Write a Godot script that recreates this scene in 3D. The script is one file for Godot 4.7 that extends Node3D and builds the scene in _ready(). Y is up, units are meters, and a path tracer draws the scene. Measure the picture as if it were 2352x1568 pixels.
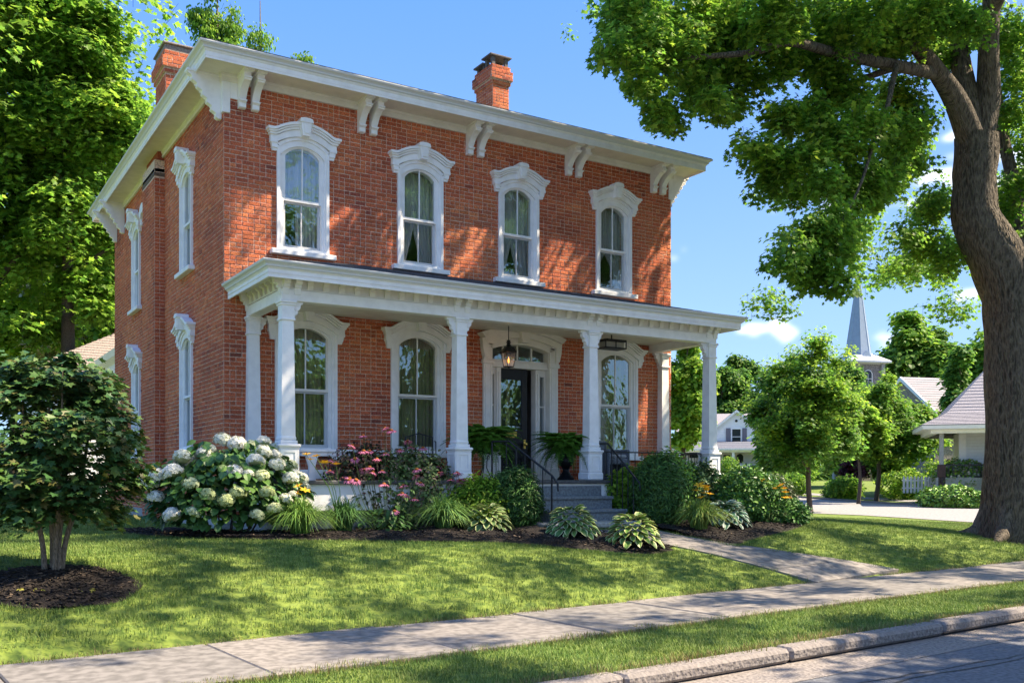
extends Node3D

# ---------------------------------------------------------------- helpers
var rng := RandomNumberGenerator.new()
var T := {}          # textures
const SUN := Vector3(0.53, 0.80, 0.28)
var EYE := Vector3(-4.286, 1.62, 15.82)

class M:
	var v := PackedVector3Array()
	var n := PackedVector3Array()
	var c := PackedColorArray()
	var col := Color.WHITE
	func tri(a: Vector3, b: Vector3, d: Vector3) -> void:
		var k := (b - a).cross(d - a).normalized()
		v.append(a); v.append(d); v.append(b)
		n.append(k); n.append(k); n.append(k)
		c.append(col); c.append(col); c.append(col)
	func trin(a: Vector3, b: Vector3, d: Vector3, na: Vector3, nb: Vector3, nd: Vector3) -> void:
		v.append(a); v.append(d); v.append(b)
		n.append(na); n.append(nd); n.append(nb)
		c.append(col); c.append(col); c.append(col)
	func quad(a: Vector3, b: Vector3, d: Vector3, e: Vector3) -> void:
		tri(a, b, d); tri(a, d, e)
	func quadn(a: Vector3, b: Vector3, d: Vector3, e: Vector3, na: Vector3, nb: Vector3, nd: Vector3, ne: Vector3) -> void:
		trin(a, b, d, na, nb, nd); trin(a, d, e, na, nd, ne)
	func box(lo: Vector3, hi: Vector3, t := Transform3D()) -> void:
		var p := []
		for i in 8:
			p.append(t * Vector3(hi.x if i & 1 else lo.x, hi.y if i & 2 else lo.y, hi.z if i & 4 else lo.z))
		quad(p[4], p[5], p[7], p[6]); quad(p[1], p[0], p[2], p[3])
		quad(p[5], p[1], p[3], p[7]); quad(p[0], p[4], p[6], p[2])
		quad(p[6], p[7], p[3], p[2]); quad(p[0], p[1], p[5], p[4])
	func cbox(lo: Vector3, hi: Vector3, b: float, t := Transform3D()) -> void:
		# chamfered box
		var a := lo; var z := hi
		var P := func(x: int, y: int, w: int, k: int) -> Vector3:
			# corner (x,y,w in 0/1), k = axis of the face it lies on
			var q := Vector3(z.x if x else a.x, z.y if y else a.y, z.z if w else a.z)
			var s := Vector3(-1 if x else 1, -1 if y else 1, -1 if w else 1) * b
			s[k] = 0.0
			return t * (q + s)
		for k in 3:
			for s in 2:
				var q := []
				for m in [[0, 0], [1, 0], [1, 1], [0, 1]]:
					var i := [0, 0, 0]
					i[k] = s; i[(k + 1) % 3] = m[0]; i[(k + 2) % 3] = m[1]
					q.append(P.call(i[0], i[1], i[2], k))
				if s == 1: quad(q[0], q[1], q[2], q[3])
				else: quad(q[3], q[2], q[1], q[0])
		var mid := t * ((lo + hi) * 0.5)
		for k in 3:            # edges parallel to axis k
			for m in 2:
				for o in 2:
					var k1 := (k + 1) % 3
					var k2 := (k + 2) % 3
					var i0 := [0, 0, 0]; var i1 := [0, 0, 0]
					i0[k1] = m; i0[k2] = o; i1[k1] = m; i1[k2] = o; i1[k] = 1
					oriented([P.call(i0[0], i0[1], i0[2], k1), P.call(i1[0], i1[1], i1[2], k1), P.call(i1[0], i1[1], i1[2], k2), P.call(i0[0], i0[1], i0[2], k2)], mid)
		for i in 8:
			var x := i & 1; var y := (i >> 1) & 1; var w := (i >> 2) & 1
			oriented([P.call(x, y, w, 0), P.call(x, y, w, 1), P.call(x, y, w, 2)], mid)
	func oriented(p: Array, mid: Vector3) -> void:
		var k: Vector3 = (p[1] - p[0]).cross(p[2] - p[0])
		if k.dot(p[0] - mid) < 0: p.reverse()
		for i in p.size() - 2: tri(p[0], p[i + 1], p[i + 2])
	func prism(poly: PackedVector2Array, z0: float, z1: float, t := Transform3D()) -> void:
		if Geometry2D.is_polygon_clockwise(poly): poly.reverse()
		var ix := Geometry2D.triangulate_polygon(poly)
		for i in range(0, ix.size(), 3):
			var a := poly[ix[i]]; var b := poly[ix[i + 1]]; var d := poly[ix[i + 2]]
			if (b - a).cross(d - a) < 0:
				var e := b; b = d; d = e
			tri(t * Vector3(a.x, a.y, z1), t * Vector3(b.x, b.y, z1), t * Vector3(d.x, d.y, z1))
			tri(t * Vector3(a.x, a.y, z0), t * Vector3(d.x, d.y, z0), t * Vector3(b.x, b.y, z0))
		for i in poly.size():
			var a := poly[i]; var b := poly[(i + 1) % poly.size()]
			quad(t * Vector3(a.x, a.y, z0), t * Vector3(b.x, b.y, z0), t * Vector3(b.x, b.y, z1), t * Vector3(a.x, a.y, z1))
	func lathe(prof: Array, seg: int, t := Transform3D(), sx := 1.0, sz := 1.0) -> void:
		for i in prof.size() - 1:
			var p: Vector2 = prof[i]; var q: Vector2 = prof[i + 1]
			var d := q - p
			var nr := Vector2(d.y, -d.x).normalized()
			for k in seg:
				var a := TAU * k / seg; var b := TAU * (k + 1) / seg
				var ca := Vector3(cos(a) * sx, 0, -sin(a) * sz); var cb := Vector3(cos(b) * sx, 0, -sin(b) * sz)
				var na := (t.basis * (ca * nr.x + Vector3(0, nr.y, 0))).normalized()
				var nb := (t.basis * (cb * nr.x + Vector3(0, nr.y, 0))).normalized()
				quadn(t * (ca * p.x + Vector3(0, p.y, 0)), t * (cb * p.x + Vector3(0, p.y, 0)), t * (cb * q.x + Vector3(0, q.y, 0)), t * (ca * q.x + Vector3(0, q.y, 0)), na, nb, nb, na)
	func tube(path: Array, rad: Array, seg: int, rough := 0.0, fl := 0.0) -> void:
		var rings := []; var norms := []
		var side := Vector3.RIGHT
		for i in path.size():
			var p: Vector3 = path[i]
			var d: Vector3 = ((path[min(i + 1, path.size() - 1)] as Vector3) - (path[max(i - 1, 0)] as Vector3)).normalized()
			if i == 0: side = d.cross(Vector3.UP if absf(d.y) < 0.9 else Vector3.RIGHT).normalized()
			side = (side - d * side.dot(d)).normalized()
			var up := side.cross(d).normalized()
			var r := []; var nn := []
			for k in seg:
				var a := TAU * k / seg
				var q := side * cos(a) + up * sin(a)
				var rr: float = rad[i]
				if rough > 0.0:
					rr *= 1.0 + rough * (sin(a * 5.0 + i * 0.35 + 1.3) * 0.5 + sin(a * 9.0 - i * 0.22) * 0.5 + sin(a * 3.0 + i * 0.7) * 0.45)
					if seg >= 60: rr *= 1.0 + 0.017 * sin(a * 19.0 + 1.4 * sin(i * 0.45)) + 0.013 * sin(a * 31.0 - i * 0.33) + 0.008 * sin(a * 47.0 + i * 0.9)
				r.append(p + q * rr); nn.append(q)
			rings.append(r); norms.append(nn)
		for i in path.size() - 1:
			for k in seg:
				var m := (k + 1) % seg
				quadn(rings[i][m], rings[i][k], rings[i + 1][k], rings[i + 1][m], norms[i][m], norms[i][k], norms[i + 1][k], norms[i + 1][m])
	func bar(a: Vector3, b: Vector3, r: float, seg := 6) -> void:
		tube([a, b], [r, r], seg)
	# a moulding round a rectangle: profile of (outward offset, height), traversed so that outward is to its right
	func ring(x0: float, x1: float, z0: float, z1: float, prof: Array, sides := 15, zback := INF) -> void:
		for i in prof.size() - 1:
			var p: Vector2 = prof[i]; var q: Vector2 = prof[i + 1]
			var A := [Vector3(x0 - p.x, p.y, z1 + p.x), Vector3(x1 + p.x, p.y, z1 + p.x), Vector3(x1 + p.x, p.y, z0 - p.x), Vector3(x0 - p.x, p.y, z0 - p.x)]
			var B := [Vector3(x0 - q.x, q.y, z1 + q.x), Vector3(x1 + q.x, q.y, z1 + q.x), Vector3(x1 + q.x, q.y, z0 - q.x), Vector3(x0 - q.x, q.y, z0 - q.x)]
			if zback != INF:
				for k in [2, 3]:
					A[k].z = zback; B[k].z = zback
			for k in 4:
				if sides & (1 << k):
					var m := (k + 1) % 4
					quad(A[k], A[m], B[m], B[k])
	func mesh() -> ArrayMesh:
		var a := []
		a.resize(Mesh.ARRAY_MAX)
		a[Mesh.ARRAY_VERTEX] = v; a[Mesh.ARRAY_NORMAL] = n; a[Mesh.ARRAY_COLOR] = c
		var m := ArrayMesh.new()
		m.add_surface_from_arrays(Mesh.PRIMITIVE_TRIANGLES, a)
		return m

func lin(r: float, g: float, b: float) -> Color: return Color(r, g, b).linear_to_srgb()

func tex_noise(freq: float, seed_: int, lo: float, hi: float, size := 512, oct := 4, kind := FastNoiseLite.TYPE_SIMPLEX_SMOOTH, tint := Color.WHITE, tint2 := Color.WHITE) -> ImageTexture:
	var f := FastNoiseLite.new()
	f.noise_type = kind; f.seed = seed_; f.frequency = freq; f.fractal_octaves = oct
	var g := f.get_seamless_image(size, size)
	var im := Image.create(size, size, false, Image.FORMAT_RGB8)
	for y in size:
		for x in size:
			var k: float = g.get_pixel(x, y).r
			var m: float = lerp(lo, hi, k)
			var q: Color = tint.lerp(tint2, k)
			im.set_pixel(x, y, Color(clampf(m * q.r, 0, 1), clampf(m * q.g, 0, 1), clampf(m * q.b, 0, 1)))
	return ImageTexture.create_from_image(im)

func mat(nm: String, colr: Color, rough := 0.7, alb: Texture2D = null, bump: Texture2D = null, bump_cm := 0.3, scl := 1.0, world := true, vc := false) -> StandardMaterial3D:
	var m := StandardMaterial3D.new()
	m.resource_name = nm
	m.albedo_color = colr
	m.roughness = rough
	m.metallic_specular = 0.4
	m.vertex_color_use_as_albedo = vc
	if alb or bump:
		m.uv1_triplanar = true
		m.uv1_world_triplanar = world
		m.uv1_scale = Vector3.ONE * scl
		m.uv1_triplanar_sharpness = 4.0
	if alb: m.albedo_texture = alb
	if bump:
		m.heightmap_enabled = true
		m.heightmap_texture = bump
		m.heightmap_scale = bump_cm
	return m

func leafmat(nm: String, back: Color, rough := 0.5) -> StandardMaterial3D:
	var m := mat(nm, Color.WHITE, rough, null, null, 0, 1, true, true)
	m.metallic_specular = 0.35
	m.backlight_enabled = true
	m.backlight = back
	return m

func thing(nm: String, label: String, cat: String, at := Vector3.ZERO, turn := 0.0, group := "") -> Node3D:
	var o := Node3D.new()
	o.name = nm
	add_child(o, true)
	o.position = at
	o.rotation.y = turn
	return tag(o, label, cat, group)

func tag(o: Node3D, label: String, cat := "", group := "", kind := "") -> Node3D:
	if label: o.set_meta("label", label)
	if cat: o.set_meta("category", cat)
	if group: o.set_meta("group", group)
	if kind: o.set_meta("kind", kind)
	return o

func part(nm: String, m, material: Material, parent: Node = null, kind := "", label := "") -> MeshInstance3D:
	var o := MeshInstance3D.new()
	o.name = nm
	o.mesh = m.mesh() if m is M else m
	o.material_override = material
	(parent if parent else self).add_child(o, true)
	if kind: o.set_meta("kind", kind)
	if label: o.set_meta("label", label)
	return o

func copies(nm: String, mesh: Mesh, material: Material, xf: Array, cols: Array, parent: Node = null, kind := "stuff") -> MultiMeshInstance3D:
	var mm := MultiMesh.new()
	mm.transform_format = MultiMesh.TRANSFORM_3D
	mm.use_colors = cols.size() > 0
	mm.mesh = mesh
	mm.instance_count = xf.size()
	for i in xf.size():
		mm.set_instance_transform(i, xf[i])
		if cols.size(): mm.set_instance_color(i, cols[i])
	var o := MultiMeshInstance3D.new()
	o.name = nm
	o.multimesh = mm
	o.material_override = material
	(parent if parent else self).add_child(o, true)
	if kind: o.set_meta("kind", kind)
	return o

func rv(a: float, b: float) -> float: return rng.randf_range(a, b)
func rdir() -> Vector3:
	var z := rv(-1, 1); var a := rv(0, TAU); var r := sqrt(1 - z * z)
	return Vector3(r * cos(a), z, r * sin(a))

func smooth(k: float) -> float:
	k = clampf(k, 0, 1)
	return k * k * (3 - 2 * k)

# ---------------------------------------------------------------- terrain
const SA := 0.0733           # the front street is turned by this much to the facade
func wc(x: float, z: float) -> float: return x * sin(SA) + z * cos(SA)
func street_xz(s: float, w: float) -> Vector2: return Vector2(s * cos(SA) + w * sin(SA), -s * sin(SA) + w * cos(SA))
func cross_d(x: float, z: float) -> float: return (x - 26.5) * 0.945 + (z + 3.5) * 0.327

func ground(x: float, z: float) -> float:
	var u := clampf((6.87 - wc(x, z)) / 4.0, 0, 1)
	var y := 0.12 + 0.68 * (1 - (1 - u) * (1 - u))
	if x > 10: y = lerpf(y, 0.12, smooth((x - 10) / 12.0))
	var d := cross_d(x, z)
	y += 0.5 * smooth((d - 13) / 9.0) + 0.75 * smooth((-z - 16) / 40.0) * smooth((x + 5) / 30.0)
	return y

# ---------------------------------------------------------------- the place
func _ready() -> void:
	rng.seed = 20240
	# camera: level, standing in the street, lens shifted up as an architectural photograph is
	var cam := Camera3D.new()
	cam.name = "camera"
	add_child(cam)
	cam.position = EYE
	cam.basis = Basis(Vector3(0.849, 0, 0.5284).normalized(), Vector3.UP, Vector3(-0.5284, 0, 0.849).normalized())
	cam.projection = Camera3D.PROJECTION_FRUSTUM
	cam.near = 0.1
	cam.far = 900.0
	cam.size = 0.1 * 1568.0 / 2204.0
	cam.frustum_offset = Vector2(0, 0.1 * 316.0 / 2204.0)
	cam.current = true
	var sun := DirectionalLight3D.new()
	sun.name = "sun"
	add_child(sun)
	sun.light_energy = 1.3
	sun.light_color = Color(1.0, 0.93, 0.82)
	sun.light_angular_distance = 0.5
	sun.shadow_enabled = true
	sun.basis = Basis.looking_at(-SUN.normalized(), Vector3.UP)
	var env := Environment.new()
	env.background_mode = Environment.BG_SKY
	env.tonemap_mode = Environment.TONE_MAPPER_LINEAR
	env.tonemap_exposure = 3.6
	env.sdfgi_enabled = true
	env.ssao_enabled = true
	env.ssil_enabled = true
	env.sky = Sky.new()
	env.sky.sky_material = make_sky()
	env.background_energy_multiplier = 1.0
	var we := WorldEnvironment.new()
	we.name = "world"
	we.environment = env
	add_child(we)

	textures()
	materials()
	terrain()
	brick_house()
	back_house()
	far_buildings()
	trees()
	garden()
	porch_things()
	lawn_grass()

func make_sky() -> PanoramaSkyMaterial:
	var w := 1536; var h := 768
	var im := Image.create(w, h, false, Image.FORMAT_RGBF)
	var f := FastNoiseLite.new()
	f.seed = 11; f.frequency = 1.0; f.fractal_octaves = 6; f.noise_type = FastNoiseLite.TYPE_SIMPLEX_SMOOTH
	# azimuth (deg, from -z to +x), height (deg), half width, half height, strength
	var clouds := [[42.2, 12.7, 1.0, 0.5, 0.9], [47.6, 8.4, 2.0, 0.6, 0.9], [51.0, 15.6, 3.2, 1.6, 1.0], [58.2, 9.8, 1.4, 0.6, 0.95], [59.0, 16.2, 4.5, 1.7, 1.1], [64, 12, 5, 1.2, 0.8], [44.0, 6.5, 3.0, 0.35, 0.35], [53.5, 7.6, 1.2, 0.35, 0.5], [-20, 20, 14, 3, 0.8], [100, 22, 16, 4, 1.0], [150, 30, 22, 6, 1.0], [200, 18, 18, 4, 1.0], [235, 34, 22, 6, 0.9], [270, 16, 14, 3, 0.8], [300, 26, 10, 3, 0.6], [330, 14, 8, 2, 0.6], [170, 50, 30, 8, 0.7], [130, 12, 12, 3, 0.9]]
	var data := PackedFloat32Array()
	data.resize(w * h * 3)
	for y in h:
		var el := 90.0 - 180.0 * (y + 0.5) / h
		var e := maxf(el, 0.0) / 90.0
		var k := pow(1.0 - e, 5.0)
		var base := Color(0.026, 0.098, 0.32).lerp(Color(0.20, 0.295, 0.39), k)
		var near := []
		for q in clouds:
			if absf(el - q[1]) < q[3] * 2.0: near.append(q)
		for x in w:
			var az := 360.0 * (x + 0.5) / w
			var c := base
			var a := deg_to_rad(az)
			var d := Vector3(sin(a) * cos(deg_to_rad(el)), sin(deg_to_rad(el)), -cos(a) * cos(deg_to_rad(el)))
			if el > 0:
				var sunny := maxf(0.0, d.dot(SUN.normalized()))
				c = c.lerp(Color(0.8, 0.8, 0.78), 0.5 * pow(sunny, 6.0))
				for q in near:
					var da: float = fposmod(az - q[0] + 180.0, 360.0) - 180.0
					if absf(da) > q[2] * 2.6: continue
					var u: float = da / q[2]; var v: float = (el - q[1]) / q[3]
					if v < 0: v *= 1.6
					var s: float = 5.0 / q[3]
					var nz := f.get_noise_3d(az * 0.30 * sqrt(1.0 / q[3]), el * 0.85 * sqrt(1.0 / q[3]), q[0]) * 1.5
					var dens := clampf((0.75 - u * u - v * v) * 0.6 + nz * 1.9, 0, 1)
					c = c.lerp(Color(0.52, 0.53, 0.54), smooth(dens * 0.9) * q[4])
			else:
				c = Color(0.12, 0.13, 0.09)
			var i := (y * w + x) * 3
			data[i] = c.r; data[i + 1] = c.g; data[i + 2] = c.b
	im = Image.create_from_data(w, h, false, Image.FORMAT_RGBF, data.to_byte_array())
	var m := PanoramaSkyMaterial.new()
	m.panorama = ImageTexture.create_from_image(im)
	return m

func textures() -> void:
	T.grain = tex_noise(0.05, 1, 0.62, 1.25, 256, 5)           # fine mottling
	T.grain2 = tex_noise(0.02, 2, 0.75, 1.15, 512, 6)
	T.rough = tex_noise(0.09, 3, 0.0, 1.0, 256, 5)             # relief
	T.paint = tex_noise(0.015, 4, 0.95, 1.03, 512, 5)
	T.stone = tex_noise(0.035, 5, 0.5, 1.25, 512, 4, FastNoiseLite.TYPE_CELLULAR)
	T.grass = tex_noise(0.03, 6, 0.55, 1.3, 512, 6, FastNoiseLite.TYPE_SIMPLEX_SMOOTH, Color(0.85, 1, 0.9), Color(1.1, 1.0, 0.8))
	T.concrete = tex_noise(0.02, 7, 0.72, 1.12, 1024, 7)
	# bark: long vertical furrows
	var f := FastNoiseLite.new()
	f.noise_type = FastNoiseLite.TYPE_SIMPLEX_SMOOTH; f.seed = 9; f.frequency = 0.03; f.fractal_type = FastNoiseLite.FRACTAL_RIDGED; f.fractal_octaves = 4
	var g := f.get_seamless_image(512, 512)
	var im := Image.create(512, 512, false, Image.FORMAT_RGB8)
	var im2 := Image.create(512, 512, false, Image.FORMAT_RGB8)
	for y in 512:
		for x in 512:
			var k := g.get_pixel((x * 2) % 512, int(y * 0.28) % 512).r * 0.75 + 0.25 * g.get_pixel((x * 5) % 512, y).r
			var m := clampf(0.22 + k * 1.1, 0, 1)
			im.set_pixel(x, y, Color(m, m, m))
			im2.set_pixel(x, y, Color(k, k, k))
	T.bark = ImageTexture.create_from_image(im)
	T.barkh = ImageTexture.create_from_image(im2)
	# slate-like shingle tone in rows
	T.shingle = tex_noise(0.06, 12, 0.6, 1.2, 256, 4)

var BRICKS := []
var MA := {}
func materials() -> void:
	for q in [[0.62, 0.165, 0.066], [0.57, 0.145, 0.060], [0.66, 0.190, 0.074], [0.52, 0.130, 0.057], [0.60, 0.155, 0.068], [0.46, 0.115, 0.055], [0.70, 0.220, 0.090], [0.38, 0.095, 0.054], [0.28, 0.078, 0.050], [0.58, 0.180, 0.088]]:
		BRICKS.append(Color(q[0], q[1], q[2]))
	MA.brick = mat("brick", Color.WHITE, 0.85, T.grain, T.rough, 0.35, 2.2, true, true)
	MA.bricks = []
	for q in BRICKS:
		MA.bricks.append(mat("brick", lin(q.r, q.g, q.b), 0.85, T.grain, T.rough, 0.35, 2.2))
	MA.mortar = mat("lime mortar", lin(0.74, 0.56, 0.42), 0.95, T.grain, T.rough, 0.25, 1.5)
	MA.white = mat("white paint", lin(0.88, 0.87, 0.85), 0.5, T.paint, null, 0, 0.5)
	MA.cream = mat("white paint aged", lin(0.80, 0.77, 0.70), 0.55, T.paint, null, 0, 0.5)
	MA.soffit = mat("soffit paint", lin(0.80, 0.75, 0.67), 0.6, T.paint, null, 0, 0.4)
	MA.gutter = mat("aluminium gutter", lin(0.66, 0.67, 0.68), 0.35)
	MA.roof = mat("dark roof shingles", lin(0.075, 0.08, 0.095), 0.9, T.shingle, T.rough, 0.4, 1.2)
	MA.sash = mat("grey sash", lin(0.55, 0.56, 0.56), 0.45)
	MA.screen = mat("screen frame", lin(0.30, 0.31, 0.31), 0.4)
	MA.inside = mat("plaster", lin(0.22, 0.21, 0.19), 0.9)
	MA.curtain = mat("sheer curtain", lin(0.55, 0.57, 0.55), 0.9)
	MA.lace = mat("olive lace curtain", lin(0.30, 0.29, 0.16), 0.9)
	MA.curtain.backlight_enabled = true
	MA.curtain.backlight = Color(0.6, 0.6, 0.6)
	# old window glass: a half mirror at these angles, slightly wavy
	MA.glass = StandardMaterial3D.new()
	MA.glass.resource_name = "window glass"
	MA.glass.transparency = BaseMaterial3D.TRANSPARENCY_ALPHA
	MA.glass.albedo_color = Color(0.86, 0.93, 0.95, 0.27)
	MA.glass.albedo_texture = tex_noise(0.01, 20, 0.98, 1.0, 64, 2)
	MA.glass.metallic = 1.0
	MA.glass.roughness = 0.03
	MA.glass.uv1_triplanar = true
	MA.glass.uv1_world_triplanar = true
	MA.glass.heightmap_enabled = true
	MA.glass.heightmap_texture = tex_noise(0.012, 21, 0.0, 1.0, 256, 3)
	MA.glass.heightmap_scale = 0.25
	MA.clear = StandardMaterial3D.new()
	MA.clear.resource_name = "lantern glass"
	MA.clear.transparency = BaseMaterial3D.TRANSPARENCY_ALPHA
	MA.clear.albedo_color = Color(0.9, 0.95, 0.95, 0.06)
	MA.clear.roughness = 0.02
	MA.black = mat("black paint", lin(0.009, 0.0095, 0.012), 0.42)
	MA.iron = mat("wrought iron", lin(0.018, 0.019, 0.022), 0.4)
	MA.brass = mat("brass", lin(0.72, 0.48, 0.12), 0.28)
	MA.brass.metallic = 0.9
	MA.step = mat("grey painted steps", lin(0.20, 0.225, 0.24), 0.6, T.concrete, T.rough, 0.15, 0.8)
	MA.stone = mat("limestone", lin(0.42, 0.41, 0.38), 0.85, T.concrete, T.rough, 0.3, 0.8)
	MA.concrete = mat("concrete", lin(0.225, 0.205, 0.188), 0.9, T.concrete, null, 0, 0.35)
	MA.concretes = [MA.concrete, mat("concrete", lin(0.205, 0.19, 0.175), 0.9, T.concrete, null, 0, 0.31), mat("concrete", lin(0.245, 0.222, 0.20), 0.9, T.concrete, null, 0, 0.4)]
	MA.kerb = mat("kerb stone", lin(0.25, 0.22, 0.20), 0.9, T.concrete, T.rough, 1.0, 0.9)
	MA.road = mat("worn asphalt", lin(0.145, 0.150, 0.165), 0.92, T.concrete, T.rough, 0.5, 0.8)
	MA.road2 = mat("pale concrete street", lin(0.30, 0.29, 0.28), 0.9, T.concrete, T.rough, 0.2, 0.3)
	MA.lawn = mat("lawn", lin(0.155, 0.205, 0.045), 0.95, T.grass, T.rough, 1.0, 0.35)
	MA.mulch = mat("dark mulch", lin(0.020, 0.015, 0.012), 0.95, T.grain, T.rough, 2.5, 1.6)
	MA.chip = mat("mulch chip", Color.WHITE, 0.9, null, null, 0, 1, true, true)
	MA.bark = mat("bark", lin(0.20, 0.165, 0.125), 0.95, T.bark, T.barkh, 9.0, 0.6)
	MA.bark2 = mat("pale bark", lin(0.27, 0.22, 0.16), 0.9, T.bark, T.barkh, 0.8, 2.2)
	MA.bark3 = mat("brown bark", lin(0.13, 0.10, 0.075), 0.95, T.bark, T.barkh, 1.0, 1.6)
	MA.leaf = leafmat("maple leaves", Color(1.08, 1.08, 1.08))
	MA.leafd = leafmat("shrub leaves", Color(0.5, 0.5, 0.5), 0.4)
	MA.leafm = leafmat("matt leaves", Color(0.6, 0.6, 0.6), 0.65)
	MA.petal = leafmat("petals", Color(0.6, 0.6, 0.6), 0.8)
	MA.blade = leafmat("grass blades", Color(0.7, 0.7, 0.7), 0.6)

# ---------------------------------------------------------------- ground, streets, pavements
func sheet(xs: Array, zs: Array, fn: Callable) -> M:
	# a height field over a grid of world x and z (smooth normals)
	var m := M.new()
	var P := []; var N := []
	for z in zs:
		for x in xs:
			var y: float = fn.call(x, z)
			P.append(Vector3(x, y, z))
			var e := 0.15
			var dx: float = fn.call(x + e, z) - fn.call(x - e, z)
			var dz: float = fn.call(x, z + e) - fn.call(x, z - e)
			N.append(Vector3(-dx, 2 * e, -dz).normalized())
	var w := xs.size()
	for j in zs.size() - 1:
		for i in w - 1:
			var a := j * w + i; var b := a + 1; var c := a + w; var d := c + 1
			m.quadn(P[c], P[d], P[b], P[a], N[c], N[d], N[b], N[a])
	return m

func steps_list(pairs: Array) -> Array:
	# [start, [end, step], [end, step] ...]
	var out := [float(pairs[0])]
	for i in range(1, pairs.size()):
		var e: float = pairs[i][0]; var s: float = pairs[i][1]
		while out[-1] < e - 0.001: out.append(minf(e, out[-1] + s))
	return out

func band(s0: float, s1: float, w0: float, w1: float, y: float, m: M) -> void:
	# a flat strip along the front street
	var a := street_xz(s0, w1); var b := street_xz(s1, w1); var c := street_xz(s1, w0); var d := street_xz(s0, w0)
	m.quad(Vector3(a.x, y, a.y), Vector3(b.x, y, b.y), Vector3(c.x, y, c.y), Vector3(d.x, y, d.y))

func drape(poly_l: Array, poly_r: Array, lift: float, div: int, bumps := 0.0, cross := 8) -> M:
	# a sheet between two curves, draped over the ground
	var m := M.new()
	var L := spline(poly_l, div); var R := spline(poly_r, div)
	var rows := []
	for i in L.size():
		var r := []
		for k in cross + 1:
			var t := float(k) / cross
			var p: Vector2 = L[i].lerp(R[i], t)
			var y := ground(p.x, p.y) + lift
			if bumps > 0: y += bumps * sin(PI * t) + bumps * 0.5 * sin(p.x * 7.3 + p.y * 3.1) * sin(PI * t) + bumps * 0.35 * sin(p.x * 17.0 - p.y * 13.0) * sin(PI * t)
			r.append(Vector3(p.x, y, p.y))
		rows.append(r)
	for i in rows.size() - 1:
		for k in cross:
			var a: Vector3 = rows[i][k]; var b: Vector3 = rows[i + 1][k]; var c: Vector3 = rows[i + 1][k + 1]; var d: Vector3 = rows[i][k + 1]
			if (b - a).cross(c - a).y > 0: m.quad(a, b, c, d)
			else: m.quad(d, c, b, a)
	return m

func spline(p: Array, div: int) -> Array:
	var out := []
	for i in p.size() - 1:
		var a: Vector2 = p[max(i - 1, 0)]; var b: Vector2 = p[i]; var c: Vector2 = p[i + 1]; var d: Vector2 = p[min(i + 2, p.size() - 1)]
		for k in div:
			out.append(b.cubic_interpolate(c, a, d, float(k) / div))
	out.append(p[-1])
	return out

func v2(flat: Array) -> Array:
	var o := []
	for i in range(0, flat.size(), 2): o.append(Vector2(flat[i], flat[i + 1]))
	return o

var BED_L_FRONT := []
var BED_L_BACK := []
var BED_R_FRONT := []
var BED_R_BACK := []
var WALK_L := []
var WALK_R := []

func lawn_y(x: float, z: float) -> float:
	var w := wc(x, z)
	if w > 6.8: return 0.06
	return ground(x, z)

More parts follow.
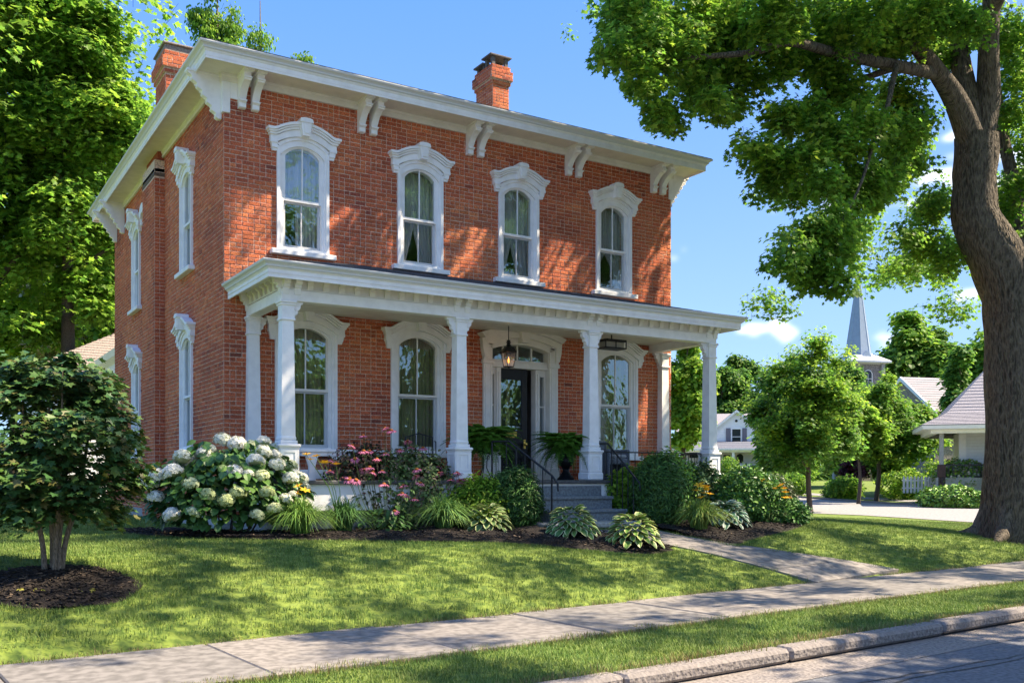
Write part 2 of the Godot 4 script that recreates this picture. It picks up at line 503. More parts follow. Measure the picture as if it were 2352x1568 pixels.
func terrain() -> void:
	BED_L_FRONT = v2([-1.75, 0.4, -1.45, 1.7, -0.9, 2.75, -0.2, 3.3, 1.26, 3.8, 2.8, 4.2, 3.75, 4.75, 4.65, 5.1, 5.35, 4.95])
	BED_L_BACK = v2([-0.9, -0.2, -0.3, 0.9, 0.3, 1.6, 0.9, 1.7, 1.9, 1.8, 3.2, 1.8, 4.1, 2.2, 4.3, 3.1, 4.9, 3.35])
	BED_R_FRONT = v2([6.36, 4.1, 6.7, 4.72, 7.4, 4.5, 8.3, 4.15, 9.3, 3.75, 10.1, 3.2, 10.5, 2.2, 10.3, 1.0])
	BED_R_BACK = v2([6.3, 2.9, 6.5, 2.5, 7.0, 1.9, 8.0, 1.8, 9.0, 1.8, 9.4, 1.6, 9.5, 1.2, 9.4, 0.6])
	WALK_L = v2([4.42, 3.32, 5.38, 4.5, 6.72, 6.46])
	WALK_R = v2([6.2, 3.3, 6.55, 4.55, 9.05, 6.1])
	var xs := steps_list([-90, [-12, 6.0], [-6, 1.0], [14, 0.4], [30, 1.0], [60, 3.0], [240, 15.0]])
	var zs := steps_list([-260, [-70, 15.0], [-20, 4.0], [-4, 1.0], [7.8, 0.3]])
	tag(part("ground", sheet(xs, zs, lawn_y), MA.lawn), "", "", "", "structure")
	# the strip of grass between pavement and kerb
	var m := M.new()
	for i in 40: band(-12 + i, -11 + i, 8.45, 9.93, 0.1, m)
	tag(part("verge_ground", m, MA.lawn), "", "", "", "structure")
	# street
	m = M.new()
	for i in 36: band(-60 + i * 5, -55 + i * 5, 9.95, 60.0, 0.0, m)
	tag(part("street", m, MA.road), "", "", "", "structure")
	# gutter pan: a paler strip of concrete along the kerb
	m = M.new()
	band(-12, 27, 10.08, 10.62, 0.004, m)
	tag(part("gutter_strip", m, MA.kerb), "", "", "", "structure")
	# crack lines in the street
	m = M.new()
	for k in 4:
		var s := -2.0 + k * 3.1; var w := 10.75 + k * 0.35
		for i in 26:
			var s2 := s + 0.22
			var w2 := w + rv(-0.05, 0.05) + 0.012
			var a := street_xz(s, w); var b := street_xz(s2, w2)
			var d := (b - a).orthogonal().normalized() * rv(0.004, 0.012)
			m.quad(Vector3(a.x + d.x, 0.005, a.y + d.y), Vector3(a.x - d.x, 0.005, a.y - d.y), Vector3(b.x - d.x, 0.005, b.y - d.y), Vector3(b.x + d.x, 0.005, b.y + d.y))
			s = s2; w = w2
	tag(part("street_crack", m, mat("tar", lin(0.05, 0.05, 0.05), 0.8)), "", "", "", "structure")
	# pavement of concrete slabs
	var walk := Node3D.new()
	walk.name = "sidewalk"; add_child(walk); tag(walk, "", "", "", "structure")
	var s := -11.0
	var k := 0
	while s < 26.0:
		var len := 1.66 + rv(-0.06, 0.06)
		var b := M.new()
		var tilt := Transform3D(Basis(Vector3.UP, SA) * Basis(Vector3.RIGHT, rv(-0.004, 0.004)) * Basis(Vector3.BACK, rv(-0.004, 0.004)), Vector3(street_xz(s, 7.67).x, 0.04 + rv(-0.006, 0.006), street_xz(s, 7.67).y))
		b.cbox(Vector3(0.006, -0.04, -0.81), Vector3(len - 0.006, 0.095, 0.81), 0.012, tilt)
		part("slab", b, MA.concretes[k % 3], walk)
		s += len; k += 1
	m = M.new()
	band(-11, 26, 6.84, 8.5, 0.085, m)
	part("slab_bed", m, mat("joint dirt", lin(0.05, 0.04, 0.03), 0.95), walk)
	# kerb stones
	var kerb := Node3D.new()
	kerb.name = "kerb"; add_child(kerb); tag(kerb, "", "", "", "structure")
	s = -10.4
	while s < 26.0:
		var len := rv(1.6, 2.5)
		var b := M.new()
		var o := street_xz(s, 9.99)
		b.cbox(Vector3(0.008, -0.12, -0.09), Vector3(len - 0.008, 0.0, 0.12), 0.028, Transform3D(Basis(Vector3.UP, SA) * Basis(Vector3.RIGHT, rv(-0.02, 0.02)), Vector3(o.x, 0.138 + rv(-0.007, 0.007), o.y)))
		part("kerb_stone", b, MA.kerb, kerb)
		s += len
	# front walk of slabs, flaring where it meets the pavement
	var fw := Node3D.new()
	fw.name = "front_walk"; add_child(fw); tag(fw, "", "", "", "structure")
	var L := spline(WALK_L, 3); var R := spline(WALK_R, 3)
	for i in L.size() - 1:
		var g := 0.012
		var pa: Vector2 = L[i].lerp(L[i + 1], g); var pb: Vector2 = R[i].lerp(R[i + 1], g)
		var pc: Vector2 = R[i].lerp(R[i + 1], 1 - g); var pd: Vector2 = L[i].lerp(L[i + 1], 1 - g)
		var b := M.new()
		var top := []; var bot := []
		for p in [pa, pd, pc, pb]:
			var y := maxf(ground(p.x, p.y) + 0.025, 0.137)
			top.append(Vector3(p.x, y, p.y)); bot.append(Vector3(p.x, y - 0.1, p.y))
		b.quad(top[0], top[1], top[2], top[3])
		for q in 4: b.quad(bot[q], bot[(q + 1) % 4], top[(q + 1) % 4], top[q])
		part("slab", b, MA.concretes[i % 3], fw)
	# flower beds
	tag(part("flower_bed", drape(BED_L_FRONT, BED_L_BACK, 0.02, 8, 0.045, 14), MA.mulch), "", "", "", "structure")
	tag(part("flower_bed", drape(BED_R_FRONT, BED_R_BACK, 0.02, 8, 0.045, 12), MA.mulch), "", "", "", "structure")
	# mound of mulch round the young tree
	m = M.new()
	var c := Vector2(-3.1, 5.42)
	var prev := []
	for j in 9:
		var r := j / 8.0
		var row := []
		for i in 48:
			var a := TAU * i / 48.0
			var rad := r * (0.72 + 0.03 * sin(3 * a) + 0.02 * sin(7 * a + 1.0))
			var p := c + Vector2(cos(a) * 1.06, sin(a)) * rad
			row.append(Vector3(p.x, ground(p.x, p.y) + 0.012 + 0.075 * (1 - r * r) + 0.014 * sin(p.x * 23) * sin(p.y * 19) * (1 - r), p.y))
		if j:
			for i in 48:
				var k2 := (i + 1) % 48
				m.quad(prev[i], row[i], row[k2], prev[k2]) if (row[i] - prev[i]).cross(row[k2] - prev[i]).y > 0 else m.quad(prev[k2], row[k2], row[i], prev[i])
		prev = row
	tag(part("mulch_ring", m, MA.mulch), "", "", "", "structure")
	# bark chips lying on the beds
	var chip := M.new()
	chip.box(Vector3(-0.03, -0.004, -0.008), Vector3(0.03, 0.005, 0.008))
	var xf := []; var cols := []
	for q in [[BED_L_FRONT, BED_L_BACK, 2600], [BED_R_FRONT, BED_R_BACK, 1300]]:
		var A := spline(q[0], 8); var B := spline(q[1], 8)
		for i in q[2]:
			var t := rv(0, A.size() - 1.01)
			var p: Vector2 = A[int(t)].lerp(A[int(t) + 1], fposmod(t, 1)).lerp(B[int(t)].lerp(B[int(t) + 1], fposmod(t, 1)), rv(0.0, 1.0) * rv(0.2, 1.0))
			xf.append(chip_at(p, 0.06)); cols.append(chip_col())
	for i in 1100:
		var a := rv(0, TAU); var r := 0.7 * sqrt(rv(0, 1))
		var p := c + Vector2(cos(a), sin(a)) * r
		xf.append(chip_at(p, 0.02 + 0.075 * (1 - r * r / 0.49))); cols.append(chip_col())
	tag(copies("bark_chips", chip.mesh(), MA.chip, xf, cols), "dark bark chips spread over the flower beds", "mulch", "", "stuff")
	# side street on the right, running away from the viewer
	m = M.new()
	var dirv := Vector2(0.327, -0.945); var perp := Vector2(0.945, 0.327)
	for i in 46:
		var t0 := -9.0 + i * 4.0; var t1 := t0 + 4.0
		var q := []
		for e in [[t0, 0.0], [t1, 0.0], [t1, 11.2], [t0, 11.2]]:
			var near: float = maxf(0.0, 4.0 - absf(e[0] - 11.0)) * -0.35 if e[1] == 0.0 else 0.0
			var p: Vector2 = Vector2(26.5, -3.5) + dirv * e[0] + perp * (e[1] + near)
			q.append(Vector3(p.x, maxf(ground(p.x, p.y), lawn_y(p.x, p.y)) + 0.02, p.y))
		m.quad(q[0], q[3], q[2], q[1])
	tag(part("side_street", m, MA.road2), "", "", "", "structure")
	# far kerb and far pavement of the side street
	for e in [["far_kerb", 11.1, 11.4, 0.13, MA.kerb], ["far_pavement", 14.2, 15.5, 0.035, MA.road2]]:
		m = M.new()
		for i in 46:
			var q := []
			for h in [[-9.0 + i * 4.0, e[1]], [-5.0 + i * 4.0, e[1]], [-5.0 + i * 4.0, e[2]], [-9.0 + i * 4.0, e[2]]]:
				var p: Vector2 = Vector2(26.5, -3.5) + dirv * h[0] + perp * h[1]
				q.append(Vector3(p.x, ground(p.x, p.y) + e[3], p.y))
			m.quad(q[0], q[3], q[2], q[1])
			m.quad(q[0] - Vector3(0, 0.2, 0), q[0], q[1], q[1] - Vector3(0, 0.2, 0))
		tag(part(e[0], m, e[4]), "", "", "", "structure")

func chip_at(p: Vector2, lift: float) -> Transform3D:
	return Transform3D(Basis(Vector3.UP, rv(0, TAU)) * Basis(Vector3.RIGHT, rv(-0.5, 0.5)) * Basis(Vector3.BACK, rv(-0.4, 0.4)) * Basis.from_scale(Vector3(rv(0.4, 1.1), 1, rv(0.6, 1.6))), Vector3(p.x, ground(p.x, p.y) + lift + rv(0, 0.012), p.y))
func chip_col() -> Color:
	var k := rv(0.5, 1.6)
	if rng.randf() < 0.08: return Color(0.12, 0.085, 0.055)
	return Color(0.026 * k, 0.019 * k, 0.014 * k)

# ---------------------------------------------------------------- the brick house
const BL := 0.20; const BH := 0.0725; const BG := 0.0105
var B_ST: ArrayMesh
var BPARTS := {}

func brick_mesh() -> ArrayMesh:
	# unit brick face: 1 wide, 1 high, standing 1 unit proud of the joint; five faces with a chamfer
	var m := M.new()
	var a := 0.5
	var ex := 0.045; var ey := 0.09
	var f := [Vector3(-a + ex, -a + ey, 1), Vector3(a - ex, -a + ey, 1), Vector3(a - ex, a - ey, 1), Vector3(-a + ex, a - ey, 1)]
	var g := [Vector3(-a, -a, 0.6), Vector3(a, -a, 0.6), Vector3(a, a, 0.6), Vector3(-a, a, 0.6)]
	var h := [Vector3(-a, -a, -0.6), Vector3(a, -a, -0.6), Vector3(a, a, -0.6), Vector3(-a, a, -0.6)]
	m.quad(f[0], f[1], f[2], f[3])
	for i in 4:
		var k := (i + 1) % 4
		m.quad(g[i], g[k], f[k], f[i])
		m.quad(h[i], h[k], g[k], g[i])
	return m.mesh()

# courses of brick over a wall plane. u0..u1, y0..y1 on the plane; holes: [u0, u1, y0, y1]
func lay_bricks(parent: Node, o: Vector3, du: Vector3, nrm: Vector3, u0: float, u1: float, y0: float, y1: float, holes: Array, singles: int, hide: Callable, sd: int) -> void:
	var r := RandomNumberGenerator.new()
	r.seed = sd
	var tone := FastNoiseLite.new()
	tone.seed = sd; tone.frequency = 0.35; tone.fractal_octaves = 3
	var rows := int(round((y1 - y0) / BH))
	var list := []
	for j in rows:
		var y := y0 + (j + 0.5) * BH
		var u := u0
		var first := true
		var header_row := j % 6 == 4
		while u < u1 - 0.01:
			var len := BL
			if header_row or r.randf() < 0.28: len = BL * 0.5
			if first and j % 2 == 1: len = BL * 0.5
			first = false
			var e := minf(u + len, u1)
			var spans := [[u, e]]
			for h in holes:
				if y > h[2] and y < h[3]:
					var nxt := []
					for s in spans:
						if h[1] <= s[0] or h[0] >= s[1]: nxt.append(s)
						else:
							if h[0] - s[0] > 0.025: nxt.append([s[0], h[0]])
							if s[1] - h[1] > 0.025: nxt.append([h[1], s[1]])
					spans = nxt
			for s in spans:
				var w: float = s[1] - s[0] - BG
				if w < 0.02: continue
				var mid: float = (s[0] + s[1]) * 0.5
				var t := 0.5 + tone.get_noise_2d(mid, y * 1.4) * 4.0 + r.randfn(0, 0.95)
				var ix := 0
				if t < -3.2: ix = 8
				elif t < -2.2: ix = 7
				elif t < -1.3: ix = 5
				elif t < -0.5: ix = 3
				elif t < 0.2: ix = 1
				elif t < 0.8: ix = 4
				elif t < 1.5: ix = 0
				elif t < 2.4: ix = 2
				elif t < 3.1: ix = 9
				else: ix = 6
				var tilt := Basis(du, r.randfn(0, 0.012)) * Basis(Vector3.UP, r.randfn(0, 0.010))
				var bs := tilt * Basis(du * w, Vector3.UP * (BH - BG + r.randf_range(-0.002, 0.002)), nrm * (0.006 + r.randf_range(-0.003, 0.004)))
				var pos := o + du * mid + Vector3.UP * (y - o.y + r.randf_range(-0.0025, 0.0025))
				list.append([Transform3D(bs, pos), ix, 0.0])
			u = e
	# the bricks that show largest become parts, the rest one part
	for b in list:
		var p: Vector3 = b[0].origin
		var d := EYE - p
		b[2] = nrm.dot(d.normalized()) / d.length_squared() * b[0].basis.x.length()
		if hide.call(p): b[2] = -1.0
	var order := list.duplicate()
	order.sort_custom(func(x, y): return x[2] > y[2])
	for i in mini(singles, order.size()):
		var p := part("brick", B_ST, MA.bricks[order[i][1]], parent)
		p.transform = order[i][0]
	var xf := []; var cols := []
	for i in range(singles, order.size()):
		xf.append(order[i][0])
		var k := r.randf_range(0.85, 1.15)
		var q: Color = BRICKS[order[i][1]]
		cols.append(Color(q.r * k, q.g * k * r.randf_range(0.95, 1.06), q.b * k))
	if xf.size(): copies("brickwork", B_ST, MA.brick, xf, cols, parent)

# a wall slab with rectangular openings, as blocks round the openings (u along the wall, thickness inwards)
func wall_mesh(o: Vector3, du: Vector3, nrm: Vector3, u0: float, u1: float, y0: float, y1: float, holes: Array, thick: float) -> M:
	var m := M.new()
	var us := [u0, u1]; var ys := [y0, y1]
	for h in holes:
		us.append(h[0]); us.append(h[1]); ys.append(h[2]); ys.append(h[3])
	us.sort(); ys.sort()
	var t := Transform3D(Basis(du, Vector3.UP, nrm), o)
	var inside := func(u: float, y: float) -> bool:
		for h in holes:
			if u > h[0] and u < h[1] and y > h[2] and y < h[3]: return true
		return false
	for i in us.size() - 1:
		for j in ys.size() - 1:
			if us[i + 1] - us[i] < 0.0005 or ys[j + 1] - ys[j] < 0.0005: continue
			var um: float = (us[i] + us[i + 1]) / 2; var ym: float = (ys[j] + ys[j + 1]) / 2
			if inside.call(um, ym): continue
			var a := Vector3(us[i], ys[j] - o.y, 0); var b := Vector3(us[i + 1], ys[j + 1] - o.y, 0)
			var q := Vector3(0, 0, -thick)
			m.quad(t * a, t * Vector3(b.x, a.y, 0), t * b, t * Vector3(a.x, b.y, 0))
			m.quad(t * (Vector3(b.x, a.y, 0) + q), t * (a + q), t * (Vector3(a.x, b.y, 0) + q), t * (b + q))
			if inside.call(us[i] - 0.001, ym): m.quad(t * (a + q), t * a, t * Vector3(a.x, b.y, 0), t * (Vector3(a.x, b.y, 0) + q))
			if inside.call(us[i + 1] + 0.001, ym): m.quad(t * Vector3(b.x, a.y, 0), t * (Vector3(b.x, a.y, 0) + q), t * (b + q), t * b)
			if inside.call(um, ys[j] - 0.001): m.quad(t * (a + q), t * (Vector3(b.x, a.y, 0) + q), t * Vector3(b.x, a.y, 0), t * a)
			if inside.call(um, ys[j + 1] + 0.001): m.quad(t * Vector3(a.x, b.y, 0), t * b, t * (b + q), t * (Vector3(a.x, b.y, 0) + q))
	return m

func arc(hw: float, spring: float, rise: float, seg := 14) -> PackedVector2Array:
	# from left to right over the crown
	var r := (hw * hw + rise * rise) / (2 * rise)
	var cy := spring + rise - r
	var a0 := acos(clampf(hw / r, -1, 1))
	var p := PackedVector2Array()
	for i in seg + 1:
		var a := lerpf(PI - a0, a0, float(i) / seg)
		p.append(Vector2(cos(a) * r, cy + sin(a) * r))
	return p

func crown_line(hw: float, y: float, rise: float, inner := 0.0) -> PackedVector2Array:
	# level ends that sweep up into a segmental arch
	var a := PackedVector2Array()
	var c := hw * 0.80 if inner == 0.0 else inner
	for i in 25:
		var x := lerpf(-hw, hw, i / 24.0)
		var k := clampf(1.0 - (x * x) / (c * c), 0.0, 1.0)
		a.append(Vector2(x, y + rise * (k if absf(x) < c * 0.88 else k * 0.9)))
	return a

func band_between(m: M, lo: PackedVector2Array, hi: PackedVector2Array, z0: float, z1: float, t: Transform3D) -> void:
	var poly := lo.duplicate()
	var up := hi.duplicate()
	up.reverse()
	poly.append_array(up)
	m.prism(poly, z0, z1, t)

func arch_band(m: M, hw_in: float, spring_in: float, rise_in: float, hw_out: float, spring_out: float, rise_out: float, z0: float, z1: float, t: Transform3D) -> void:
	var a := arc(hw_in, spring_in, rise_in); var b := arc(hw_out, spring_out, rise_out)
	for i in a.size() - 1:
		m.prism(PackedVector2Array([a[i], a[i + 1], b[i + 1], b[i]]), z0, z1, t)

# h: height of glass top above the sill underside; rail: height of the meeting rail
func make_window(house: Node, t: Transform3D, gw: float, cw: float, h: float, rail: float, style: int, curtain: int, sill := true) -> void:
	# t: x along the wall, y up from the underside of the sill, z outwards
	var g0 := 0.12                      # underside of the glass
	var spring := h - 0.16
	var m := M.new()
	# outer casing: two jambs and an arched head, then a narrower inner step
	for s in [-1, 1]:
		m.cbox(Vector3(minf(s * cw, s * (gw + 0.05)), 0.06, -0.16), Vector3(maxf(s * cw, s * (gw + 0.05)), spring + 0.1, 0.033), 0.006, t)
		m.box(Vector3(minf(s * (gw + 0.052), s * gw), 0.06, -0.16), Vector3(maxf(s * (gw + 0.052), s * gw), spring + 0.01, -0.002), t)
		m.box(Vector3(minf(s * (cw + 0.022), s * (cw - 0.03)), 0.06, -0.02), Vector3(maxf(s * (cw + 0.022), s * (cw - 0.03)), spring + 0.12, 0.053), t)
	arch_band(m, gw + 0.05, spring, 0.175, cw, spring + 0.13, 0.17, -0.16, 0.035, t)
	arch_band(m, gw, spring, 0.16, gw + 0.052, spring + 0.01, 0.175, -0.16, 0.0, t)
	arch_band(m, cw - 0.03, spring + 0.11, 0.165, cw + 0.022, spring + 0.15, 0.175, -0.02, 0.055, t)
	m.box(Vector3(-cw, 0.05, -0.16), Vector3(cw, 0.12, 0.02), t)
	var w := part("window", m, MA.white, house)
	if sill:
		m = M.new()
		m.cbox(Vector3(-cw - 0.13, -0.03, -0.1), Vector3(cw + 0.13, 0.055, 0.12), 0.008, t)
		part("sill", m, MA.white, w)
	# hood: an arched label moulding with ears and a keystone
	m = M.new()
	var e := cw + 0.03
	var he := h + (0.23 if style == 0 else 0.12)
	var hr := 0.165 if style == 0 else 0.215
	# stepped crown, arched in the middle and level at the ends, over a plain band and two drops
	for q in [[0.0, 0.045, 0.175, 0.165], [0.045, 0.075, 0.155, 0.14], [0.075, 0.11, 0.135, 0.115]]:
		band_between(m, crown_line(e + q[2], he - q[1], hr), crown_line(e + q[2], he - q[0], hr), -0.02, q[3], t)
	band_between(m, crown_line(e + 0.115, he - 0.22, hr - 0.01, e), crown_line(e + 0.115, he - 0.11, hr), -0.02, 0.085, t)
	for s in [-1, 1]:
		var P := func(q: Array) -> PackedVector2Array:
			var o := PackedVector2Array()
			for k in range(0, q.size(), 2): o.append(Vector2(s * q[k], q[k + 1]))
			return o
		m.prism(P.call([e - 0.012, he - 0.24, e + 0.118, he - 0.24, e + 0.118, he - 0.19, e - 0.012, he - 0.19]), -0.02, 0.095, t)
		m.prism(P.call([e - 0.008, he - 0.32, e + 0.085, he - 0.32, e + 0.10, he - 0.24, e - 0.008, he - 0.24]), -0.02, 0.08, t)
		m.prism(P.call([e - 0.005, he - 0.365, e + 0.075, he - 0.365, e + 0.085, he - 0.32, e - 0.005, he - 0.32]), -0.02, 0.055, t)
	part("hood", m, MA.white, w)
	m = M.new()
	var top := he + hr
	m.prism(PackedVector2Array([Vector2(-0.065, top - 0.24), Vector2(0.065, top - 0.24), Vector2(0.10, top + 0.03), Vector2(-0.10, top + 0.03)]), -0.02, 0.205, t)
	m.prism(PackedVector2Array([Vector2(-0.12, top - 0.015), Vector2(0.12, top - 0.015), Vector2(0.105, top + 0.045), Vector2(0.05, top + 0.06), Vector2(-0.05, top + 0.06), Vector2(-0.105, top + 0.045)]), -0.02, 0.225, t)
	m.prism(PackedVector2Array([Vector2(-0.035, top - 0.2), Vector2(0.035, top - 0.2), Vector2(0.055, top - 0.04), Vector2(-0.055, top - 0.04)]), 0.2, 0.222, t)
	part("keystone", m, MA.white, w)
	# sashes: the upper one in front, with one upright bar each
	var up := M.new()
	var f := 0.034
	for s in [-1, 1]: up.box(Vector3(minf(s * gw, s * (gw - f)), rail, -0.050), Vector3(maxf(s * gw, s * (gw - f)), spring, -0.012), t)
	arch_band(up, gw - f, spring, 0.15, gw, spring, 0.16, -0.050, -0.012, t)
	up.box(Vector3(-gw, rail - 0.02, -0.055), Vector3(gw, rail + 0.025, -0.008), t)
	part("sash", up, MA.white if style != 2 else MA.cream, w)
	var bar := M.new()
	bar.box(Vector3(-0.010, rail + 0.025, -0.046), Vector3(0.010, h - 0.005, -0.018), t)
	part("glazing_bar", bar, MA.white, w)
	var lo := M.new()
	for s in [-1, 1]: lo.box(Vector3(minf(s * gw, s * (gw - f - 0.012)), g0, -0.095), Vector3(maxf(s * gw, s * (gw - f - 0.012)), rail - 0.02, -0.058), t)
	lo.box(Vector3(-gw, g0, -0.095), Vector3(gw, g0 + 0.055, -0.057), t)
	lo.box(Vector3(-gw, rail - 0.05, -0.096), Vector3(gw, rail - 0.0, -0.059), t)
	part("sash", lo, MA.sash, w)
	bar = M.new()
	bar.box(Vector3(-0.010, g0 + 0.055, -0.09), Vector3(0.010, rail - 0.05, -0.064), t)
	part("glazing_bar", bar, MA.sash, w)
	# panes
	var pts := PackedVector2Array([Vector2(gw - f, rail + 0.025)])
	var ar := arc(gw - f, spring, 0.15)
	ar.reverse()
	pts.append_array(ar); pts.append(Vector2(-gw + f, rail + 0.025))
	part("pane", one_sided(pts, -0.032, t), MA.glass, w)
	part("pane", one_sided(PackedVector2Array([Vector2(-gw + f, g0 + 0.05), Vector2(gw - f, g0 + 0.05), Vector2(gw - f, rail - 0.05), Vector2(-gw + f, rail - 0.05)]), -0.077, t), MA.glass, w)
	# curtains: two sheer panels; style of parting by number
	var cm := M.new()
	for s in [-1, 1]:
		var rows := 14; var colsn := 26
		var grid := []
		for j in rows + 1:
			var y: float = lerpf(g0 - 0.05, h + 0.02, float(j) / rows)
			var open := 0.0
			var tt := (y - g0) / (h - g0)
			if curtain == 1: open = 0.42 * clampf((0.48 - tt) / 0.42, 0, 1)
			elif curtain == 2: open = (0.75 if s < 0 else 0.0) * clampf((0.52 - tt) / 0.06, 0, 1)
			elif curtain == 3: open = 0.62 * clampf((0.5 - tt) / 0.25, 0, 1)
			var line := []
			for i in colsn + 1:
				var q := float(i) / colsn
				var u: float = s * lerpf(gw + 0.12, open * (gw + 0.1) - 0.02, q)
				var z: float = -0.3 + 0.022 * sin(q * 46.0 + s * 1.1 + sin(q * 9.0) * 1.8) + 0.01 * sin(q * 21.0 + y * 0.8) - s * 0.012
				line.append(t * Vector3(u, y, z))
			grid.append(line)
		for j in rows:
			for i in colsn:
				if s < 0: cm.quad(grid[j][i], grid[j][i + 1], grid[j + 1][i + 1], grid[j + 1][i])
				else: cm.quad(grid[j][i + 1], grid[j][i], grid[j + 1][i], grid[j + 1][i + 1])
	part("curtain", cm, MA.lace if style == 2 else MA.curtain, w)

func one_sided(poly: PackedVector2Array, z: float, t: Transform3D) -> M:
	var m := M.new()
	if Geometry2D.is_polygon_clockwise(poly): poly.reverse()
	var ix := Geometry2D.triangulate_polygon(poly)
	for i in range(0, ix.size(), 3):
		var a := poly[ix[i]]; var b := poly[ix[i + 1]]; var d := poly[ix[i + 2]]
		if (b - a).cross(d - a) < 0:
			var e := b; b = d; d = e
		m.tri(t * Vector3(a.x, a.y, z), t * Vector3(b.x, b.y, z), t * Vector3(d.x, d.y, z))
	return m

# a scrolled eaves bracket seen from its side: x = outwards, y = up (0 at the foot)
func bracket_profile(d: float, h: float, d0: float) -> PackedVector2Array:
	var p := PackedVector2Array([Vector2(0, 0), Vector2(d0 * 0.75, 0), Vector2(d0, 0.03 * h), Vector2(d0, 0.15 * h), Vector2(d0 * 1.3, 0.19 * h), Vector2(d0 * 1.1, 0.25 * h)])
	for i in 9:
		var k := i / 8.0
		p.append(Vector2(lerpf(d0 * 0.9, d * 0.72, k * k * 0.65 + k * 0.35) + 0.02 * sin(k * TAU) * d, h * lerpf(0.27, 0.66, k)))
	p.append_array([Vector2(d * 0.86, 0.68 * h), Vector2(d * 0.88, 0.74 * h), Vector2(d * 0.82, 0.76 * h), Vector2(d * 0.84, 0.92 * h), Vector2(d * 0.93, 0.94 * h), Vector2(d, h), Vector2(0, h)])
	return p

func wavy_profile(d: float, h: float) -> PackedVector2Array:
	# large corner console with a carved, scalloped edge
	var p := PackedVector2Array([Vector2(0, 0)])
	for i in 37:
		var k := i / 36.0
		var r := lerpf(0.05, d, pow(k, 0.9)) + 0.022 * sin(k * TAU * 6.0) - 0.06 * sin(k * PI) * d
		p.append(Vector2(maxf(0.03, r), h * k * 0.9))
	p.append_array([Vector2(d * 1.05, h * 0.92), Vector2(d * 1.05, h), Vector2(0, h)])
	return p

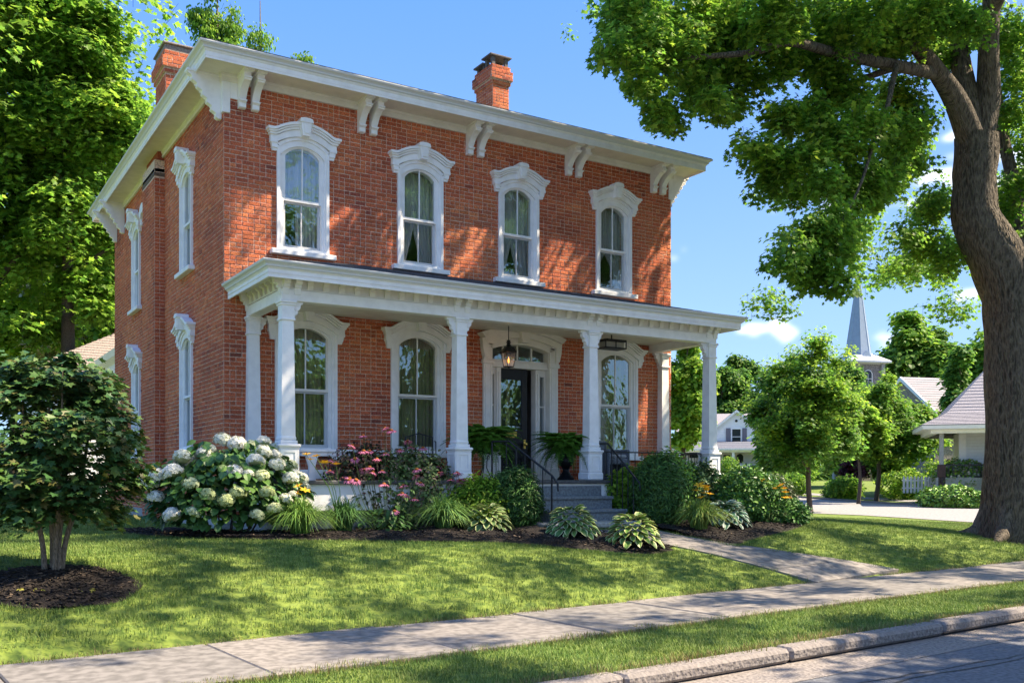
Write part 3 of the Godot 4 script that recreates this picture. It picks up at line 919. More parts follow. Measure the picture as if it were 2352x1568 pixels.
func brick_house() -> void:
	B_ST = brick_mesh()
	var H := thing("brick_house", "two storey red brick house with white arched window hoods and front porch", "house")
	var W := 9.62; var D := 10.08; var y0 := 0.7; var y1 := 8.2
	var U := [1.34, 3.57, 5.70, 8.04]
	var holes := []
	for x in U: holes.append([x - 0.40, x + 0.40, 5.47, 7.30])
	for x in [1.40, 3.53, 8.11]: holes.append([x - 0.46, x + 0.46, 2.05, 4.26])
	holes.append([4.93, 6.57, 1.6, 4.32])
	var X := Vector3.RIGHT; var Z := Vector3.BACK
	var fw := part("front_wall", wall_mesh(Vector3(0, y0, 0), X, Z, 0, W, y0, y1, holes, 0.32), MA.mortar, H)
	lay_bricks(fw, Vector3(0, 0.8, 0), X, Z, 0.0, W, 0.8, 8.2, holes, 165, func(p): return p.y < 5.4 and p.x > 0.2 or p.y < 1.9, 5)
	# left side wall; u runs from the back corner to the front corner
	var side_holes := []
	for z in [-2.45, -7.2]:
		side_holes.append([D + z - 0.40, D + z + 0.40, 5.47, 7.30]); side_holes.append([D + z - 0.41, D + z + 0.41, 2.12, 4.22])
	var sw := part("side_wall", wall_mesh(Vector3(0, y0, -D), Z, -X, 0.0, D, y0, y1, side_holes, 0.32), MA.mortar, H)
	lay_bricks(sw, Vector3(0, 0.8, -D), Z, -X, 0.0, D, 0.8, 8.2, side_holes, 135, func(p): return p.y < 2.3 or p.z < -4.3, 6)
	# right and back walls
	var rw := part("side_wall", wall_mesh(Vector3(W, y0, 0), -Z, X, 0.0, D, y0, y1, [], 0.32), MA.mortar, H)
	lay_bricks(rw, Vector3(W, 0.8, 0), -Z, X, 0.0, D, 0.8, 8.2, [], 0, func(p): return false, 7)
	part("back_wall", wall_mesh(Vector3(W, y0, -D), -X, -Z, 0.0, W, y0, y1, [], 0.32), MA.bricks[3], H)
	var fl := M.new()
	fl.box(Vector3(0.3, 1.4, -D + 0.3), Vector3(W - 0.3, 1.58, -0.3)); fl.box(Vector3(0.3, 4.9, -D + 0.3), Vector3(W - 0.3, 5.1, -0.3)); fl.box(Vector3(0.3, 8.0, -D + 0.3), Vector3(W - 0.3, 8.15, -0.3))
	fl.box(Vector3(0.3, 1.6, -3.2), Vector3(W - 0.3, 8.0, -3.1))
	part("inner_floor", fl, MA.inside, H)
	# chimney breast on the side wall
	var cb := M.new()
	cb.box(Vector3(-0.20, y0, -5.55), Vector3(0.01, 8.05, -4.36))
	var neck := M.new()
	neck.box(Vector3(-0.13, 8.05, -5.5), Vector3(0.01, 8.24, -4.42))
	part("breast_neck", neck, MA.bricks[7], H)
	var br := part("chimney_breast", cb, MA.mortar, H)
	lay_bricks(br, Vector3(-0.20, 0.8, -4.36), X, Z, 0.0, 0.2, 0.8, 7.7, [], 0, func(p): return false, 8)
	lay_bricks(br, Vector3(-0.20, 0.8, -5.55), Z, -X, 0.0, 1.19, 0.8, 7.7, [], 0, func(p): return false, 9)
	# stone cap where the breast narrows
	var cp := M.new()
	for k in 4: cp.cbox(Vector3(-0.212 + k * 0.012, 7.72 + k * 0.085, -5.56), Vector3(0.0, 7.80 + k * 0.085, -4.35 - k * 0.01), 0.008)
	part("breast_cap", cp, mat("weathered cap", lin(0.17, 0.13, 0.10), 0.9, T.grain, T.rough, 0.5, 2.0), H)
	# upper windows
	var cur := [2, 1, 1, 3]
	for i in 4: make_window(H, Transform3D(Basis(), Vector3(U[i], 5.43, 0)), 0.335, 0.44, 1.84, 0.93, 0, cur[i])
	for i in 3: make_window(H, Transform3D(Basis(), Vector3([1.40, 3.53, 8.11][i], 2.04, 0)), 0.40, 0.53, 2.17, 1.10, 2, 0)
	for z in [-2.45, -7.2]:
		make_window(H, Transform3D(Basis(Z, Vector3.UP, -X), Vector3(0, 5.43, z)), 0.335, 0.42, 1.84, 0.93, 0, 1)
		make_window(H, Transform3D(Basis(Z, Vector3.UP, -X), Vector3(0, 2.10, z)), 0.335, 0.42, 2.11, 1.05, 0, 0)
	# an orphan hood beside the chimney breast
	var oh := M.new()
	var ot := Transform3D(Basis(Z, Vector3.UP, -X), Vector3(0, 5.43, -6.1))
	arch_band(oh, 0.16, 1.86, 0.12, 0.30, 1.98, 0.2, -0.02, 0.12, ot)
	oh.prism(PackedVector2Array([Vector2(-0.27, 1.74), Vector2(-0.17, 1.74), Vector2(-0.15, 2.0), Vector2(-0.30, 2.0)]), -0.02, 0.09, ot)
	oh.prism(PackedVector2Array([Vector2(0.27, 1.74), Vector2(0.17, 1.74), Vector2(0.15, 2.0), Vector2(0.30, 2.0)]), -0.02, 0.09, ot)
	part("hood", oh, MA.white, H)
	# eaves
	var e := M.new()
	e.ring(0, W, -D, 0, [Vector2(-0.02, 8.12), Vector2(0.045, 8.12), Vector2(0.045, 8.2), Vector2(0.06, 8.215), Vector2(0.06, 8.262)])
	part("frieze", e, MA.cream, H)
	e = M.new()
	e.ring(0.16, W - 0.16, -D, 0, [Vector2(-0.25, 8.262), Vector2(0.61, 8.232)])
	part("soffit", e, MA.soffit, H)
	e = M.new()
	e.ring(0.16, W - 0.16, -D, 0, [Vector2(0.585, 8.236), Vector2(0.585, 8.195), Vector2(0.605, 8.195), Vector2(0.605, 8.30), Vector2(0.615, 8.31), Vector2(0.63, 8.335)])
	part("fascia", e, MA.white, H)
	e = M.new()
	e.ring(0.16, W - 0.16, -D, 0, [Vector2(0.60, 8.332), Vector2(0.632, 8.332), Vector2(0.65, 8.345), Vector2(0.652, 8.365), Vector2(0.672, 8.385), Vector2(0.705, 8.40), Vector2(0.715, 8.42), Vector2(0.715, 8.432), Vector2(0.70, 8.434), Vector2(0.69, 8.42), Vector2(0.60, 8.40)])
	part("eaves_gutter", e, MA.gutter, H)
	e = M.new()
	e.ring(0.16, W - 0.16, -D, 0, [Vector2(0.60, 8.41), Vector2(0.70, 8.438), Vector2(0.70, 8.452), Vector2(-2.9, 9.66), Vector2(-4.4, 9.75)])
	e.box(Vector3(3.5, 9.5, -6.6), Vector3(6.1, 9.74, -3.4))
	part("roof", e, MA.roof, H)
	# paired brackets under the front eaves
	var pr := bracket_profile(0.46, 0.53, 0.10)
	var bm := M.new()
	bm.prism(pr, -0.058, 0.058)
	bm.box(Vector3(0, 0.49, -0.08), Vector3(0.49, 0.535, 0.08))
	bm.box(Vector3(0.30, 0.385, -0.064), Vector3(0.425, 0.41, 0.064))
	bm.box(Vector3(0.0, 0.105, -0.064), Vector3(0.145, 0.13, 0.064))
	for i in 5: bm.cbox(Vector3(0.075 + i * 0.03 + i * i * 0.008, 0.175 + i * 0.045, -0.035), Vector3(0.105 + i * 0.03 + i * i * 0.008, 0.20 + i * 0.045, 0.035), 0.008)
	var bmesh := bm.mesh()
	for x in [0.28, 0.50, 2.39, 2.62, 4.58, 4.82, 6.86, 7.11, 9.08, 9.33]:
		var b := part("eaves_bracket", bmesh, MA.white, H)
		b.transform = Transform3D(Basis(Z, Vector3.UP, -X), Vector3(x, 7.715, 0.012))
	# corner consoles on the side walls
	var wm := M.new()
	wm.prism(wavy_profile(0.52, 0.72), -0.06, 0.06)
	wm.prism(wavy_profile(0.44, 0.60), 0.06, 0.078, Transform3D(Basis(), Vector3(0, 0.1, 0)))
	wm.cbox(Vector3(0, 0.68, -0.085), Vector3(0.56, 0.725, 0.085), 0.008)
	for i in 6: wm.lathe([Vector2(0, -0.012), Vector2(0.02, 0), Vector2(0, 0.012)], 8, Transform3D(Basis(Vector3.RIGHT, PI / 2), Vector3(0.09 + i * 0.075, 0.14 + i * 0.095, 0.078)))
	var wmesh := wm.mesh()
	for z in [-0.14, -8.75, -9.75]:
		var b := part("corner_console", wmesh, MA.white, H)
		b.transform = Transform3D(Basis(-X, Vector3.UP, -Z), Vector3(-0.012, 7.53, z))
	var b2 := part("corner_console", wmesh, MA.white, H)
	b2.transform = Transform3D(Basis(X, Vector3.UP, Z), Vector3(W + 0.012, 7.53, -0.14))
	var cbx := M.new()
	cbx.cbox(Vector3(-0.03, 7.62, -0.22), Vector3(0.10, 8.245, 0.03), 0.006)
	cbx.box(Vector3(0.10, 7.86, 0.0), Vector3(0.22, 8.245, 0.035))
	cbx.box(Vector3(W - 0.08, 7.66, -0.22), Vector3(W + 0.02, 8.245, 0.03))
	part("corner_board", cbx, MA.white, H)
	# chimneys
	chimney(H, Vector3(7.46, 9.1, -4.72), Vector3(0.46, 2.44, 0.78), true)
	chimney(H, Vector3(0.05, 8.3, -5.45), Vector3(0.56, 2.05, 0.90), false)
	porch(H)
	front_door(H)
	front_steps(H)
	# stone base course
	var bs := M.new()
	bs.box(Vector3(-0.04, 0.4, -D - 0.04), Vector3(W + 0.04, 0.98, 0.025))
	part("stone_base", bs, MA.stone, H)

func chimney(H: Node, o: Vector3, s: Vector3, capped: bool) -> void:
	var m := M.new()
	m.box(o, o + s)
	var c := part("chimney", m, MA.mortar, H)
	var X := Vector3.RIGHT; var Z := Vector3.BACK
	var nh := func(p): return false
	for tier in [[0.0, s.y - 0.42, 0.0], [s.y - 0.42, s.y - 0.32, 0.035], [s.y - 0.32, s.y - 0.12, 0.075], [s.y - 0.12, s.y, 0.03]]:
		var g: float = tier[2]
		var a := o + Vector3(-g, tier[0], -g)
		var d := Vector3(s.x + 2 * g, tier[1] - tier[0], s.z + 2 * g)
		if g > 0:
			var t := M.new()
			t.box(a, a + d)
			part("chimney_collar", t, MA.mortar, c)
		lay_bricks(c, Vector3(a.x, a.y, a.z + d.z), X, Z, 0, d.x, a.y, a.y + d.y, [], 0, nh, 21 + int(g * 100))
		lay_bricks(c, Vector3(a.x, a.y, a.z), Z, -X, 0, d.z, a.y, a.y + d.y, [], 0, nh, 31 + int(g * 100))
		lay_bricks(c, Vector3(a.x + d.x, a.y, a.z + d.z), -Z, X, 0, d.z, a.y, a.y + d.y, [], 0, nh, 41 + int(g * 100))
	var q := M.new()
	var st := mat("cap slab", lin(0.15, 0.14, 0.14) if capped else lin(0.30, 0.26, 0.22), 0.8, T.concrete, T.rough, 0.3, 1.0)
	if capped:
		for k in 2:
			var z0 := o.z + k * s.z * 0.5
			for x in [o.x + 0.01, o.x + s.x - 0.09]:
				for z in [z0 + 0.02, z0 + s.z * 0.5 - 0.10]: q.box(Vector3(x, o.y + s.y, z), Vector3(x + 0.08, o.y + s.y + 0.14 + k * 0.1, z + 0.08))
			q.cbox(Vector3(o.x - 0.07, o.y + s.y + 0.14 + k * 0.1, z0 - 0.03), Vector3(o.x + s.x + 0.07, o.y + s.y + 0.18 + k * 0.1, z0 + s.z * 0.5 + 0.03), 0.006)
	else:
		q.cbox(o + Vector3(-0.01, s.y, -0.01), o + s + Vector3(0.01, 0.16, 0.01), 0.01)
		q.cbox(o + Vector3(-0.05, s.y + 0.16, -0.05), o + s + Vector3(0.05, 0.20, 0.05), 0.01)
	part("chimney_cap", q, st, c)

# ---------------------------------------------------------------- porch, door and steps (parts of the house)
const PX := [0.46, 3.43, 6.16, 9.08]      # columns
const PZ := 1.75                          # their line in front of the wall

func column(H: Node, x: float, z: float, half: bool) -> void:
	# square, tapering, on a panelled pedestal, with a bracketed capital
	var t := Transform3D(Basis(), Vector3(x, 1.6, z))
	var d := 0.06 if half else 0.0         # a half column stands against the wall
	var zb := func(r: float) -> float: return -d if half else -r
	var c := M.new()
	# shaft with entasis
	var y := [0.66, 1.2, 1.9, 2.42]; var r := [0.108, 0.103, 0.095, 0.088]
	for i in 3:
		var a: float = r[i]; var b: float = r[i + 1]
		var p := []
		for q in [[a, y[i]], [b, y[i + 1]]]:
			var zz: float = zb.call(q[0])
			p.append([t * Vector3(-q[0], q[1], q[0]), t * Vector3(q[0], q[1], q[0]), t * Vector3(q[0], q[1], zz), t * Vector3(-q[0], q[1], zz)])
		for k in 4: c.quad(p[0][k], p[0][(k + 1) % 4], p[1][(k + 1) % 4], p[1][k])
	var sh := part("porch_column", c, MA.white, H)
	var b := M.new()
	b.cbox(Vector3(-0.135, 0.545, zb.call(0.135)), Vector3(0.135, 0.60, 0.135), 0.01, t)
	b.cbox(Vector3(-0.122, 0.60, zb.call(0.122)), Vector3(0.122, 0.665, 0.122), 0.018, t)
	part("base", b, MA.white, sh)
	var cap := M.new()
	cap.cbox(Vector3(-0.112, 2.40, zb.call(0.112)), Vector3(0.112, 2.435, 0.112), 0.008, t)
	cap.box(Vector3(-0.095, 2.435, zb.call(0.095)), Vector3(0.095, 2.71, 0.095), t)
	cap.cbox(Vector3(-0.13, 2.66, zb.call(0.13)), Vector3(0.13, 2.70, 0.13), 0.008, t)
	cap.cbox(Vector3(-0.115, 2.625, zb.call(0.115)), Vector3(0.115, 2.66, 0.115), 0.008, t)
	part("capital", cap, MA.white, sh)
	# scroll brackets out to both sides under the beam
	var pr := PackedVector2Array([Vector2(0.09, 2.44), Vector2(0.125, 2.44), Vector2(0.13, 2.49), Vector2(0.165, 2.51), Vector2(0.17, 2.56), Vector2(0.21, 2.60), Vector2(0.215, 2.655), Vector2(0.25, 2.665), Vector2(0.25, 2.70), Vector2(0.09, 2.70)])
	for s in [-1.0, 1.0]:
		if half and s < 0 and x < 1 or x > 9 and s > 0: continue
		if not half and x < 1 and s < 0: continue
		var q := PackedVector2Array()
		for p in pr: q.append(Vector2(p.x * s, p.y))
		var m := M.new()
		m.prism(q, -0.04, 0.04, t)
		m.lathe([Vector2(0, 0.052), Vector2(0.028, 0.048), Vector2(0.036, 0.04)], 12, t * Transform3D(Basis(Vector3.RIGHT, PI / 2), Vector3(0.15 * s, 2.585, 0.0)))
		part("scroll_bracket", m, MA.white, sh)
	if not half:
		# bracket running back towards the wall on the end columns
		if x < 1 or x > 9:
			var m := M.new()
			m.prism(pr, -0.04, 0.04, t * Transform3D(Basis(Vector3.FORWARD, Vector3.UP, Vector3.RIGHT), Vector3.ZERO))
			part("scroll_bracket", m, MA.white, sh)
		var g := M.new()
		g.cbox(Vector3(-0.175, 0.50, -0.175), Vector3(0.175, 0.545, 0.175), 0.012, t)
		g.cbox(Vector3(-0.158, 0.475, -0.158), Vector3(0.158, 0.50, 0.158), 0.008, t)
		g.box(Vector3(-0.14, 0.14, -0.14), Vector3(0.14, 0.475, 0.14), t)
		g.cbox(Vector3(-0.17, 0.0, -0.17), Vector3(0.17, 0.14, 0.17), 0.02, t)
		# raised frames round sunk panels
		for k in 4:
			var f := t * Transform3D(Basis(Vector3.UP, k * PI / 2), Vector3.ZERO)
			for e in [[-0.14, -0.085, 0.145, 0.47], [0.085, 0.14, 0.145, 0.47], [-0.085, 0.085, 0.145, 0.19], [-0.085, 0.085, 0.42, 0.47]]:
				g.box(Vector3(e[0], e[2], 0.12), Vector3(e[1], e[3], 0.156), f)
			g.box(Vector3(-0.06, 0.215, 0.12), Vector3(0.06, 0.395, 0.147), f)
		part("pedestal", g, MA.white, sh)
	else:
		var g := M.new()
		g.cbox(Vector3(-0.15, 0.0, -0.05), Vector3(0.15, 0.545, 0.15), 0.01, t)
		part("pedestal", g, MA.white, sh)

func porch(H: Node) -> void:
	for x in PX: column(H, x, PZ, false)
	column(H, 0.46, 0.06, true)
	column(H, 9.33, 0.06, true)
	# floor with a dark edge board and white skirt
	var m := M.new()
	m.cbox(Vector3(0.12, 1.54, 0.03), Vector3(9.42, 1.60, 2.06), 0.01)
	part("porch_floor", m, mat("grey floor paint", lin(0.10, 0.10, 0.10), 0.5, T.grain2, null, 0, 0.8), H)
	m = M.new()
	m.ring(0.2, 9.34, 0, 2.0, [Vector2(-0.02, 1.14), Vector2(0, 1.14), Vector2(0, 1.54)], 11, 0.03)
	part("porch_skirt", m, MA.white, H)
	m = M.new()
	m.ring(0.26, 9.28, 0, 1.9, [Vector2(0, 0.6), Vector2(0, 1.16)], 11, 0.03)
	part("porch_foundation", m, MA.stone, H)
	# beams
	m = M.new()
	m.cbox(Vector3(0.36, 4.30, PZ - 0.10), Vector3(9.18, 4.47, PZ + 0.10), 0.008)
	part("porch_beam", m, MA.white, H)
	for x in [0.46, 9.08]:
		m = M.new()
		m.cbox(Vector3(x - 0.10, 4.30, 0.02), Vector3(x + 0.10, 4.468, PZ - 0.098), 0.008)
		part("porch_beam", m, MA.white, H)
	m = M.new()
	m.ring(0.36, 9.18, 0, PZ + 0.10, [Vector2(0.0, 4.468), Vector2(0.015, 4.468), Vector2(0.015, 4.485), Vector2(-0.02, 4.49), Vector2(-0.02, 4.80)], 11, 0.02)
	part("porch_frieze", m, MA.cream, H)
	m = M.new()
	m.ring(0.36, 9.18, 0, PZ + 0.10, [Vector2(-1.85, 4.46), Vector2(-0.18, 4.46)], 1, 0.02)
	m.quad(Vector3(0.4, 4.455, 0.02), Vector3(9.1, 4.455, 0.02), Vector3(9.1, 4.455, PZ), Vector3(0.4, 4.455, PZ))
	part("porch_ceiling", m, MA.soffit, H)
	# eaves: soffit, fascia, gutter and shingled roof, hipped at both ends
	var x0 := 0.46; var x1 := 9.14
	m = M.new()
	m.ring(x0, x1, 0, PZ, [Vector2(0.0, 4.668), Vector2(0.41, 4.62)], 11, 0.02)
	part("porch_soffit", m, MA.soffit, H)
	m = M.new()
	m.ring(x0, x1, 0, PZ, [Vector2(0.375, 4.625), Vector2(0.375, 4.56), Vector2(0.40, 4.56), Vector2(0.40, 4.675), Vector2(0.425, 4.70)], 11, 0.02)
	part("porch_fascia", m, MA.white, H)
	m = M.new()
	m.ring(x0, x1, 0, PZ, [Vector2(0.40, 4.697), Vector2(0.43, 4.70), Vector2(0.445, 4.712), Vector2(0.447, 4.73), Vector2(0.465, 4.752), Vector2(0.495, 4.768), Vector2(0.505, 4.79), Vector2(0.505, 4.802), Vector2(0.49, 4.804), Vector2(0.48, 4.79), Vector2(0.38, 4.77)], 11, 0.02)
	part("porch_gutter", m, MA.gutter, H)
	# courses of shingles
	var rise := 0.60; var run := 0.44 + PZ
	var prof := [Vector2(0.38, 4.775), Vector2(0.455, 4.79)]
	for i in 15:
		var a := i / 15.0; var b := (i + 1) / 15.0
		prof.append(Vector2(0.455 - run * a, 4.800 + rise * a))
		prof.append(Vector2(0.455 - run * b, 4.797 + rise * b))
	m = M.new()
	m.ring(x0, x1, 0, PZ, prof, 11, 0.01)
	part("porch_roof", m, MA.roof, H)
	# corbels on the frieze: small ones between, long pairs over each column
	var small := M.new()
	small.prism(PackedVector2Array([Vector2(0, 0), Vector2(0.03, 0.0), Vector2(0.05, 0.05), Vector2(0.055, 0.10), Vector2(0.10, 0.13), Vector2(0.10, 0.17), Vector2(0, 0.18)]), -0.045, 0.045)
	var sm := small.mesh()
	var big := M.new()
	big.prism(PackedVector2Array([Vector2(0, -0.1), Vector2(0.035, -0.09), Vector2(0.045, 0.0), Vector2(0.075, 0.01), Vector2(0.075, 0.05), Vector2(0.125, 0.07), Vector2(0.14, 0.15), Vector2(0.17, 0.16), Vector2(0.17, 0.19), Vector2(0, 0.2)]), -0.05, 0.05)
	var bg := big.mesh()
	var zf := PZ + 0.078
	for i in 3:
		var n := 10
		for k in n:
			var x: float = lerpf(PX[i] + 0.34, PX[i + 1] - 0.34, k / float(n - 1))
			var c := part("corbel", sm, MA.cream, H)
			c.transform = Transform3D(Basis(Vector3.BACK, Vector3.UP, Vector3.LEFT), Vector3(x, 4.485, zf))
	for x in [0.42, 0.60, 3.33, 3.53, 6.06, 6.26, 8.96, 9.14]:
		var c := part("corbel", bg, MA.white, H)
		c.transform = Transform3D(Basis(Vector3.BACK, Vector3.UP, Vector3.LEFT), Vector3(x, 4.485, zf))
	for s in [0, 1]:
		var xs: float = 0.382 if s == 0 else 9.158
		var b := Basis(Vector3.LEFT, Vector3.UP, Vector3.FORWARD) if s == 0 else Basis(Vector3.RIGHT, Vector3.UP, Vector3.BACK)
		for k in 6:
			var c := part("corbel", sm, MA.cream, H)
			c.transform = Transform3D(b, Vector3(xs, 4.485, 0.32 + k * 0.24))
		for z in [0.08, 1.78]:
			var c := part("corbel", bg, MA.white, H)
			c.transform = Transform3D(b, Vector3(xs, 4.485, z))
	# iron railing between the right half column and the corner column, and along the right front bay
	rail(H, Vector3(9.22, 1.6, 0.25), Vector3(9.12, 1.6, 1.52), 0.52)
	rail(H, Vector3(6.36, 1.6, PZ), Vector3(8.86, 1.6, PZ), 0.52)

func rail(H: Node, a: Vector3, b: Vector3, h: float) -> void:
	var m := M.new()
	m.bar(a + Vector3(0, h, 0), b + Vector3(0, h, 0), 0.014)
	m.bar(a + Vector3(0, 0.08, 0), b + Vector3(0, 0.08, 0), 0.012)
	var r := part("porch_railing", m, MA.iron, H)
	var n := int(a.distance_to(b) / 0.16)
	for i in n + 1:
		m = M.new()
		var p := a.lerp(b, float(i) / n)
		m.bar(p + Vector3(0, 0.08, 0), p + Vector3(0, h, 0), 0.008, 5)
		part("baluster", m, MA.iron, r)

func front_door(H: Node) -> void:
	var cx := 5.75
	var t := Transform3D(Basis(), Vector3(cx, 1.6, 0))
	var m := M.new()
	# stout outer pilasters and cross rails round transom and sidelights
	for s in [-1.0, 1.0]:
		var A := func(a: float, b: float, y0: float, y1: float, z0: float, z1: float, bev: float) -> void:
			m.cbox(Vector3(minf(s * a, s * b), y0, z0), Vector3(maxf(s * a, s * b), y1, z1), bev, t)
		A.call(0.66, 0.86, 0.0, 2.62, -0.18, 0.06, 0.008)
		A.call(0.69, 0.72, 0.25, 2.2, 0.05, 0.075, 0.005)
		A.call(0.80, 0.83, 0.25, 2.2, 0.05, 0.075, 0.005)
		A.call(0.64, 0.88, 0.0, 0.24, -0.1, 0.085, 0.01)
		A.call(0.64, 0.88, 2.22, 2.30, -0.1, 0.09, 0.01)
		A.call(0.40, 0.50, 0.0, 2.20, -0.24, -0.06, 0.008)
		A.call(0.435, 0.465, 0.1, 2.1, -0.1, -0.04, 0.006)
		A.call(0.50, 0.66, 0.0, 0.78, -0.2, -0.10, 0.006)
		A.call(0.53, 0.63, 0.1, 0.66, -0.2, -0.085, 0.006)
		A.call(0.50, 0.53, 0.78, 2.1, -0.2, -0.10, 0.005)
		A.call(0.63, 0.66, 0.78, 2.1, -0.2, -0.10, 0.005)
		A.call(0.50, 0.66, 1.44, 1.47, -0.2, -0.12, 0.004)
		A.call(0.50, 0.66, 2.05, 2.22, -0.2, -0.10, 0.005)
	m.cbox(Vector3(-0.86, 2.18, -0.22), Vector3(0.86, 2.30, -0.01), 0.008, t)
	m.cbox(Vector3(-0.66, 2.30, -0.2), Vector3(0.66, 2.335, -0.04), 0.006, t)
	for x in [-0.66, -0.33, 0.0, 0.33, 0.66]:
		if absf(x) < 0.6: m.box(Vector3(x - 0.014, 2.33, -0.14), Vector3(x + 0.014, 2.66, -0.10), t)
	arch_band(m, 0.645, 2.52, 0.11, 0.86, 2.62, 0.16, -0.18, 0.06, t)
	for s in [-1, 1]: m.box(Vector3(minf(s * 0.645, s * 0.70), 2.32, -0.17), Vector3(maxf(s * 0.645, s * 0.70), 2.56, 0.02), t)
	arch_band(m, 0.80, 2.60, 0.155, 0.89, 2.70, 0.17, -0.02, 0.12, t)
	arch_band(m, 0.89, 2.70, 0.17, 0.98, 2.79, 0.18, -0.02, 0.19, t)
	for s in [-1.0, 1.0]:
		var e := PackedVector2Array([Vector2(s * 0.78, 2.34), Vector2(s * 0.86, 2.34), Vector2(s * 0.90, 2.5), Vector2(s * 0.92, 2.70), Vector2(s * 0.78, 2.70)])
		m.prism(e, 0.0, 0.115, t)
		m.prism(PackedVector2Array([Vector2(s * 0.80, 2.26), Vector2(s * 0.85, 2.26), Vector2(s * 0.862, 2.34), Vector2(s * 0.79, 2.34)]), 0.0, 0.08, t)
	var sur := part("door_surround", m, MA.cream, H)
	m = M.new()
	m.prism(PackedVector2Array([Vector2(-0.08, 2.66), Vector2(0.08, 2.66), Vector2(0.12, 3.0), Vector2(-0.12, 3.0)]), 0.0, 0.215, t)
	part("keystone", m, MA.cream, sur)
	for i in 4:
		var x := -0.645 + i * 0.323
		var top := 2.58 if i in [0, 3] else 2.62
		part("transom_pane", one_sided(PackedVector2Array([Vector2(x, 2.335), Vector2(x + 0.32, 2.335), Vector2(x + 0.32, top), Vector2(x, top)]), -0.12, t), MA.glass, sur)
	for s in [-1.0, 1.0]:
		for k in 2:
			part("sidelight_pane", one_sided(PackedVector2Array([Vector2(s * 0.53, 0.78 + k * 0.68), Vector2(s * 0.63, 0.78 + k * 0.68), Vector2(s * 0.63, 1.44 + k * 0.62), Vector2(s * 0.53, 1.44 + k * 0.62)]), -0.15, t), MA.glass, sur)
	# hall behind: a dim board so that one does not look through the house
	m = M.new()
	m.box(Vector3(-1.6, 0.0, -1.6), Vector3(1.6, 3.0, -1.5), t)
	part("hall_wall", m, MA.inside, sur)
	# the door, a shade left of the middle of its frame
	m = M.new()
	var dx := -0.14
	t = Transform3D(Basis(), Vector3(cx + dx, 1.6, 0))
	for q in [[-0.40, -0.27, 0.0, 2.18], [0.27, 0.40, 0.0, 2.18], [-0.27, 0.27, 0.0, 0.17], [-0.27, 0.27, 0.42, 0.52], [-0.27, 0.27, 0.72, 0.98], [-0.27, 0.27, 1.97, 2.18], [-0.03, 0.03, 0.17, 0.42]]:
		m.cbox(Vector3(q[0], q[2], -0.20), Vector3(q[1], q[3], -0.15), 0.004, t)
	m.box(Vector3(-0.27, 0.15, -0.19), Vector3(0.27, 0.75, -0.175), t)
	for q in [[-0.23, -0.06, 0.21, 0.38], [0.06, 0.23, 0.21, 0.38], [-0.23, 0.23, 0.56, 0.68]]: m.cbox(Vector3(q[0], q[2], -0.18), Vector3(q[1], q[3], -0.158), 0.01, t)
	var d := part("front_door", m, MA.black, H)
	part("door_glass", one_sided(PackedVector2Array([Vector2(-0.27, 0.98), Vector2(0.27, 0.98), Vector2(0.27, 1.97), Vector2(-0.27, 1.97)]), -0.175, t), MA.glass, d)
	# lace panel behind the glass
	m = M.new()
	for i in 12:
		var x := -0.06 + i * 0.09 / 12
		m.quad(t * Vector3(x, 1.0, -0.215 + 0.01 * (i % 2)), t * Vector3(x + 0.09 / 12, 1.0, -0.215 + 0.01 * ((i + 1) % 2)), t * Vector3(x + 0.09 / 12, 1.95, -0.215 + 0.01 * ((i + 1) % 2)), t * Vector3(x, 1.95, -0.215 + 0.01 * (i % 2)))
	part("lace_curtain", m, MA.lace, d)
	m = M.new()
	m.cbox(Vector3(-0.14, 0.83, -0.152), Vector3(0.15, 0.95, -0.138), 0.006, t)
	m.cbox(Vector3(-0.07, 0.865, -0.14), Vector3(0.08, 0.91, -0.130), 0.004, t)
	part("mail_slot", m, MA.brass, d)
	m = M.new()
	m.cbox(Vector3(-0.06, 0.874, -0.131), Vector3(0.07, 0.90, -0.127), 0.001, t)
	part("slot_flap", m, MA.iron, d)
	m = M.new()
	m.lathe([Vector2(0, 0), Vector2(0.02, 0.0), Vector2(0.016, 0.02), Vector2(0.032, 0.04), Vector2(0.03, 0.062), Vector2(0, 0.07)], 14, t * Transform3D(Basis(Vector3.RIGHT, PI / 2), Vector3(0.335, 0.70, -0.15)))
	m.cbox(Vector3(0.31, 0.62, -0.151), Vector3(0.36, 0.80, -0.142), 0.004, t)
	part("door_knob", m, MA.brass, d)

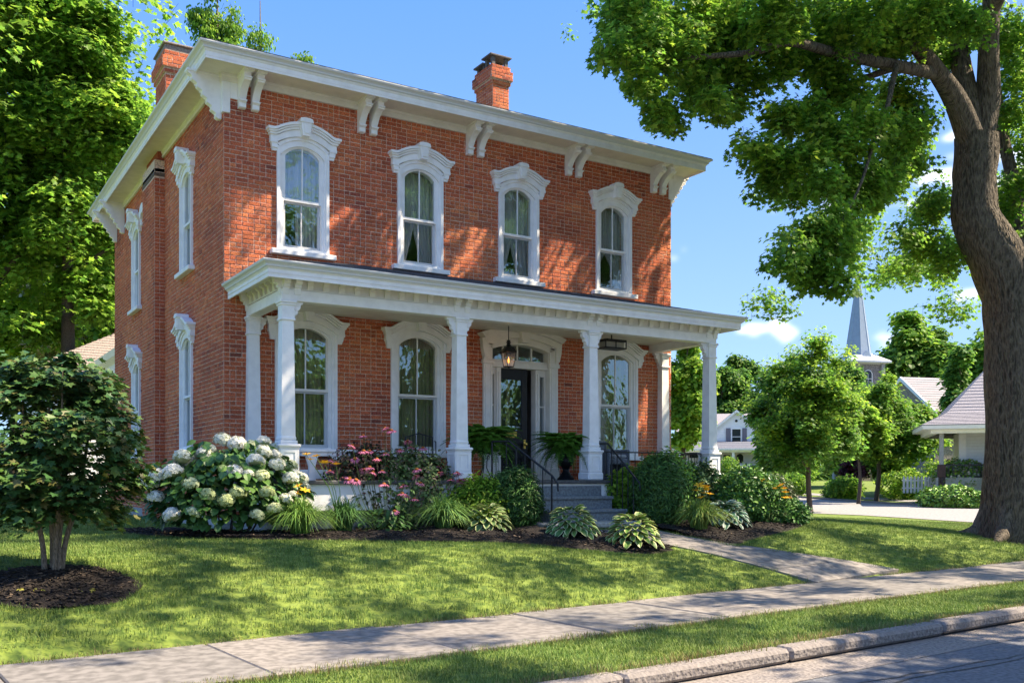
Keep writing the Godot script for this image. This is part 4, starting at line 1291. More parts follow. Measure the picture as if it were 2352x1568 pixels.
func front_steps(H: Node) -> void:
	var st := Node3D.new()
	st.name = "front_steps"; H.add_child(st, true)
	for q in [[4.72, 6.22, 1.32, 2.0, 2.36, 1.05], [4.66, 6.28, 1.10, 2.3, 2.68, 0.85]]:
		var m := M.new()
		m.box(Vector3(q[0] + 0.02, q[5] - 0.1, q[3]), Vector3(q[1] - 0.02, q[2] - 0.055, q[4] - 0.035))
		part("riser", m, MA.step, st)
		m = M.new()
		m.cbox(Vector3(q[0], q[2] - 0.055, q[3] - 0.03), Vector3(q[1], q[2], q[4]), 0.012)
		part("tread", m, MA.step, st)
	var m := M.new()
	m.box(Vector3(4.74, 1.26, 1.99), Vector3(6.2, 1.335, 2.03)); m.box(Vector3(4.74, 1.33, 1.99), Vector3(6.2, 1.50, 2.015))
	part("riser", m, MA.step, st)
	m = M.new()
	m.cbox(Vector3(4.34, 0.80, 2.3), Vector3(6.30, 0.90, 3.05), 0.02)
	m.cbox(Vector3(4.42, 0.58, 2.32), Vector3(6.26, 0.80, 3.0), 0.02)
	part("stone_slab", m, MA.stone, st)
	# two iron handrails
	for q in [[4.10, 4.62], [6.24, 6.34]]:
		var path := [Vector3(q[0], 1.60 + 0.66, 1.70), Vector3(q[0] + (0.1 if q[0] > 5 else 0.15), 2.26, 2.02), Vector3(q[1] - 0.02, 1.68, 2.78), Vector3(q[1], 1.55, 2.92), Vector3(q[1], 1.42, 2.94)]
		m = M.new()
		m.tube(path, [0.019, 0.019, 0.019, 0.019, 0.015], 8)
		var h := part("handrail", m, MA.iron, H)
		for i in 7:
			var k := i / 6.0
			var p: Vector3
			if k < 0.2: p = path[0].lerp(path[1], k / 0.2)
			else: p = path[1].lerp(path[2], (k - 0.2) / 0.8)
			var foot := 1.6 if p.z < 2.05 else (1.32 if p.z < 2.36 else (1.10 if p.z < 2.68 else 0.9))
			m = M.new()
			m.bar(Vector3(p.x, foot, p.z), p, 0.016 if i in [0, 2, 6] else 0.009, 6)
			part("rail_post" if i in [0, 2, 6] else "baluster", m, MA.iron, h)

# ---------------------------------------------------------------- other buildings
func hip_roof(m: M, x0: float, x1: float, z0: float, z1: float, y0: float, y1: float, over: float, courses: int, run := -1.0) -> void:
	# stepped courses of shingles on all four slopes, meeting at a ridge or point
	var half: float = minf(x1 - x0, z1 - z0) / 2 + over if run < 0 else run
	var prof := [Vector2(over - 0.02, y0 - 0.02), Vector2(over, y0)]
	for i in courses:
		var a := float(i) / courses; var b := float(i + 1) / courses
		prof.append(Vector2(over - half * a, lerpf(y0, y1, a) + 0.02))
		prof.append(Vector2(over - half * b, lerpf(y0, y1, b)))
	m.ring(x0, x1, z0, z1, prof)

func win(parent: Node, t: Transform3D, w: float, h: float, arched := false, bars := 1) -> void:
	# a plain far window: frame, glass, bars (origin at the middle of its sill, z outwards)
	var m := M.new()
	var f := 0.09
	m.box(Vector3(-w / 2 - f, -0.08, 0), Vector3(w / 2 + f, 0, 0.09), t)
	if arched:
		arch_band(m, w / 2, h - w * 0.4, w * 0.4, w / 2 + f, h - w * 0.4, w * 0.4 + f, 0, 0.07, t)
		for s in [-1, 1]: m.box(Vector3(minf(s * w / 2, s * (w / 2 + f)), 0, 0), Vector3(maxf(s * w / 2, s * (w / 2 + f)), h - w * 0.4, 0.068), t)
	else:
		m.box(Vector3(-w / 2 - f, h, 0), Vector3(w / 2 + f, h + f * 1.4, 0.08), t)
		for s in [-1, 1]: m.box(Vector3(minf(s * w / 2, s * (w / 2 + f)), 0, 0), Vector3(maxf(s * w / 2, s * (w / 2 + f)), h, 0.068), t)
	m.box(Vector3(-w / 2, h * 0.5 - 0.03, 0.005), Vector3(w / 2, h * 0.5 + 0.03, 0.05), t)
	if bars > 1: m.box(Vector3(-0.02, 0, 0.005), Vector3(0.02, h * (0.8 if arched else 1.0), 0.04), t)
	var o := part("window", m, MA.white, parent)
	var p := M.new()
	var pts := PackedVector2Array([Vector2(-w / 2, 0), Vector2(w / 2, 0)])
	if arched:
		var a := arc(w / 2, h - w * 0.4, w * 0.4, 8)
		a.reverse()
		pts.append_array(a)
	else: pts.append_array([Vector2(w / 2, h), Vector2(-w / 2, h)])
	part("pane", one_sided(pts, 0.01, t), MA.darkglass, o)

func back_house() -> void:
	MA.darkglass = mat("dark window", lin(0.03, 0.035, 0.04), 0.08)
	MA.brownroof = mat("weathered wood shingles", lin(0.33, 0.27, 0.235), 0.9, T.shingle, T.rough, 0.5, 1.0)
	MA.siding = mat("white clapboard", lin(0.80, 0.81, 0.82), 0.6, T.paint, null, 0, 0.6)
	MA.greyroof = mat("grey shingles", lin(0.36, 0.34, 0.36), 0.9, T.shingle, T.rough, 0.5, 0.9)
	# carriage house behind, left
	var o := thing("carriage_house", "white carriage house with brown hipped shingle roof behind the brick house", "house", Vector3(2.2, 0.75, -20.6), 0.0)
	var m := M.new()
	m.box(Vector3(-3.0, 0, -5), Vector3(5, 4.35, 1.0))
	part("wall", m, MA.siding, o)
	m = M.new()
	m.ring(-3.0, 5, -5, 1.0, [Vector2(0.0, 4.25), Vector2(0.42, 4.25), Vector2(0.42, 4.45), Vector2(0.36, 4.47)])
	part("eaves", m, MA.white, o)
	for i in 16:
		m = M.new()
		var a := i / 16.0; var b := (i + 1) / 16.0
		m.ring(-3.0, 5, -5, 1.0, [Vector2(0.43 - 3.4 * a, 4.46 + 1.9 * a), Vector2(0.43 - 3.4 * a, 4.50 + 1.9 * a), Vector2(0.43 - 3.4 * b, 4.47 + 1.9 * b)])
		part("shingle_course", m, MA.brownroof, o)
	win(o, Transform3D(Basis(), Vector3(-1.4, 2.2, 1.0)), 0.9, 1.4)
	# low back wing of the brick house with a white cornice
	o = thing("back_wing", "low rear wing of the brick house with white cornice corner", "house", Vector3(0.6, 0.7, -12.4))
	m = M.new()
	m.box(Vector3(0.2, 0, -4), Vector3(4, 4.5, 2.28))
	part("wall", m, MA.bricks[3], o)
	m = M.new()
	m.ring(0.2, 4, -4, 2.2, [Vector2(0, 4.0), Vector2(0.05, 4.1), Vector2(0.05, 4.35), Vector2(0.25, 4.45), Vector2(0.32, 4.62), Vector2(0.1, 4.7), Vector2(-2, 4.9)])
	part("cornice", m, MA.white, o)

func far_buildings() -> void:
	white_house()
	church()
	corner_house()

func white_house() -> void:
	var gx := 66.9; var gz := -55.3
	var o := thing("white_house", "far white gabled house with dark shutters and full porch", "house", Vector3(gx, 1.2, gz), deg_to_rad(-40))
	var m := M.new()
	m.box(Vector3(-5.5, 0, -7), Vector3(6.5, 4.6, -0.4)); m.box(Vector3(-2.3, 0, -4), Vector3(2.4, 5.4, 0.2))
	m.prism(PackedVector2Array([Vector2(-2.3, 5.4), Vector2(2.4, 5.4), Vector2(0.05, 7.25)]), -4, 0.2)
	m.prism(PackedVector2Array([Vector2(-3.7, 4.6), Vector2(-0.4, 4.6), Vector2(-3.7, 7.3)]), -5.5, -5.4, Transform3D(Basis(Vector3.UP, PI / 2), Vector3(0, 0, 0)))
	part("wall", m, MA.siding, o)
	# clapboards on the gable front
	for i in 10:
		m = M.new()
		m.prism(PackedVector2Array([Vector2(0, 0), Vector2(0.03, 0), Vector2(0.005, 0.2), Vector2(0, 0.2)]), -2.3, 2.4, Transform3D(Basis(Vector3.BACK, Vector3.UP, Vector3.LEFT), Vector3(0.05, 3.4 + i * 0.2, 0.2)) * Transform3D(Basis(), Vector3(0, 0, 0.05)))
		part("clapboard", m, MA.siding, o)
	m = M.new()
	# main roof, ridge across, and the cross gable
	for s in [-1.0, 1.0]:
		var a := Vector3(-6.0, 4.5, -3.7 + s * 3.8); var b := Vector3(7.0, 4.5, -3.7 + s * 3.8); var r0 := Vector3(7.0, 7.35, -3.7); var r1 := Vector3(-6.0, 7.35, -3.7)
		if s > 0: m.quad(a, b, r0, r1)
		else: m.quad(b, a, r1, r0)
	m.quad(Vector3(0.05, 7.5, 0.55), Vector3(0.05, 7.5, -4), Vector3(-2.75, 5.2, -4), Vector3(-2.75, 5.2, 0.55))
	m.quad(Vector3(0.05, 7.5, -4), Vector3(0.05, 7.5, 0.55), Vector3(2.85, 5.2, 0.55), Vector3(2.85, 5.2, -4))
	part("roof", m, MA.greyroof, o)
	m = M.new()
	for s in [-1.0, 1.0]:
		var q := PackedVector2Array([Vector2(0.05, 7.47), Vector2(0.05 + s * 2.8, 5.18), Vector2(0.05 + s * 2.8, 4.95), Vector2(0.05, 7.2)])
		m.prism(q, 0.45, 0.56)
	m.box(Vector3(-6, 4.38, 0.0), Vector3(-2.4, 4.55, 0.12)); m.box(Vector3(2.5, 4.38, 0.0), Vector3(7, 4.55, 0.12))
	part("bargeboard", m, MA.white, o)
	win(o, Transform3D(Basis(), Vector3(0.05, 3.95, 0.27)), 0.85, 1.55)
	for s in [-1.0, 1.0]:
		m = M.new()
		m.box(Vector3(0.05 + s * 0.82 - 0.22, 3.9, 0.26), Vector3(0.05 + s * 0.82 + 0.22, 5.6, 0.33))
		part("shutter", m, mat("grey shutters", lin(0.16, 0.15, 0.18), 0.6), o)
	m = M.new()
	m.lathe([Vector2(0.14, 0), Vector2(0.14, 0.05), Vector2(0, 0.05)], 10, Transform3D(Basis(Vector3.RIGHT, PI / 2), Vector3(0.05, 6.35, 0.2)))
	part("gable_vent", m, MA.darkglass, o)
	win(o, Transform3D(Basis(), Vector3(-4.2, 2.6, -0.4)), 0.9, 1.5)
	# porch roof, posts, rail, door
	m = M.new()
	hip_roof(m, -6.5, 6.0, -1, 2.6, 3.45, 4.25, 0.35, 4, 2.2)
	part("porch_roof", m, mat("blue grey shingles", lin(0.17, 0.18, 0.22), 0.9, T.shingle, null, 0, 0.8), o)
	m = M.new()
	m.ring(-6.5, 6, -1, 2.6, [Vector2(-0.1, 3.1), Vector2(0.05, 3.1), Vector2(0.1, 3.25), Vector2(0.35, 3.3), Vector2(0.36, 3.46)])
	part("porch_cornice", m, MA.white, o)
	m = M.new()
	m.box(Vector3(-6.5, 0, -0.4), Vector3(6, 0.95, 2.6))
	part("porch_floor", m, mat("brick plinth", lin(0.2, 0.1, 0.075), 0.9, T.grain, null, 0, 0.8), o)
	for x in [-6.3, -3.0, -0.45, 2.1, 5.8]:
		m = M.new()
		m.cbox(Vector3(x - 0.13, 0.95, 2.3), Vector3(x + 0.13, 3.15, 2.56), 0.02)
		part("porch_post", m, MA.white, o)
	for q in [[-6.2, -3.1], [-2.9, 1.2], [3.6, 5.7]]:
		m = M.new()
		m.box(Vector3(q[0], 1.82, 2.38), Vector3(q[1], 1.9, 2.46)); m.box(Vector3(q[0], 1.05, 2.4), Vector3(q[1], 1.11, 2.44))
		var r := part("porch_rail", m, MA.white, o)
		var n := int((q[1] - q[0]) / 0.2)
		for i in n:
			m = M.new()
			var x: float = q[0] + (i + 0.5) * (q[1] - q[0]) / n
			m.box(Vector3(x - 0.035, 1.1, 2.4), Vector3(x + 0.035, 1.83, 2.44))
			part("baluster", m, MA.white, r)
	m = M.new()
	m.box(Vector3(1.25, 0.95, -0.4), Vector3(2.05, 3.0, -0.3))
	part("door", m, mat("dark red door", lin(0.10, 0.03, 0.025), 0.5), o)
	win(o, Transform3D(Basis(), Vector3(-0.9, 1.4, 0.21)), 0.7, 1.5)
	win(o, Transform3D(Basis(), Vector3(0.4, 1.1, 0.21)), 0.7, 1.9, true)

func church() -> void:
	var turn := deg_to_rad(-18)
	MA.rubble = mat("rubble stone", lin(0.34, 0.30, 0.27), 0.95, T.stone, T.stone, 3.0, 0.35)
	MA.spire = mat("painted metal spire", lin(0.27, 0.34, 0.43), 0.45, T.paint, null, 0, 0.15)
	var o := thing("church", "stone church with tall pale blue spire beyond the street trees", "church", Vector3(112.6, 1.2, -76.3), turn)
	var m := M.new()
	var s := 2.35
	m.box(Vector3(-s, -1, -s), Vector3(s, 17.0, s))
	part("tower", m, MA.rubble, o)
	m = M.new()
	for x in [-1, 1]:
		for z in [-1, 1]:
			m.cbox(Vector3(x * s - 0.3, -1, z * s - 0.3), Vector3(x * s + 0.3, 17.0, z * s + 0.3), 0.05)
	part("corner_quoins", m, MA.stone, o)
	m = M.new()
	m.ring(-s, s, -s, s, [Vector2(0, 16.9), Vector2(0.3, 17.0), Vector2(0.9, 17.1), Vector2(0.92, 17.35), Vector2(-0.6, 18.3)])
	part("tower_eaves", m, mat("pale lead", lin(0.62, 0.64, 0.67), 0.5), o)
	# the spire: eight sides, broached from the square
	m = M.new()
	var tip := Vector3(0, 31.4, 0)
	var pts := []
	for i in 8:
		var a := PI / 8 + i * PI / 4
		pts.append(Vector3(cos(a) * 1.95, 17.75, -sin(a) * 1.95))
	for i in 8:
		var a: Vector3 = pts[i]; var b: Vector3 = pts[(i + 1) % 8]
		m.tri(a, b, tip)
	part("spire", m, MA.spire, o)
	for i in 8:
		m = M.new()
		m.bar(pts[i] + Vector3(0, 0.02, 0), tip - Vector3(0, 0.15, 0), 0.045, 5)
		part("spire_rib", m, MA.spire, o)
	m = M.new()
	for i in 4:
		var t := Transform3D(Basis(Vector3.UP, i * PI / 2), Vector3.ZERO)
		m.prism(PackedVector2Array([Vector2(-1.3, 17.5), Vector2(1.3, 17.5), Vector2(0, 18.9)]), 1.0, 2.2, t)
	part("lucarne", m, MA.spire, o)
	m = M.new()
	m.lathe([Vector2(0, 31.25), Vector2(0.22, 31.4), Vector2(0.1, 31.65), Vector2(0.05, 31.8)], 10)
	m.bar(Vector3(0, 31.7, 0), Vector3(0, 33.1, 0), 0.035); m.bar(Vector3(-0.4, 32.7, 0), Vector3(0.4, 32.7, 0), 0.035)
	part("cross", m, MA.iron, o)
	for i in 4:
		var t := Transform3D(Basis(Vector3.UP, i * PI / 2), Vector3.ZERO) * Transform3D(Basis(), Vector3(0, 13.6, s + 0.01))
		win(o, t, 1.2, 2.4, true, 2)
	# nave: gable towards the viewer's left, roof falling to the right
	var n := Vector3(-3.2, 0, 14.7)
	m = M.new()
	m.box(n + Vector3(0, -1, -6.2), n + Vector3(24, 9.0, 6.2))
	m.prism(PackedVector2Array([Vector2(-6.2, 9.0), Vector2(6.2, 9.0), Vector2(0, 13.4)]), 0.0, 24.0, Transform3D(Basis(Vector3.FORWARD, Vector3.UP, Vector3.RIGHT), n))
	part("nave_wall", m, MA.rubble, o)
	m = M.new()
	for k in [-1.0, 1.0]:
		for i in 14:
			var a := i / 14.0; var b := (i + 1) / 14.0
			var z0: float = k * 6.9 * (1 - a); var z1: float = k * 6.9 * (1 - b)
			var q := [n + Vector3(-0.35, lerpf(8.75, 13.7, a) + 0.05, z0), n + Vector3(24.4, lerpf(8.75, 13.7, a) + 0.05, z0), n + Vector3(24.4, lerpf(8.75, 13.7, b), z1), n + Vector3(-0.35, lerpf(8.75, 13.7, b), z1)]
			if k > 0: m.quad(q[0], q[1], q[2], q[3])
			else: m.quad(q[3], q[2], q[1], q[0])
	part("nave_roof", m, MA.greyroof, o)
	m = M.new()
	for k in [-1.0, 1.0]:
		m.prism(PackedVector2Array([Vector2(0, 13.72), Vector2(k * 6.95, 8.75), Vector2(k * 6.95, 8.3), Vector2(0, 13.2)]), -0.5, -0.25, Transform3D(Basis(Vector3.FORWARD, Vector3.UP, Vector3.RIGHT), n))
	part("bargeboard", m, mat("blue white trim", lin(0.66, 0.70, 0.74), 0.5), o)
	for k in [-1, 0, 1]:
		win(o, Transform3D(Basis(Vector3.BACK, Vector3.UP, Vector3.LEFT), n + Vector3(-0.02, 3.0 + (1.6 if k == 0 else 0.0), k * 3.2)), 1.3, 4.0, true, 2)

func corner_house() -> void:
	var o := thing("corner_house", "pale house with broad grey hipped porch roof behind the large trunk", "house", Vector3(43.4, 0.75, -16.9), deg_to_rad(-50))
	var m := M.new()
	m.box(Vector3(1.9, 0, -7), Vector3(10, 3.6, -1.4))
	part("wall", m, mat("cream siding", lin(0.66, 0.64, 0.60), 0.7, T.paint, null, 0, 0.6), o)
	for i in 14:
		m = M.new()
		m.box(Vector3(1.88, 1.1 + i * 0.18, -1.41), Vector3(3.1, 1.1 + i * 0.18 + 0.165, -1.375))
		part("clapboard", m, MA.siding, o)
	m = M.new()
	m.box(Vector3(1.55, 0.9, -1.6), Vector3(1.9, 3.6, -1.3)); m.box(Vector3(3.1, 0.9, -1.5), Vector3(3.2, 3.6, -1.34))
	part("corner_board", m, MA.white, o)
	m = M.new()
	m.box(Vector3(3.2, 0.9, -1.45), Vector3(3.75, 3.55, -1.28))
	part("brown_board", m, mat("brown timber", lin(0.24, 0.13, 0.07), 0.7), o)
	win(o, Transform3D(Basis(), Vector3(4.5, 1.25, -1.4)), 0.95, 2.0)
	win(o, Transform3D(Basis(), Vector3(7.5, 1.25, -1.4)), 0.95, 2.0)
	m = M.new()
	m.box(Vector3(0.2, 0, -6), Vector3(10, 0.95, 0.6))
	part("porch_floor", m, MA.stone, o)
	for x in [0.45, 4.0, 8.0]:
		m = M.new()
		m.cbox(Vector3(x - 0.2, 0, 0.2), Vector3(x + 0.2, 1.65, 0.6), 0.02)
		var p := part("porch_post", m, mat("dark brick pier", lin(0.10, 0.06, 0.05), 0.9, T.grain, null, 0, 1.0), o)
		m = M.new()
		m.cbox(Vector3(x - 0.11, 1.65, 0.28), Vector3(x + 0.11, 3.5, 0.5), 0.02)
		part("shaft", m, MA.stone, p)
	m = M.new()
	m.box(Vector3(0.6, 1.6, 0.36), Vector3(9, 1.68, 0.44)); m.box(Vector3(0.6, 1.0, 0.38), Vector3(9, 1.05, 0.42))
	var r := part("porch_rail", m, MA.iron, o)
	for i in 40:
		m = M.new()
		m.box(Vector3(0.8 + i * 0.2, 1.04, 0.38), Vector3(0.84 + i * 0.2, 1.61, 0.42))
		part("baluster", m, MA.iron, r)
	m = M.new()
	m.ring(0.0, 10, -7, 0.6, [Vector2(-0.3, 3.36), Vector2(0.1, 3.36), Vector2(0.12, 3.55), Vector2(0.55, 3.58), Vector2(0.6, 3.78)])
	part("eaves", m, MA.white, o)
	for i in 26:
		m = M.new()
		var yy := func(k: float) -> float: return 3.8 + (k * 2.2 if k < 0.32 else 0.704 + (k - 0.32) * 4.9)
		var a := i / 26.0; var b := (i + 1) / 26.0
		m.ring(0, 10, -7, 0.6, [Vector2(0.62 - 4.4 * a, yy.call(a) - 0.01), Vector2(0.62 - 4.4 * a, yy.call(a) + 0.035), Vector2(0.62 - 4.4 * b, yy.call(b))])
		part("shingle_course", m, MA.greyroof, o)

# ---------------------------------------------------------------- leaves and trees
const MAPLE := [[0.0, 0.0], [0.16, 0.04], [0.46, 0.10], [0.30, 0.30], [0.54, 0.62], [0.20, 0.58], [0.0, 1.0]]

func leaf(m: M, t: Transform3D, kind: int, w: float, c: Color, c2 := Color.TRANSPARENT) -> void:
	# unit leaf along +y, facing +z, folded along the midrib; 0 = lobed, 1 = oval, 2 = narrow, 3 = two-tone oval
	m.col = c
	var fold := 0.16
	if kind == 0:
		for s in [-1.0, 1.0]:
			var mid := t * Vector3(0, 0.4, 0)
			for i in 6:
				var a: Array = MAPLE[i]; var b: Array = MAPLE[i + 1]
				var p := t * Vector3(s * a[0] * w, a[1], absf(a[0]) * fold - 0.08 * a[1] * a[1]); var q := t * Vector3(s * b[0] * w, b[1], absf(b[0]) * fold - 0.08 * b[1] * b[1])
				if s > 0: m.tri(mid, p, q)
				else: m.tri(mid, q, p)
	else:
		var ys := [0.0, 0.22, 0.55, 0.82, 1.0]
		var ws := [0.02, 0.42, 0.5, 0.3, 0.0]
		if kind == 2: ws = [0.2, 0.45, 0.5, 0.35, 0.0]
		for i in 4:
			for s in [-1.0, 1.0]:
				var z0: float = -0.22 * ys[i] * ys[i]; var z1: float = -0.22 * ys[i + 1] * ys[i + 1]
				var a := t * Vector3(0, ys[i], z0); var b := t * Vector3(0, ys[i + 1], z1)
				var p := t * Vector3(s * ws[i] * w, ys[i], z0 + ws[i] * fold); var q := t * Vector3(s * ws[i + 1] * w, ys[i + 1], z1 + ws[i + 1] * fold)
				if kind == 3:
					var pm := a.lerp(p, 0.68); var qm := b.lerp(q, 0.68)
					m.col = c
					if s > 0: m.quad(a, pm, qm, b)
					else: m.quad(b, qm, pm, a)
					m.col = c2
					if s > 0: m.quad(pm, p, q, qm)
					else: m.quad(qm, q, p, pm)
				elif s > 0: m.quad(a, p, q, b)
				else: m.quad(b, q, p, a)

func aim(dir: Vector3, up: Vector3, size: float, at: Vector3) -> Transform3D:
	# leaf axes: y along dir, z (its face) towards up
	var y := dir.normalized()
	var x := y.cross(up)
	if x.length() < 0.01: x = y.cross(Vector3(0.3, 0.2, 1))
	x = x.normalized()
	return Transform3D(Basis(x, y, x.cross(y)) * Basis.from_scale(Vector3.ONE * size), at)

func cluster(n: int, rad: float, size: float, kind: int, w: float, cols: Array, flat := 0.5, droop := 0.3) -> ArrayMesh:
	# a spray of leaves about one twig
	var m := M.new()
	for i in n:
		var p := rdir() * rad * pow(rng.randf(), 0.5)
		p.y *= flat
		var out := Vector3(p.x, 0, p.z).normalized() + Vector3(rv(-0.7, 0.7), rv(-0.4, 0.3) - droop, rv(-0.7, 0.7))
		var face := Vector3(rv(-0.8, 0.8), 1.0, rv(-0.8, 0.8)) + Vector3(p.x, 0, p.z) / rad * 0.5
		var c: Color = cols[rng.randi() % cols.size()]
		var k := rv(0.8, 1.2)
		leaf(m, aim(out, face, size * rv(0.7, 1.2), p), kind, w, Color(c.r * k, c.g * k, c.b * k))
	# the twig
	m.col = Color(0.05, 0.04, 0.03)
	m.bar(Vector3(0, -rad * flat * 0.7, 0), Vector3(rv(-0.2, 0.2) * rad, rad * flat * 0.7, rv(-0.2, 0.2) * rad), size * 0.035, 3)
	return m.mesh()

const GREEN := [Color(0.125, 0.265, 0.040), Color(0.155, 0.320, 0.045), Color(0.095, 0.215, 0.038), Color(0.205, 0.360, 0.050)]
const YELLOWG := [Color(0.262, 0.436, 0.050), Color(0.340, 0.499, 0.057), Color(0.194, 0.374, 0.045), Color(0.159, 0.313, 0.037)]
const DARKG := [Color(0.064, 0.163, 0.033), Color(0.091, 0.213, 0.037), Color(0.050, 0.130, 0.031)]
const BLUEG := [Color(0.053, 0.112, 0.045), Color(0.075, 0.135, 0.057)]
const PLUM := [Color(0.083, 0.027, 0.039), Color(0.120, 0.036, 0.048), Color(0.060, 0.024, 0.030)]
const PALE := [Color(0.34, 0.36, 0.20), Color(0.24, 0.30, 0.12), Color(0.42, 0.41, 0.28)]

func fill(blobs: Array, xf: Array, cols: Array, size: float, tint: float, shell := 0.45) -> void:
	# blobs: [x, y, z, radius, copies, flatten]
	for b in blobs:
		var c := Vector3(b[0], b[1], b[2])
		var fl: float = b[5] if b.size() > 5 else 0.8
		for i in int(b[4]):
			var d := rdir()
			var r: float = b[3] * (pow(rng.randf(), shell) if shell > 0.0 else clampf(absf(rng.randfn(0.0, 0.66)), 0.0, 1.7))
			var p := c + Vector3(d.x * r, d.y * r * fl, d.z * r)
			var lean := Basis(Vector3(-d.z, 0, d.x).normalized() if absf(d.y) < 0.99 else Vector3.RIGHT, rv(-0.2, 0.5) * -1.0)
			xf.append(Transform3D(lean * Basis(Vector3.UP, rv(0, TAU)) * Basis.from_scale(Vector3.ONE * size * rv(0.7, 1.25)), p))
			var k := 1.0 + rv(-tint, tint)
			cols.append(Color(k * rv(0.9, 1.12), k, k * rv(0.85, 1.1)))

func limb(nm: String, parent: Node, pts: Array, m: Material, seg := 10, rough := 0.0, off := Vector3.ZERO) -> void:
	var path := []; var rad := []
	var n := pts.size()
	for i in n - 1:
		var g := func(k: int) -> Vector3: return Vector3(pts[clampi(k, 0, n - 1)][0], pts[clampi(k, 0, n - 1)][1], pts[clampi(k, 0, n - 1)][2]) - off
		for k in 5:
			var t := k / 5.0
			path.append((g.call(i) as Vector3).cubic_interpolate(g.call(i + 1), g.call(i - 1), g.call(i + 2), t))
			rad.append(lerpf(pts[i][3], pts[i + 1][3], t))
	path.append(Vector3(pts[-1][0], pts[-1][1], pts[-1][2]) - off)
	rad.append(pts[-1][3])
	var mm := M.new()
	mm.tube(path, rad, seg, rough)
	part(nm, mm, m, parent)

# a whole tree: trunk, limbs to its clumps, crown. spec: height, crown centre height, crown radii, clumps, copies in each
func tree(nm: String, label: String, at: Vector2, h: float, cy: float, rx: float, ry: float, clumps: int, per: int, meshes: Array, size: float, tr: float, m: Material, bark: Material, group := "", gapy := 0.75, limbs := 5) -> Node3D:
	var o := thing(nm, label, "tree", Vector3(at.x, ground(at.x, at.y) - 0.05, at.y), 0, group)
	var blobs := []
	clumps = int(clumps * 1.5)
	per = int(per * 0.7)
	for i in clumps:
		var d := rdir()
		var q := pow(rng.randf(), 0.42) * rv(0.85, 1.12)
		var c := Vector3(d.x * rx * q * 0.8, cy + d.y * ry * q * 0.85, d.z * rx * q * 0.8)
		# rounder below, narrower on top
		var up := clampf((c.y - cy) / ry, -1, 1)
		if up > 0: c.x *= 1.0 - 0.45 * up; c.z *= 1.0 - 0.45 * up
		blobs.append([c.x, c.y, c.z, minf(rx, ry) * rv(0.13, 0.36), per, gapy])
	limb("trunk", o, [[0, 0, 0, tr * 1.35], [rv(-0.05, 0.05), h * 0.04, 0, tr], [rv(-0.1, 0.1), h * 0.25, rv(-0.1, 0.1), tr * 0.82], [rv(-0.2, 0.2), h * 0.55, rv(-0.2, 0.2), tr * 0.5], [rv(-0.2, 0.2), h * 0.9, rv(-0.2, 0.2), tr * 0.12]], bark, 10, 0.03)
	for i in mini(limbs, clumps):
		var b: Array = blobs[i]
		var y0 := clampf(b[1] - Vector2(b[0], b[2]).length() * 0.9, h * 0.18, h * 0.7)
		limb("limb", o, [[0, y0, 0, tr * 0.4], [b[0] * 0.5, lerpf(y0, b[1], 0.6), b[2] * 0.5, tr * 0.25], [b[0], b[1], b[2], tr * 0.08]], bark, 6)
	for k in meshes.size():
		var xf := []; var cols := []
		var sub := []
		for i in range(k, blobs.size(), meshes.size()): sub.append(blobs[i])
		fill(sub, xf, cols, size, 0.2, -1.0)
		copies("crown", meshes[k], m, xf, cols, o)
	return o

